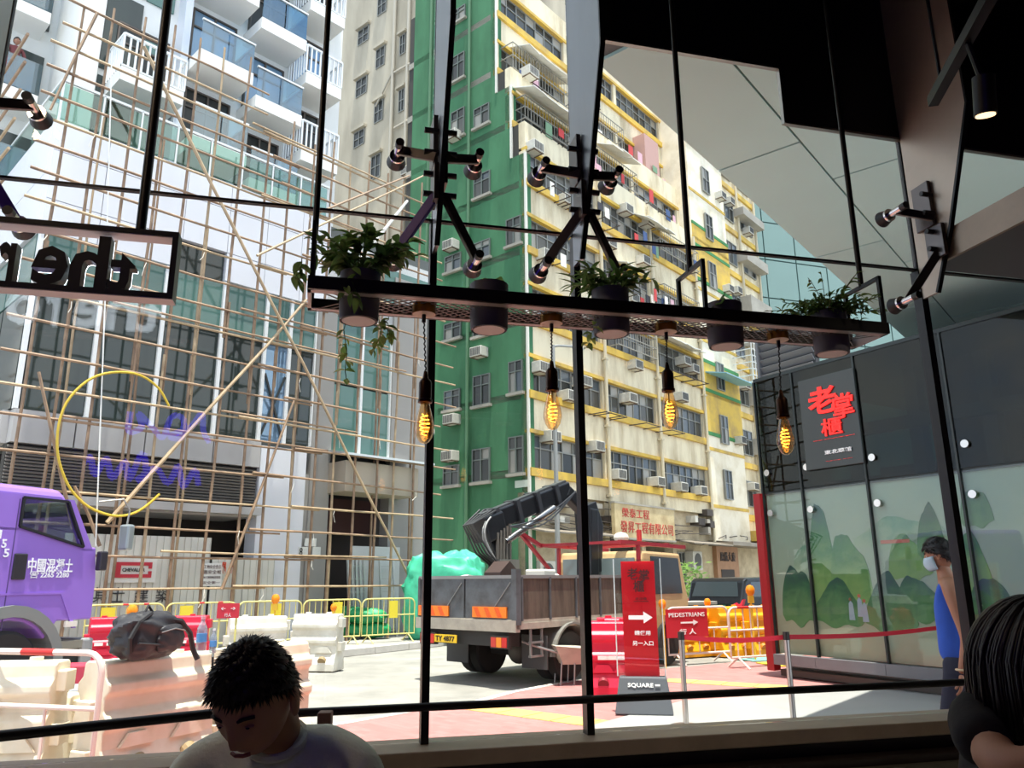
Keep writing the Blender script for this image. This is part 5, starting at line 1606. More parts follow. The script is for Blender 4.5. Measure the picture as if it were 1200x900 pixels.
# ================================================================ black people carrier
def car(M, label, name='people_carrier'):
    t = thing(name, label, 'car', M, 'parked dark cars')
    L, Wd, Hh = 4.5, 1.78, 1.60
    cp = pm('car_black', (30, 32, 36), .22, .3, spec=.6)
    prof = [(0.05, .32), (0, .55), (.03, .88), (.10, 1.02), (.28, 1.50), (.42, 1.57), (2.6, 1.60), (2.95, 1.52), (3.6, 1.05), (4.35, .90), (4.5, .70), (4.5, .36), (4.3, .28), (.2, .28)]
    body = MB(); 
    body.prism([(p[0], -Wd / 2, p[1]) for p in prof], (0, Wd, 0)); body.build('body', cp, t, bevel=.07)
    MB().prism([(.13, -Wd / 2 + .14, 1.06), (.13, Wd / 2 - .14, 1.06), (.27, Wd / 2 - .22, 1.46), (.27, -Wd / 2 + .22, 1.46)], (-.02, 0, .01)).build('rear_window', pm('car_glass', (54, 62, 66), .08, spec=.8), t)
    for s in (-1, 1):
        y = s * (Wd / 2 + .004)
        MB().prism([(.5, y, 1.05), (1.5, y, 1.05), (1.5, y, 1.46), (.6, y, 1.46)], (0, -s * .02, 0)).build('side_window', pm('car_glass', (54, 62, 66), .08, spec=.8), t)
        MB().prism([(1.58, y, 1.05), (2.5, y, 1.05), (2.45, y, 1.47), (1.58, y, 1.47)], (0, -s * .02, 0)).build('side_window', pm('car_glass', (54, 62, 66), .08, spec=.8), t)
        MB().prism([(2.58, y, 1.05), (3.4, y, 1.02), (2.9, y, 1.46), (2.55, y, 1.47)], (0, -s * .02, 0)).build('side_window', pm('car_glass', (54, 62, 66), .08, spec=.8), t)
        lamp = MB().prism([(-.02, s * .52, .72), (-.02, s * .90, .78), (.12, s * .905, 1.0), (.0, s * .62, .86)], (.12, 0, 0))
        lamp.build('tail_lamp', pm('tail_red', (170, 24, 40), .2), t)
        wheel(t, .85, s * .74, .32, .22); wheel(t, 3.65, s * .74, .32, .22)
        MB().box(2.95, 3.12, s * .90 - .09, s * .90 + .09, 1.02, 1.16).build('door_mirror', cp, t, bevel=.02)
    MB().box(-.03, .0, -.42, .42, .78, .84).build('chrome_strip', chrome, t)
    pl_ = MB().box(-.035, -.015, -.26, .26, .60, .74).build('number_plate', pm('plate_yellow', (242, 196, 30), .4), t)
    return t, pl_
rc = on_z(872, 747); CYAW = 46
cm = yawM((rc.x, rc.y, 0), CYAW) @ T(0, .9, 0)
c1, cpl = car(cm, 'black people carrier parked behind the orange barriers')
text('lettering', 'GD 83', .1, black, cpl, T(-.038, 0, .67) @ RZ(-PI / 2), depth=.005, fit=(.36, .09))
c2m = yawM((rc.x + 5.3, rc.y + 4.4, 0), CYAW)
car(c2m, 'dark car parked further along, mostly hidden by the people carrier', 'parked_car')

# ================================================================ barriers and street things
cream_b = pm('barrier_cream', (236, 226, 204), .55, scale=2.5, col2=(216, 200, 170), thr=(.3, .6))
white_b = pm('barrier_white', (230, 226, 214), .55, scale=2.5, col2=(202, 194, 176), thr=(.3, .6))
red_b = pm('barrier_red', (214, 32, 66), .42, var=.12, scale=3)
orange_b = pm('barrier_orange', (246, 170, 24), .5, var=.12, scale=3)
refl_w = pm('reflective_white', (238, 232, 226), .4)
hole_m = pm('barrier_hole', (150, 128, 92), .7)
def water_barrier(M, L, m, label, H=.95, cat='barrier', patches=None, group='water-filled barriers', hole=hole_m):
    """Plastic water-filled barrier: stepped body, end lugs, forklift holes, top cap."""
    t = thing('water_barrier', label, 'barrier', M, group)
    k = H / .95
    half = [(.24, 0), (.24, .12), (.17, .30), (.17, .42), (.205, .46), (.205, .52), (.15, .58), (.15, .68), (.19, .72), (.19, .78), (.14, .83), (.13, .93), (.10, .95)]
    prof = [(-y, z * k) for y, z in half] + [(y, z * k) for y, z in reversed(half)]
    MB().prism([(.07, y, z) for y, z in prof], (L - .14, 0, 0)).build('body', m, t, bevel=.012)
    for x0, zs in ((0.0, (.14, .50)), (L - .08, (.32, .72))):
        for z in zs: MB().box(x0, x0 + .08, -.09, .09, z * k, (z + .16) * k).build('end_lug', m, t, bevel=.01)
    for x in (L * .3, L * .7):
        MB().cyl((x, -.246, .16 * k), (x, -.20, .19 * k), .075, n=14).build('fork_hole', hole, t)
        MB().prism([(x - .16, -.175, .30 * k), (x + .16, -.175, .30 * k), (x + .08, -.178, .40 * k), (x - .08, -.178, .40 * k)], (0, -.03, 0)).build('moulded_tab', m, t)
        MB().cyl((x, 0, .95 * k), (x, 0, .98 * k), .05, n=12).build('filler_cap', m, t)
    if patches:
        for i in range(4):
            x = .16 + i * (L - .32) / 3.4
            MB().box(x, x + .14, -.213, -.20, .465 * k, .515 * k).build('reflector', patches, t)
    return t
def rectM(p, yaw): return yawM((p.x, p.y, 0), yaw)
# near cream row
a = on_z(103, 776, .95); b = on_z(250, 761, .95)
d = (b - a); yw = math.degrees(math.atan2(d.x, d.y)); L0 = d.length
water_barrier(rectM(a, yw), L0 * .98, cream_b, 'cream plastic barrier carrying the black backpack')
water_barrier(rectM(b, yw), L0 * .98, cream_b, 'cream plastic barrier beside the seated man, with the two bottles on it')
for k, (px, py, yy, lab) in enumerate(((-60, 776, 84, 'cream plastic barrier at the far left edge, behind the white railing'), (-20, 812, 95, 'low cream plastic barrier lying in front at the far left'))):
    p = on_z(px, py, .95 if k == 0 else .6)
    water_barrier(rectM(p, yy), .95 if k == 0 else 1.0, cream_b, lab, H=.95 if k == 0 else .6)
# strap over the joint
st = thing('black_strap', 'thin black strap hanging over the joint between cream barriers', 'strap', T(b))
bl = Vector((W.n.x, W.n.y, 0))
sd = (CAM_P - b); sd.z = 0; sd.normalize()
MB().tube([Vector((0, 0, .05)) - sd * .05, Vector((0, 0, .06)) + sd * .12, Vector((0, 0, -.05)) + sd * .24, Vector((.02, 0, -.28)) + sd * .27], .010, 6).build('strap_loop', black, st)
# flat white boards between
for k, (px, py, z, lab) in enumerate(((62, 806, .5, 'flat grey board laid between the cream barriers'), (72, 850, .30, 'white foam block on the ground behind the near railing'))):
    p = on_z(px, py, z)
    t = thing('stacked_board' if k == 0 else 'foam_block', lab, 'board' if k == 0 else 'block', yawM((p.x, p.y, 0), 80))
    if k == 0:
        MB().box(-.45, .45, -.3, .3, z - .05, z).build('board', pm('board_grey', (150, 152, 156), .7), t)
        MB().box(-.4, .4, -.25, .25, 0, z - .05).build('trestle', white_b, t)
    else:
        MB().box(-.4, .5, -.3, .3, 0, z).build('block_body', pm('foam_white', (238, 234, 226), .8, bump=.4, scale=30), t, bevel=.02)
# tubular crowd barriers
tube_w = pm('tube_white', (228, 206, 196), .5)
tube_y = pm('tube_yellow', (214, 202, 126), .5)
tube_r = pm('tube_red', (206, 44, 40), .45)
def crowd_barrier(M, L, H, m, label, bands=(), nbar=9, r=.018, foot=True, panels=(), group='tubular crowd barriers'):
    t = thing('crowd_barrier', label, 'barrier', M, group)
    R_ = .14
    z0 = .18
    pts = [(0, 0, z0), (0, 0, H - R_)] + [(R_ - R_ * math.cos(a), 0, H - R_ + R_ * math.sin(a)) for a in (.4, .8, 1.2, PI / 2)] + \
          [(L - R_ + R_ * math.sin(a), 0, H - R_ + R_ * math.cos(a)) for a in (0, .4, .8, 1.2, PI / 2)] + [(L, 0, z0)]
    MB().tube(pts, r, 8, closed=True).build('frame_tube', m, t, smooth=True)
    MB().cyl((0, 0, H * .62), (L, 0, H * .62), r * .8, n=8).build('mid_rail', m, t)
    for i in range(1, nbar):
        x = L * i / nbar
        MB().cyl((x, 0, z0), (x, 0, H * .62 if nbar < 7 else H), r * .55, n=6).build('bar', m, t)
    for x in (.12 * L, .88 * L):
        f = MB(); f.tube([(x, -.28, .0), (x, 0, z0), (x, .28, .0)], r * .8, 6); f.build('foot', m, t)
    for (q0, q1) in bands:
        MB().cyl((L * q0, 0, H), (L * q1, 0, H), r * 1.12, n=10).build('red_band', tube_r, t, smooth=True)
    for (q0, q1, c) in panels:
        MB().box(L * q0, L * q1, -.03, -.015, H * .55, H * .95).build('yellow_board', c, t)
    return t
p0 = on_z(121, 772, 1.0)
q0 = on_z(-20, 769, 1.0)
dd = (p0 - q0); yw2 = math.degrees(math.atan2(dd.x, dd.y))
L2 = 1.9
st_ = p0 - dd.normalized() * L2
crowd_barrier(yawM((st_.x, st_.y, 0), yw2), L2, 1.04, tube_w, 'white tubular railing with a red band at the left, nearest the window', bands=((.60, .76),), nbar=4, r=.024)
ya, yb_ = at(100, 712, 15.2), at(487, 699, 19.6)
ya.z = yb_.z = .12
for k in range(5):
    a = ya.lerp(yb_, k / 5 + .003); b = ya.lerp(yb_, (k + 1) / 5 - .003)
    d = b - a
    lab = ('behind the red barriers by the mixer truck', 'with the small red notice board', 'behind the white barriers', 'in front of the green sacks', 'nearest the crane truck')[k]
    crowd_barrier(yawM(a, math.degrees(math.atan2(d.x, d.y))), d.length, 1.02, tube_y, 'yellow tubular crowd barrier ' + lab, bands=((.45, .52), (.72, .79)) if k < 2 else (), nbar=10 if k > 1 else 8,
                  panels=((.18, .36, pm('board_yellow', (226, 206, 60), .5)),) if k < 2 else ((.5, .66, pm('board_yellow', (226, 206, 60), .5)),))
# red and white water barriers along the far kerb
def row(pxs, py, ztop, m, labels, H, base, patches=refl_w):
    for k in range(len(pxs) - 1):
        a, b = on_z(pxs[k], py[k], ztop), on_z(pxs[k + 1], py[k + 1], ztop)
        d = b - a
        M = yawM((a.x, a.y, base), math.degrees(math.atan2(d.x, d.y)))
        water_barrier(M, d.length * .985, m, labels[k], H=H, patches=patches)
row((101, 172, 250), (724, 722, 721), .95, red_b, ('red plastic barrier beside the purple truck, left one', 'red plastic barrier right of the backpack'), .95, 0)
row((264, 341), (722, 720), 1.0, white_b, ('white plastic barrier with red marks behind the seated man',), .98, 0, pm('red_mark', (206, 90, 80), .5))
row((344, 405), (718, 718), 1.0, white_b, ('white plastic barrier at the right end of the far kerb row',), .98, 0, None)
# pink-red wide bag
p = on_z(85, 778, .6)
t = thing('red_plastic_tub', 'small faded red plastic tub between truck and cream barriers', 'tub', yawM((p.x, p.y, 0), 75))
MB().prism([(-.3, -.2, .0), (.3, -.2, .0), (.38, -.2, .6), (-.38, -.2, .6)], (0, .4, 0)).build('tub_body', pm('tub_red', (190, 60, 80), .5), t, bevel=.02)
# backpack
bp_ = at(168, 748, (a0_ := (on_z(168, 768, .98) - CAM_P).dot(ray(600, 450).normalized())))
pos = on_z(168, 769, .97)
bk = thing('backpack', 'crumpled black backpack lying on the cream barrier', 'backpack', T(pos) @ RZ(PI / 2 - math.radians(yw)) @ RZ(.2))
from mathutils import noise as mnoise
def lumpy(c, sc, seed, amp=.12, nu=22, nv=14, fold=0.0, sq=1.0):
    rr = random.Random(seed)
    ph = [(rr.uniform(1, 4), rr.uniform(1, 4), rr.uniform(0, 6), rr.uniform(.3, 1)) for _ in range(7)]
    mb = MB().ball(c, 1.0, nu, nv)
    vs = []
    for v in mb.v:
        d = Vector(v) - Vector(c)
        if sq != 1.0: d = Vector([math.copysign(abs(q) ** sq, q) for q in d])
        k = 1 + amp * sum(a[3] * math.sin(a[0] * 2.2 * d.x + a[1] * 2.6 * d.z + a[2] + 1.7 * d.y * a[0]) for a in ph) / 3
        if fold: k += fold * (1 - 2.2 * abs(mnoise.noise(Vector((d.x * 2.6 + seed, d.y * 2.6, d.z * 3.4))))) + fold * .5 * mnoise.noise(d * 6.0)
        vs.append((c[0] + d.x * k * sc[0], c[1] + d.y * k * sc[1], c[2] + d.z * k * sc[2]))
    mb.v = vs
    return mb
bag_m = pm('bag_black', (52, 50, 54), .45, var=.35, scale=7, bump=.5)
lumpy((0, 0, .165), (.29, .16, .18), 2, .12, 64, 40, .05, .62).build('bag_body', bag_m, bk, smooth=True)
lumpy((.10, -.13, .14), (.16, .07, .11), 5, .10, 48, 30, .05, .6).build('front_pocket', bag_m, bk, smooth=True)
MB().tube([(-.05, -.195, .19), (.10, -.205, .215), (.24, -.195, .19)], .006, 5).build('zip', pm('zip_grey', (130, 128, 126), .4, .5), bk)
MB().tube([(-.27, -.10, .05), (-.31, -.12, .16), (-.24, -.13, .28), (-.1, -.12, .345)], .018, 6).build('shoulder_strap', pm('strap_black', (34, 32, 34), .6), bk)
MB().tube([(-.26, -.16, .12), (.0, -.18, .09), (.28, -.17, .07)], .010, 5).build('compression_strap', pm('strap_black', (34, 32, 34), .6), bk)
MB().tube([(.05, -.1, .30), (.22, -.16, .27), (.34, -.17, .16), (.40, -.17, .02), (.43, -.2, -.06)], .022, 6).build('shoulder_strap', pm('strap_black', (34, 32, 34), .6), bk)
MB().tube([(-.05, 0, .33), (0, 0, .40), (.06, 0, .34)], .012, 6).build('grab_loop', pm('strap_black', (34, 32, 34), .6), bk)
# bottles
btl = glass('bottle_plastic', (214, 228, 236), refl=.08, fog=.25, fogcol=(210, 220, 230))
def bottle(px, py, h, label):
    p = on_z(px, py, .965)
    t = thing('water_bottle', label, 'bottle', T(p), 'bottles on the cream barrier')
    k = h / .27
    MB().lathe([(.0, 0), (.036, 0), (.040, .01), (.040, .15), (.036, .18), (.016, .225), (.014, .245)], 18).build('bottle_body', btl, t, Matrix.Scale(k, 4), smooth=True)
    MB().lathe([(.0405, .07), (.0405, .135)], 18).build('paper_band', pm('label_blue', (84, 150, 214), .5), t, Matrix.Scale(k, 4), smooth=True)
    MB().lathe([(.017, .243), (.017, .268), (0, .268)], 14).build('cap', pm('cap_pink', (226, 170, 184), .5) if h > .25 else pm('cap_white', (230, 234, 238), .5), t, Matrix.Scale(k, 4), smooth=True)
bottle(235, 763, .30, 'taller clear water bottle with a pink cap on the barrier')
bottle(249, 765, .20, 'shorter clear water bottle with a white cap on the barrier')
# red notice on the yellow barrier
nb = thing('red_notice', 'small red notice board on the yellow barrier', 'notice', yawM(on_z(256, 717, 1.1), 80))
MB().box(-.02, .32, -.02, .0, -.10, .13).build('plate', pm('notice_red', (196, 40, 58), .5), nb)
text('lettering', '←  →', .1, wht, nb, T(.15, -.024, .05), depth=.004, fit=(.22, .05)); text('lettering', '行人', .1, wht, nb, T(.15, -.024, -.05), depth=.004, fit=(.1, .06))
for x in (.02, .28): MB().box(x - .015, x + .015, .0, .02, -.98, .1).build('stake', tube_y, nb)
# amber warning lamps
amb = pm('amber_lens', (246, 140, 20), .35)
def warn(px, py, d, label, s=1.0, post=True):
    p = at(px, py, d)
    t = thing('warning_lamp', label, 'lamp', T(p.x, p.y, 0), 'amber warning lamps')
    MB().lathe([(0, -.10), (.05, -.10), (.085, -.04), (.09, .03), (.06, .09), (0, .11)], 14).build('lens', amb, t, T(0, 0, p.z) @ Matrix.Scale(s, 4), smooth=True)
    MB().box(-.05, .05, -.05, .05, -.24, -.10).build('battery_box', pm('lamp_yellow', (238, 190, 60), .5), t, T(0, 0, p.z) @ Matrix.Scale(s, 4))
    MB().cyl((0, 0, .0), (0, 0, p.z - .22 * s), .02, n=8).build('stand_post', pm('lamp_yellow', (238, 190, 60), .5), t)
warn(155, 716, 13.6, 'amber warning lamp above the backpack'); warn(323, 702, 17.3, 'amber warning lamp on the yellow barrier, left of the piers'); warn(391, 712, 17.6, 'amber warning lamp before the green sacks', .8)
warn(879, 692, 15.5, 'amber warning lamp in front of the black car'); warn(829, 706, 16.5, 'amber warning lamp left of the black car', .8); warn(776, 708, 14.2, 'amber lamp between the red stand and the cream cab', .8)
# green sacks
gs = pm('sack_green', (30, 152, 92), .5, var=.3, scale=5, bump=.4)
for k, (px, py, lab) in enumerate(((410, 720, 'top left green sack of the pile'), (432, 722, 'top right green sack of the pile'), (408, 738, 'bottom left green sack of the pile'), (436, 738, 'bottom right green sack of the pile'))):
    p = at(px, py, 20.0)
    lumpy((0, 0, 0), (.47, .28, .20), 30 + k, .1, 30, 20, .06).build('green_sack', gs, None, T(p), smooth=True)
    tag(bpy.data.objects[[o.name for o in C.objects if o.name.startswith('green_sack')][-1]], lab, 'sack', 'green sacks by the yellow barrier')
# green netting heap behind the crane truck
p = at(522, 664, 20.3); p.z = 0.12
nt2 = thing('green_tarpaulin_heap', 'bright green tarpaulin over a heap behind the crane truck', 'tarpaulin', T(p))
lumpy((0, 0, 1.0), (1.0, .55, 1.10), 44, .10, 48, 32, .09, .6).build('tarpaulin', pm('tarp_green', (70, 190, 150), .5, var=.25, scale=3), nt2, smooth=True)
# hotel-side clutter: leaning ladders and panels
for k, (px, wd, lab) in enumerate(((412, .5, 'pale folded panel rack leaning left of the scaffold foot'), (450, .45, 'aluminium ladder leaning by the scaffold foot'))):
    q = HT.uv(px, 700, .7)
    t = thing('leaning_rack' if k == 0 else 'ladder', lab, 'rack' if k == 0 else 'ladder', HT.M @ T(q[0], -.7, .12))
    for i in range(2 if k else 5):
        x = i * wd / (1 if k else 4)
        MB().bar((x, 0, 0), (x, .25, 2.0), .04, .06).build('rail', pm('alu', (196, 198, 196), .4, .5), t)
    for i in range(6): MB().bar((0, .25 * (i + .5) / 6, 2.0 * (i + .5) / 6), (wd, .25 * (i + .5) / 6, 2.0 * (i + .5) / 6), .03, .03).build('rung', pm('alu', (196, 198, 196), .4, .5), t)

# ---------------------------------------------------------------- red stand sign
sp_ = on_z(757, 838)
ss = thing('red_sign_stand', 'acrylic stand with a red sheet, white arrow and Chinese lettering on a grey base', 'sign', yawM((sp_.x, sp_.y + .1, 0), 100))
kk = .56
MB().prism([(-.33, -.18, 0), (.33, -.18, 0), (.28, -.10, .40), (-.28, -.10, .40)], (0, 0.001, 0))
bs = MB().add([(-.34, -.20, .012), (.34, -.20, .012), (.34, .20, .012), (-.34, .20, .012), (-.28, -.09, .42), (.28, -.09, .42), (.28, .09, .42), (-.28, .09, .42)], [(0, 3, 2, 1), (4, 5, 6, 7), (0, 1, 5, 4), (1, 2, 6, 5), (2, 3, 7, 6), (3, 0, 4, 7)])
bs.build('base', pm('stand_base', (84, 88, 94), .6), ss, bevel=.015)
text('lettering', 'SQUARE', .1, wht, ss, T(-.03, -.125, .33) @ RX(-.26), depth=.005, bold=.002, fit=(.30, .055))
MB().box(.14, .2, -.135, -.125, .325, .345).build('base_mark', wht, ss)
acr = glass('acrylic', (253, 254, 254), refl=.04)
MB().box(-.30, .27, -.022, -.014, .42, 1.80).build('front_acrylic', acr, ss); MB().box(-.30, .27, .014, .022, .42, 1.80).build('back_acrylic', acr, ss)
for x_ in (-.30, .27): MB().box(x_ - .006, x_ + .006, -.022, .022, .42, 1.80).build('acrylic_edge', pm('acrylic_edge', (214, 224, 224), .3), ss)
MB().box(-.21, .20, -.008, .008, .42, 1.77).build('red_sheet', translucent('sheet_red', (244, 44, 62), .5), ss)
ar = pm('arrow_white', (244, 240, 240), .5)
MB().prism([(-.14, -.026, 1.075), (.04, -.026, 1.075), (.04, -.026, 1.03), (.15, -.026, 1.10), (.04, -.026, 1.17), (.04, -.026, 1.125), (-.14, -.026, 1.125)], (0, .004, 0)).build('arrow', ar, ss)
text('lettering', '請使用', .1, ar, ss, T(.02, -.025, .92), depth=.004, bold=.002, fit=(.19, .055)); text('lettering', '另一入口', .1, ar, ss, T(.02, -.025, .80), depth=.004, bold=.002, fit=(.25, .055))
ink = pm('print_black_ink', (52, 22, 26), .6)
for s, x, z in (('老', -.07, 1.62), ('掌', .07, 1.60), ('櫃', .0, 1.47)):
    text('lettering', s, .1, ink, ss, T(x, -.025, z), depth=.004, bold=.001, fit=(.13, .14))
text('lettering', '老掌櫃', .1, ink, ss, T(.02, -.025, 1.32), depth=.004, fit=(.14, .03)); MB().box(-.07, .11, -.027, -.023, 1.285, 1.292).build('underline', ink, ss)
# PEDESTRIANS board on a white railing
pa, pb_ = on_z(781, 714, 1.0), on_z(852, 712, 1.0)
d = pb_ - pa
PY = math.degrees(math.atan2(d.x, d.y))
crowd_barrier(yawM((pa.x, pa.y, 0), PY), d.length, 1.02, tube_w, 'white tubular railing carrying the red pedestrian board', nbar=4, r=.022)
PB = Frame((pa.x, pa.y), PY)
a, b = PB.uv(781, 748, .06), PB.uv(828, 713, .06)
pbd = thing('pedestrian_board', 'red PEDESTRIANS board with a white arrow', 'sign', PB.M)
MB().box(a[0], b[0], -.07, -.05, a[1], b[1]).build('board', pm('board_red', (190, 34, 50), .5), pbd)
cx, cw, ch = (a[0] + b[0]) / 2, b[0] - a[0], b[1] - a[1]
text('lettering', 'PEDESTRIANS', .1, wht, pbd, T(cx, -.075, a[1] + ch * .80), depth=.005, bold=.001, fit=(cw * .86, ch * .15))
MB().prism([(cx - cw * .16, -.078, a[1] + ch * .49), (cx + cw * .14, -.078, a[1] + ch * .49), (cx + cw * .14, -.078, a[1] + ch * .42), (cx + cw * .26, -.078, a[1] + ch * .52), (cx + cw * .14, -.078, a[1] + ch * .62), (cx + cw * .14, -.078, a[1] + ch * .55), (cx - cw * .16, -.078, a[1] + ch * .55)], (0, .004, 0)).build('arrow', wht, pbd)
text('lettering', '行 人', .1, wht, pbd, T(cx, -.075, a[1] + ch * .2), depth=.005, bold=.002, fit=(cw * .4, ch * .2))
pc, pd_ = on_z(853, 715, 1.0), on_z(919, 713, 1.0)
d = pd_ - pc
crowd_barrier(yawM((pc.x, pc.y, 0), math.degrees(math.atan2(d.x, d.y))), d.length, 1.04, tube_w, 'white and red tubular railing in front of the orange barriers', bands=((.15, .35), (.6, .75)), nbar=8, r=.022)
# orange barriers behind them
for k, (px0, px1, py, z, lab) in enumerate(((786, 838, 722, 1.0, 'orange plastic barrier behind the pedestrian board'), (836, 880, 716, 1.05, 'orange plastic barrier in the middle behind the railing'), (874, 914, 712, 1.05, 'orange plastic barrier next to the red restaurant post'))):
    a, b = at(px0, 760, 15.9 + .1 * k), at(px1 - 2, 760, 16.4 + .1 * k)
    a.z = b.z = 0
    d = b - a
    o = Vector((0, 0, 0))
    water_barrier(yawM((a.x + o.x, a.y + o.y, 0), math.degrees(math.atan2(d.x, d.y))), d.length * .92, orange_b, lab, H=.98, hole=pm('orange_hole', (196, 120, 20), .6))
# stacked red barriers next to the stand
a = on_z(686, 728, .98); 
water_barrier(yawM((a.x, a.y, 0), 96), .75, red_b, 'red plastic barrier right of the dark window joint, beside the truck wheel', H=.98, patches=refl_w, hole=pm('red_hole', (130, 20, 40), .6))
water_barrier(yawM((a.x + .15, a.y + .55, 0), 94), .8, red_b, 'red plastic barrier half hidden behind the nearer red one', H=1.0, patches=refl_w, hole=pm('red_hole', (130, 20, 40), .6))
# wheelbarrow
p = on_z(678, 801)
wb_ = thing('wheelbarrow', 'old wheelbarrow with a pale tray beside the truck wheel', 'wheelbarrow', yawM((p.x, p.y, 0), 80))
MB().add([(-.28, -.2, .30), (.3, -.2, .30), (.3, .2, .30), (-.28, .2, .30), (-.42, -.3, .58), (.42, -.3, .50), (.42, .3, .50), (-.42, .3, .58)], [(0, 3, 2, 1), (0, 1, 5, 4), (1, 2, 6, 5), (2, 3, 7, 6), (3, 0, 4, 7), (4, 5, 6, 7)]).build('tray', pm('tray_pale', (190, 184, 168), .6, var=.2, scale=5), wb_)
for s in (-.2, .2):
    MB().cyl((.35, s, .26), (-.85, s, .62), .017, n=8).build('handle', pm('steel_tube', (150, 150, 148), .4, .6), wb_)
    MB().tube([(-.3, s, .42), (-.33, s, .0), (-.12, s, .0), (-.1, s, .34)], .014, 6).build('leg', pm('steel_tube', (150, 150, 148), .4, .6), wb_)
wheel(wb_, .5, 0, .17, .08)
# queue posts and red belt
post_m = pm('post_steel', (188, 182, 176), .28, .9)
PS = []
for k, (px, py, lab) in enumerate(((798, 742, 'steel queue post beside the red sign stand'), (921, 742, 'steel queue post in front of the restaurant corner'), (1106, 731, 'steel queue post beside the walking man'))):
    p = on_z(px, py, .97); p.z = 0
    t = thing('queue_post', lab, 'queue post', T(p), 'steel queue posts')
    MB().cyl((0, 0, .02), (0, 0, .97), .030, n=14).build('post', post_m, t, smooth=True)
    MB().cyl((0, 0, .90), (0, 0, .985), .036, n=14).build('belt_head', pm('head_dark', (60, 56, 54), .4, .5), t, smooth=True)
    MB().lathe([(0, .012), (.17, .012), (.17, .025), (.05, .04), (0, .04)], 20).build('base_plate', post_m, t, smooth=True)
    PS.append(p)
belt = pm('belt_red', (200, 30, 52), .6)
end = on_z(1290, 752, .95); end.z = 0
for k, (a, b, lab) in enumerate(((PS[0], PS[1], 'red belt from the sign stand post to the corner post'), (PS[1], PS[2], 'red belt stretched across the mural glass'), (PS[2], end, 'red belt running right from the walking man'))):
    t = thing('queue_belt', lab, 'belt', T(a), 'red queue belts')
    dv = (b - a); n = 10
    mb = MB()
    for i in range(n):
        s0, s1 = i / n, (i + 1) / n
        za, zb = .955 - .035 * math.sin(PI * s0), .955 - .035 * math.sin(PI * s1)
        mb.add([dv * s0 + Vector((0, 0, za - .05)), dv * s1 + Vector((0, 0, zb - .05)), dv * s1 + Vector((0, 0, zb)), dv * s0 + Vector((0, 0, za)),
                dv * s0 + Vector((0, .004, za - .05)), dv * s1 + Vector((0, .004, zb - .05)), dv * s1 + Vector((0, .004, zb)), dv * s0 + Vector((0, .004, za))],
               [(0, 1, 2, 3), (7, 6, 5, 4), (0, 4, 5, 1), (1, 5, 6, 2), (2, 6, 7, 3), (3, 7, 4, 0)])
    mb.build('webbing', belt, t)
t = thing('queue_post', 'steel queue post at the far right, behind the dark-haired woman', 'queue post', T(end), 'steel queue posts')
MB().cyl((0, 0, .02), (0, 0, .97), .030, n=14).build('post', post_m, t, smooth=True)
MB().lathe([(0, .012), (.17, .012), (.17, .025), (.05, .04), (0, .04)], 20).build('base_plate', post_m, t, smooth=True)

# potted shrubs by the doorway and a street lamp
for k, (px, py, d, h, lab) in enumerate(((797, 690, 26, 1.6, 'leafy street shrub between the cab and the black car'), (812, 678, 29, 1.5, 'darker leafy shrub behind the black car'))):
    p = at(px, py, d); p.z = 0
    t = thing('street_shrub', lab, 'shrub', T(p), 'shrubs by the shop wall')
    MB().lathe([(.28, 0), (.32, .5), (.28, .5), (0, .45)], 14).build('pot', pm('pot_concrete', (120, 116, 110), .8), t)
    rr = random.Random(50 + k)
    lm = MB()
    for i in range(260):
        v = Vector((rr.gauss(0, .3), rr.gauss(0, .3), .5 + rr.random() * h))
        a = Vector((rr.uniform(-1, 1), rr.uniform(-1, 1), rr.uniform(-.3, .8))).normalized() * .13; b = a.cross(Vector((rr.random(), rr.random(), 1))).normalized() * .045
        lm.add([v - a, v + b, v + a, v - b], [(0, 1, 2, 3)])
    tag(lm.build('foliage', leaf_dark if k else leaf_mid, t), kind='stuff')
u, z = Y.uv(655, 700, 3.0)
lp = thing('street_lamp', 'slim grey street lamp post before the cream facade', 'street lamp', Y.M @ T(u, -3.0, 0))
zt = Y.uv(650, 405, 3.0)[1]
MB().cyl((0, 0, 0), (-.02, 0, zt), .10, .06, n=10).build('post', pm('lamp_post_grey', (150, 150, 146), .5, .4), lp, smooth=True)
MB().tube([(-.02, 0, zt - .05), (.3, 0, zt + .05), (1.6, .2, zt + .35)], .05, 8).build('arm', pm('lamp_post_grey', (150, 150, 146), .5, .4), lp)
MB().ball((1.9, .25, zt + .38), .3, 12, 8, (1.3, .6, .3)).build('lantern', pm('lantern_pale', (206, 208, 204), .4), lp, smooth=True)
MB().cyl((0, 0, 0), (0, 0, 1.6), .16, n=10).build('base_sleeve', pm('lamp_post_grey', (150, 150, 146), .5, .4), lp, smooth=True)

# coloured mats on the pavement and a grey planter box by the cab
for k, (px, py, c, lab) in enumerate(((893, 773, (120, 186, 170), 'pale green mat lying on the pavement by the orange barriers'), (912, 779, (226, 206, 60), 'small yellow mat lying beside the pale green one'))):
    p = on_z(px, py)
    t = thing('ground_mat', lab, 'mat', yawM((p.x, p.y, 0), 75))
    MB().box(-.42 if k == 0 else -.25, .42 if k == 0 else .25, -.35, .35, .001, .02).build('mat_sheet', pm('mat_%d' % k, c, .8, var=.25, scale=5), t)
p = at(809, 740, 18.6); p.z = 0
t = thing('planter_box', 'grey concrete planter box between the cab and the black car', 'planter', yawM((p.x, p.y, 0), 60))
MB().box(-.55, .55, -.3, .3, 0, .95).build('box', pm('pot_concrete', (120, 116, 110), .8), t, bevel=.02)
MB().box(-.60, .60, -.35, .35, .95, 1.03).build('rim', pm('rim_grey', (150, 148, 142), .8), t, bevel=.01)

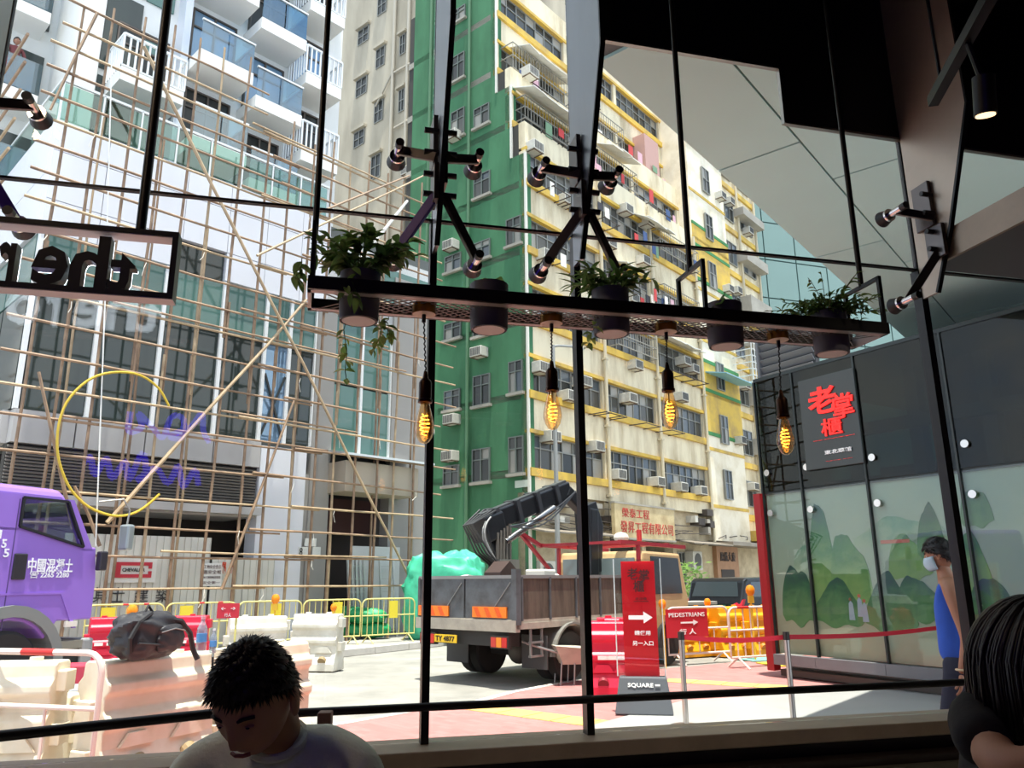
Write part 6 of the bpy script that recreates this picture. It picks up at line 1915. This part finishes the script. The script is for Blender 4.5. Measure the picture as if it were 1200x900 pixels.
# ================================================================ people
def skin_body(name, nodes, edges, m, parent=None, M=None, root=0, sub=2):
    """One continuous surface grown over a jointed skeleton: nodes = [(x,y,z, rx, ry)]."""
    me = bpy.data.meshes.new(name)
    me.from_pydata([n[:3] for n in nodes], edges, [])
    o = bpy.data.objects.new(name, me)
    C.objects.link(o)
    sk = o.modifiers.new('skin', 'SKIN')
    sk.use_smooth_shade = True
    for i, n in enumerate(nodes):
        v = me.skin_vertices[0].data[i]
        v.radius = (n[3], n[4] if len(n) > 4 else n[3])
        v.use_root = (i == root)
    ss_ = o.modifiers.new('sub', 'SUBSURF')
    ss_.levels = ss_.render_levels = sub
    dg = bpy.context.evaluated_depsgraph_get()
    out = bpy.data.meshes.new_from_object(o.evaluated_get(dg))
    bpy.data.objects.remove(o)
    out.materials.clear()
    out.materials.append(m)
    for p in out.polygons: p.use_smooth = True
    return put(name, out, parent, M)
def head_mesh(name, m, parent, M, w=.075, d=.095, h=.115, lids=False):
    """A head with brow, nose, lips, chin and ears; the face looks along -y, centre at eye height."""
    bm = bmesh.new()
    bmesh.ops.create_uvsphere(bm, u_segments=40, v_segments=28, radius=1)
    for v in bm.verts:
        x, y, z = v.co
        X, Yy, Z = x * w, y * d, z * h
        if z < 0:                                   # jaw narrows to the chin
            X *= 1 - .34 * (-z) ** 1.4
            if y > 0: Yy *= 1 - .38 * (-z)
            else: Yy *= 1 - .10 * (-z)
        fr = max(0, -y)
        ax_ = abs(X) / w
        Yy -= fr * .022 * math.exp(-(X / .012) ** 2) * math.exp(-((Z + .028) / .022) ** 2)       # nose
        Yy -= fr * .010 * math.exp(-(X / .009) ** 2) * math.exp(-((Z + .005) / .02) ** 2)
        Yy += fr * .010 * (math.exp(-((abs(X) - .031) / .014) ** 2)) * math.exp(-((Z - .004) / .014) ** 2)   # eye sockets
        Yy -= fr * .005 * math.exp(-((Z - .026) / .012) ** 2) * (1 if abs(X) < .05 else 0)       # brow
        Yy -= fr * .006 * math.exp(-(X / .022) ** 2) * math.exp(-((Z + .062) / .008) ** 2)       # lips
        Yy -= fr * .008 * math.exp(-(X / .022) ** 2) * math.exp(-((Z + .098) / .014) ** 2)       # chin
        v.co = (X, Yy, Z)
    for s in (-1, 1):
        r = bmesh.ops.create_uvsphere(bm, u_segments=12, v_segments=10, radius=1)
        for v in r['verts']:
            x, y, z = v.co
            v.co = (s * (w * .98 + .010 + x * .008), .008 + y * .018 + .006 * z, -.012 + z * .031)
    me = bpy.data.meshes.new(name)
    bm.to_mesh(me); bm.free()
    me.materials.append(m)
    for p in me.polygons: p.use_smooth = True
    h_ = put(name, me, parent, M)
    eye_w = pm('eye_white', (226, 220, 214), .3); eye_d = pm('eye_dark', (30, 22, 18), .2); lipm_ = pm('lip', (150, 92, 82), .5); browm = pm('brow_hair', (24, 20, 18), .8)
    for s in (-1, 1):
        MB().ball((s * .030, -d * .86, .004), (.011 if not lids else .009), 12, 8, (1.2, .7, .6 if not lids else .22)).build('eye', eye_w if not lids else m, h_, smooth=True)
        MB().ball((s * .030, -d * .93, .004), .005, 8, 6, (1, .5, 1 if not lids else .3)).build('iris', eye_d, h_, smooth=True)
        MB().tube([(s * .016, -d * .99, .024), (s * .030, -d * .98, .030), (s * .046, -d * .84, .025)], .0035, 6).build('eyebrow', browm, h_)
    MB().tube([(-.020, -d * .90, -.062), (-.008, -d * .985, -.060), (.008, -d * .985, -.060), (.020, -d * .90, -.062)], .0042, 6).build('mouth', lipm_, h_)
    return h_
def hair_cap(parent, M, m, w, d, h, front=.35, back=-.55, side=-.25, seed=1, thick=.012, spikes=420, slen=.022, name='hair', spikem=None):
    """Short hair: a shell over the skull with many fine tufts."""
    rr = random.Random(seed)
    mb = MB()
    nu, nv = 40, 22
    def lim(az):     # lowest z (unit) that hair reaches at this azimuth; face is at az = -pi/2
        f = max(0.0, math.cos(az + PI / 2))
        b = max(0.0, -math.cos(az + PI / 2))
        return front * f ** .8 + back * b ** .7 + side * (1 - abs(math.cos(az + PI / 2))) ** 1.0
    def P_(az, q, e=0.0):
        zl = lim(az)
        ph = q * math.acos(max(-.95, min(.95, zl)))
        z = math.cos(ph); r = math.sin(ph)
        x, y = r * math.cos(az), r * math.sin(az)
        X, Y_, Z = x * (w + thick + e), y * (d + thick + e), z * (h + thick + e)
        if z < 0:
            X *= 1 - .30 * (-z) ** 1.4
            if y > 0: Y_ *= 1 - .34 * (-z)
        return Vector((X, Y_, Z))
    vs, fs = [], []
    for j in range(nv + 1):
        for i in range(nu):
            az = 2 * PI * i / nu
            e = .004 * math.sin(az * 5 + j) + .003 * math.sin(az * 11 - j * 1.7)
            if j == nv: e = -thick
            vs.append(P_(az, j / nv, e))
    for j in range(nv):
        for i in range(nu):
            fs.append((j*nu + i, (j+1)*nu + i, (j+1)*nu + (i+1) % nu, j*nu + (i+1) % nu))
    mb.add(vs, fs)
    for k in range(spikes):
        az = rr.uniform(0, 2 * PI); q = rr.random() ** .6
        p = P_(az, q)
        nrm = Vector((p.x / w ** 2, p.y / d ** 2, p.z / h ** 2)).normalized()
        tg = Vector((p.x, p.y - .35 * d, -.4 * h)); tg = (tg - nrm * tg.dot(nrm)).normalized()
        dirv = (nrm * .30 + tg * .9 + Vector((rr.uniform(-.25, .25), rr.uniform(-.25, .25), rr.uniform(-.2, .25)))).normalized()
        L = slen * rr.uniform(.5, 1.3)
        sd_ = nrm.cross(Vector((rr.random(), rr.random(), rr.random() + .1))).normalized() * .004
        tip = p + dirv * L
        b2 = nrm.cross(sd_).normalized() * .004
        p = p - nrm * .004
        mb.add([p - sd_, p + sd_, p + b2, tip], [(0, 1, 3), (1, 2, 3), (2, 0, 3), (0, 2, 1)])
    o = mb.build(name, m, parent, M, smooth=False)
    for p in o.data.polygons: p.use_smooth = True
    return o
skin_d = pm('skin_beige', (176, 132, 108), .55, var=.06, scale=20)  # base skin tone of the two seated people
skin_t = pm('skin_tanned', (172, 122, 94), .5, var=.06, scale=20)
hair_k = pm('hair_black', (20, 18, 18), .5)
HAND_CHAIN = None
def hand(name, wrist, fdir, palm_n, m, parent, L=.18, curl=.5, side=1):
    """Palm with five separate, bent fingers of unequal length; the thumb leaves the side of the palm."""
    f = Vector(fdir).normalized(); n_ = Vector(palm_n); n_ = (n_ - f * n_.dot(f)).normalized(); s = f.cross(n_).normalized() * side
    w = Vector(wrist)
    nodes, edges = [], []
    def nd(p, r, r2=None):
        nodes.append((p.x, p.y, p.z, r, r2 or r)); return len(nodes) - 1
    a = nd(w, .026, .022); b = nd(w + f * L * .25, .036, .018); c = nd(w + f * L * .46, .040, .015)
    edges += [(a, b), (b, c)]
    palm = skin_body(name, nodes, edges, m, parent)
    for k, (o, ln) in enumerate(((-.030, .40), (-.010, .46), (.010, .43), (.029, .34))):
        p = w + f * L * .44 + s * o
        ns, es = [], []
        ang = 0.0
        pts = [p]
        for j, q in enumerate((.42, .32, .26)):
            ang += curl * (.55 + .25 * j)
            dv = f * math.cos(ang) + n_ * math.sin(ang)
            pts.append(pts[-1] + dv * (L * ln * q))
        for j, q in enumerate(pts): ns.append((q.x, q.y, q.z, .0095 - .0010 * j, .0090 - .0010 * j))
        skin_body('finger', ns, [(0, 1), (1, 2), (2, 3)], m, palm, sub=1)
    p = w + f * L * .18 - s * .026
    t1 = p - s * .024 + f * .030 + n_ * .010; t2 = t1 + f * .026 + n_ * .012 - s * .004; t3 = t2 + f * .018 + n_ * .010
    skin_body('thumb', [(*p, .013, .012), (*t1, .0115, .0105), (*t2, .0105, .0095), (*t3, .008, .008)], [(0, 1), (1, 2), (2, 3)], m, palm, sub=1)
    return palm

# ---- seated man at the table, head bowed
MX = at(298, 818, 1.62)                       # head centre
man = thing('person', 'seated man with short dark hair in a pale T-shirt, head bowed', 'person', T(MX))
tilt = RZ(math.radians(-10)) @ RX(math.radians(33)) @ RZ(0)
Hm = T(0, 0, 0) @ tilt
hd_ = head_mesh('head', skin_d, man, Hm, .076, .096, .118, lids=True)
hair_cap(man, Hm, hair_k, .076, .096, .118, front=.50, back=-.50, side=.16, seed=4, spikes=2400, slen=.020, thick=.010)
tee = pm('tee_pale', (222, 234, 222), .85, var=.10, scale=9, bump=.6)
# torso, shoulders and arms as one shirt surface
def rel(x, y, z): return (x, y, z)
zs0 = -.20
shirt_nodes = [
    (0, .13, -.62, .17, .12), (0, .12, -.44, .165, .115), (0, .105, -.28, .150, .100), (0, .085, -.185, .075, .070),
    (-.12, .09, -.225, .075, .070), (-.19, .085, -.26, .068, .066), (-.225, .03, -.40, .062, .060), (-.225, -.03, -.48, .060, .058),
    (.12, .09, -.225, .075, .070), (.19, .085, -.26, .068, .066), (.225, .03, -.40, .062, .060), (.225, -.03, -.48, .060, .058)]
shirt_nodes = [(n[0] * .94 + .02, n[1] + .05, n[2] + .105, n[3], n[4]) for n in shirt_nodes]
sh = skin_body('t_shirt', shirt_nodes, [(0, 1), (1, 2), (2, 3), (2, 4), (4, 5), (5, 6), (6, 7), (2, 8), (8, 9), (9, 10), (10, 11)], tee, man)
MB().tube([(.025 + .060 * math.cos(a), .100 + .058 * math.sin(a), -.098 + .028 * math.sin(a)) for a in [i * 2 * PI / 20 for i in range(20)]], .009, 6, closed=True).build('collar', tee, man, smooth=True)
body_nodes = [(.03, .125, -.12, .056, .056), (.02, .09, -.06, .055, .057), (0, .045, -.02, .05, .05)]
skin_body('neck', body_nodes, [(0, 1), (1, 2)], skin_d, man)
for s in (-1, 1):
    nd_ = [(s * .225 + .03, .02, -.39, .046, .046), (s * .225, -.08, -.56, .043, .043), (s * .16, -.24, -.55, .037, .035), (s * .07, -.36, -.50, .027, .025)]
    skin_body('forearm', nd_, [(0, 1), (1, 2), (2, 3)], skin_d, man)
    hand('hand', (s * .07, -.36, -.50), (-s * .6, -.7, .25), (0, .3, 1), skin_d, man, L=.17, curl=.75, side=-s)
    nl = [(s * .09, .10, -.70, .095, .09), (s * .12, -.18, -.68, .085, .08), (s * .13, -.40, -.67, .065, .065), (s * .13, -.42, -.92, .055, .055), (s * .13, -.40, MX.z * 0 - 1.0, .045, .045)]
    skin_body('trouser_leg', nl, [(0, 1), (1, 2), (2, 3), (3, 4)], pm('trousers_dark', (40, 42, 50), .8), man)
    MB().ball((s * .13, -.46, -1.035), .05, 12, 8, (.9, 2.2, .8)).build('shoe', pm('shoe_dark', (30, 28, 28), .6), man, smooth=True)
MB().box(-.035, .035, -.47, -.46, -.50, -.36).build('phone', black, man)
bpy.data.objects.remove(bpy.data.objects['phone'])
ph = thing('mobile_phone', 'dark phone held low by the seated man', 'phone', T(MX + Vector((0, -.47, -.44))))
MB().box(-.037, .037, -.005, .005, -.075, .075).build('case', black, ph, RX(.9), bevel=.004)

# chair behind him, its post hooked in front of the rail
cpos = at(381, 842, 2.32)
ch_m = pm('chair_wood', (112, 78, 60), .5, var=.2, scale=10, stretch=(6, 6, 1))
chd = thing('wooden_chair', 'brown wooden chair with a tall back post behind the seated man', 'chair', T(cpos.x, cpos.y, .25) @ RZ(1.66))
hz = cpos.z - .25 + .02
MB().box(-.026, .026, -.02, .02, 0, hz).build('back_post', ch_m, chd, bevel=.004); MB().box(-.476, -.424, -.02, .02, 0, hz).build('back_post', ch_m, chd, bevel=.004)
MB().box(-.42, -.03, -.015, .015, hz - .24, hz - .16).build('back_slat', ch_m, chd); MB().box(-.42, -.03, -.015, .015, hz - .42, hz - .36).build('back_slat', ch_m, chd)
MB().box(-.48, .03, -.46, .02, .40, .45).build('seat', ch_m, chd, bevel=.006)
for x in (-.45, 0): MB().box(x - .022, x + .022, -.45, -.40, 0, .40).build('leg', ch_m, chd)

# ---- woman at the right, seen from behind her shoulder
WXp = at(1212, 784, 1.50)
wm = thing('person', 'dark-haired woman in a black T-shirt seated at the right edge, arm bent', 'person', T(WXp))
tee_k = pm('tee_black', (30, 31, 35), .9, var=.1, scale=14, bump=.2)
Hw = RZ(math.radians(62)) @ RX(math.radians(14))
head_mesh('head', skin_d, wm, Hw, .072, .092, .112)
hair_w = pm('hair_black_long', (18, 15, 14), .45)
hair_cap(wm, Hw, hair_w, .074, .096, .116, front=.40, back=-.85, side=-.5, seed=8, spikes=0, thick=.008)
# long hair combed from the crown, falling to the shoulder
rr = random.Random(77)
lk = MB()
Rw = Hw.to_3x3()
for k in range(420):
    az = rr.uniform(-.75, PI + .75)               # all but the face
    end = rr.uniform(1.45, 1.75)
    pts = []
    e = rr.uniform(.0, .012)
    for i_ in range(7):
        ph_ = .12 + (end - .12) * i_ / 6
        pts.append(Rw @ Vector((math.sin(ph_) * math.cos(az) * (.084 + e), math.sin(ph_) * math.sin(az) * (.105 + e), math.cos(ph_) * (.126 + e))))
    last = pts[-1]
    pts.append(Vector((last.x * 1.03, last.y * 1.03, last.z - .05)))
    pts.append(Vector((last.x * 1.0, last.y * 1.0, -.10 - rr.random() * .03)))
    lk.tube(pts, .0050, 5, taper=lambda t: 1.0 - .65 * t)
tag(lk.build('long_hair', hair_w, wm), kind='stuff')
for p_ in bpy.data.objects[[o.name for o in wm.children if o.name.startswith('long_hair')][0]].data.polygons: p_.use_smooth = True
wn_nodes = [(.03, .07, -.48, .18, .14), (.02, .07, -.31, .18, .135), (.015, .07, -.165, .145, .11), (.03, .03, -.08, .055, .055),
            (-.06, .06, -.080, .058, .058), (-.105, .05, -.095, .056, .056), (-.130, -.01, -.118, .054, .054), (-.140, -.055, -.130, .055, .055),
            (.16, .02, -.08, .058, .058), (.22, -.02, -.12, .056, .056), (.25, -.09, -.20, .054, .054)]
skin_body('t_shirt', wn_nodes, [(0, 1), (1, 2), (2, 3), (2, 4), (4, 5), (5, 6), (6, 7), (2, 8), (8, 9), (9, 10)], tee_k, wm)
skin_body('neck', [(.03, .03, -.11, .05, .05), (.015, .01, -.07, .049, .05), (0, 0, -.03, .046, .046)], [(0, 1), (1, 2)], skin_d, wm)
skin_body('forearm', [(-.136, -.04, -.125, .042, .042), (-.148, -.09, -.140, .041, .041), (-.145, -.14, -.150, .039, .039), (-.05, -.20, -.110, .036, .034), (.06, -.23, -.060, .026, .025)], [(0, 1), (1, 2), (2, 3), (3, 4)], skin_d, wm)
hand('hand', (.06, -.23, -.06), (.75, -.1, .5), (0, -1, .2), skin_d, wm, L=.165, curl=.5, side=1)
skin_body('far_forearm', [(.25, -.09, -.22, .045, .045), (.26, -.15, -.30, .042, .042), (.22, -.25, -.26, .036, .034), (.17, -.31, -.18, .026, .025)], [(0, 1), (1, 2), (2, 3)], skin_d, wm)
hand('hand', (.17, -.31, -.18), (-.5, -.5, .5), (-.4, .6, .2), skin_d, wm, L=.165, curl=.6, side=-1)
for s in (-1, 1):
    skin_body('trouser_leg', [(.06 + s * .09, .0, -.70, .095, .09), (.15 + s * .10, -.20, -.70, .085, .08), (.24 + s * .10, -.36, -.69, .065, .065), (.24 + s * .10, -.38, -.95, .055, .05), (.24 + s * .10, -.37, -1.10, .045, .045)], [(0, 1), (1, 2), (2, 3), (3, 4)], pm('trousers_dark', (40, 42, 50), .8), wm)
    MB().ball((.25 + s * .10, -.42, -1.13), .05, 12, 8, (.9, 2.0, .6)).build('shoe', pm('shoe_dark', (30, 28, 28), .6), wm, smooth=True)
# stools under both sitters
for nm, c, zt, lab in (('stool', Vector((MX.x, MX.y + .10, 0)), MX.z - .78, 'dark round stool under the seated man'), ('stool', Vector((WXp.x + .06, WXp.y, 0)), WXp.z - .79, 'dark round stool under the dark-haired woman')):
    t = thing(nm, lab, 'stool', T(c.x, c.y, .25), 'dark stools')
    MB().lathe([(0, zt - .30), (.18, zt - .30), (.19, zt - .28), (.19, zt - .26), (0, zt - .25)], 20).build('seat', pm('stool_dark', (46, 40, 36), .5), t, smooth=True)
    for k in range(4):
        a = PI / 4 + k * PI / 2
        MB().cyl((.12 * math.cos(a), .12 * math.sin(a), zt - .30), (.17 * math.cos(a), .17 * math.sin(a), 0), .016, n=8).build('leg', black_satin, t)

# ---- man walking past in a blue vest and mask, facing left
wp = at(1101, 650, 6.1)
wk = thing('person', 'man in a blue sleeveless top and face mask walking past the mural', 'person', T(wp.x, wp.y, 0) @ RZ(math.radians(-28)))
zh = wp.z + .0
k_ = zh / 1.60                                   # figure scale from eye height
def q_(x, y, z, r, r2=None): return (x * k_, y * k_, z * k_, r * k_, (r2 or r) * k_)
HwK = T(0, 0, zh) @ RZ(math.radians(-100)) @ RX(math.radians(12))
hw = head_mesh('head', skin_t, wk, HwK, .074 * k_, .095 * k_, .114 * k_)
hair_cap(wk, HwK, hair_k, .074 * k_, .095 * k_, .114 * k_, front=.45, back=-.55, side=-.05, seed=12, spikes=900, slen=.026, thick=.016)
# mask over nose and chin
mv, mf = [], []
for j in range(7):
    for i in range(13):
        az = -PI / 2 + (i / 12 - .5) * 2.5
        zz = -.004 - .095 * j / 6
        bul = math.sin(PI * j / 6) * math.cos((i / 12 - .5) * 2.5) * .020
        taper = 1 - .22 * (j / 6) ** 2
        mv.append((math.cos(az) * (.080 * taper) * k_, math.sin(az) * (.100 * (1 - .08 * j / 6) + bul + .008) * k_, zz * k_))
for j in range(6):
    for i in range(12):
        a = j * 13 + i; mf.append((a, a + 1, a + 14, a + 13))
mb = MB(); mb.add(mv, mf)
mk = mb.build('face_mask', pm('mask_blue', (186, 214, 226), .8), wk, HwK)
so_ = mk.modifiers.new('thickness', 'SOLIDIFY'); so_.thickness = .003
for p in mk.data.polygons: p.use_smooth = True
for s in (-1, 1):
    MB().tube([HwK @ Vector((s * .078 * k_, -.03 * k_, -.01 * k_)), HwK @ Vector((s * .084 * k_, .0, .0)), HwK @ Vector((s * .086 * k_, .02 * k_, -.01 * k_))], .0015, 4).build('mask_loop', pm('mask_blue', (186, 214, 226), .8), wk)
blue = pm('vest_blue', (44, 92, 196), .85, var=.1, scale=12)
trs = pm('trousers_navy', (36, 40, 58), .85)
skin_body('body', [q_(.02, 0, 1.42, .052), q_(.01, 0, 1.50, .050), q_(-.0, 0, 1.56, .045),
                   q_(.03, -.13, 1.40, .055), q_(.03, -.19, 1.36, .055), q_(.08, -.22, 1.10, .042), q_(.09, -.23, 1.03, .038), q_(.06, -.23, .90, .034), q_(.03, -.22, .80, .024),
                   q_(.03, .13, 1.40, .055), q_(.03, .19, 1.36, .055), q_(.06, .22, 1.10, .042), q_(.06, .22, 1.04, .038), q_(.04, .22, .92, .034), q_(.02, .21, .80, .024), q_(.03, 0, 1.36, .09, .07)],
          [(15, 0), (0, 1), (1, 2), (15, 3), (3, 4), (4, 5), (5, 6), (6, 7), (7, 8), (15, 9), (9, 10), (10, 11), (11, 12), (12, 13), (13, 14)], skin_t, wk, root=15)
skin_body('vest', [q_(.02, 0, .84, .115, .150), q_(.02, 0, .96, .12, .150), q_(.02, 0, 1.08, .112, .148), q_(.02, 0, 1.24, .12, .165), q_(.025, 0, 1.35, .10, .135), q_(.025, -.10, 1.42, .045, .04), q_(.025, .10, 1.42, .045, .04)], [(0, 1), (1, 2), (2, 3), (3, 4), (4, 5), (4, 6)], blue, wk)
hand('hand', tuple(Vector((.03, -.22, .80)) * k_), (-.1, 0, -1), (-1, .2, 0), skin_t, wk, L=.18, curl=.35, side=1)
hand('hand', tuple(Vector((.02, .21, .80)) * k_), (-.1, 0, -1), (-1, -.2, 0), skin_t, wk, L=.18, curl=.35, side=-1)
MB().tube([tuple(Vector((.035 + .032 * math.cos(a), -.222 + .03 * math.sin(a), .83)) * k_) for a in [i * 2 * PI / 12 for i in range(12)]], .008, 6, closed=True).build('wristband', pm('band_pale', (220, 200, 160), .6), wk)
for s, kx, fx, fz in ((-1, -.10, -.22, .06), (1, .12, .26, .10)):
    skin_body('trouser_leg', [q_(.02, s * .03, .90, .115, .11), q_(.02, s * .085, .82, .10, .09), q_(.02 + kx * .9, s * .09, .50, .075, .07), q_(fx * .8, s * .09, .16, .058, .055), q_(fx, s * .09, .09, .052, .05)], [(0, 1), (1, 2), (2, 3), (3, 4)], trs, wk)
    MB().ball((0, 0, 0), .055 * k_, 14, 8, (2.3, .85, .8)).build('shoe', pm('shoe_dark', (30, 28, 28), .6), wk, T((fx - .06) * k_, s * .09 * k_, fz * k_ * .75) @ RY(.0 if s < 0 else .35), smooth=True)

# ---- unseen purple neon squiggle, added on the back wall to reflect in the glass
neon = pm('purple_neon', (90, 60, 255), .5, emit=(60, 26, 255), es=4.5)
nz = thing('added_neon_light', 'purple neon tube light added unseen on the back wall to reflect in the glass', 'neon light', W.M)
def nv(px, py):
    u_, z_ = W.uv(px, py, -5.9)
    return Vector((u_, -5.94, z_))
for row in ([(152, 482), (150, 505), (165, 500), (162, 484), (178, 500), (190, 512), (200, 488), (214, 490), (212, 512), (198, 510), (222, 500), (236, 484), (238, 505), (246, 520)],
            [(86, 530), (90, 552), (104, 534), (110, 556), (124, 536), (130, 560), (146, 540), (150, 562), (166, 530), (170, 556), (160, 562), (182, 548), (196, 566), (208, 545), (214, 570), (228, 550), (232, 572)]):
    pts = [nv(*q) for q in row]
    fine = []
    for i in range(len(pts) - 1):
        p0, p1, p2, p3 = pts[max(0, i - 1)], pts[i], pts[i + 1], pts[min(len(pts) - 1, i + 2)]
        for k in range(5):
            t = k / 5
            fine.append(.5 * ((2 * p1) + (p2 - p0) * t + (2 * p0 - 5 * p1 + 4 * p2 - p3) * t * t + (3 * p1 - p0 - 3 * p2 + p3) * t ** 3))
    MB().tube(fine, .034, 6).build('neon_tube', neon, nz, smooth=True)
a_, b_ = nv(80, 590), nv(250, 470)
MB().box(a_.x - .1, b_.x + .1, -5.995, -5.97, a_.z, b_.z).build('backboard', black, nz)

# ---- someone standing on the upper left balcony
bpn = thing('person', 'person in a dusky red top standing on the upper left balcony', 'person', HT.M @ T(-10.72, 4.25, 14.34))
skin_body('body', [(0, 0, .95, .13, .11), (0, 0, 1.15, .12, .10), (0, 0, 1.30, .13, .10), (0, 0, 1.42, .05), (-.17, 0, 1.33, .055), (-.24, -.06, 1.08, .042), (-.16, -.22, .98, .034), (.17, 0, 1.33, .055), (.24, -.06, 1.08, .042), (.16, -.22, .98, .034)],
          [(0, 1), (1, 2), (2, 3), (2, 4), (4, 5), (5, 6), (2, 7), (7, 8), (8, 9)], pm('top_dusky_red', (120, 62, 62), .85), bpn)
for s_ in (-1, 1): skin_body('trouser_leg', [(s_ * .07, 0, .95, .09), (s_ * .09, -.01, .5, .065), (s_ * .09, 0, .07, .045)], [(0, 1), (1, 2)], trs, bpn)
HB_ = T(0, -.02, 1.55)
head_mesh('head', skin_t, bpn, HB_)
hair_cap(bpn, HB_, hair_k, .075, .095, .115, front=.45, back=-.5, side=-.1, seed=2, spikes=60, slen=.02)
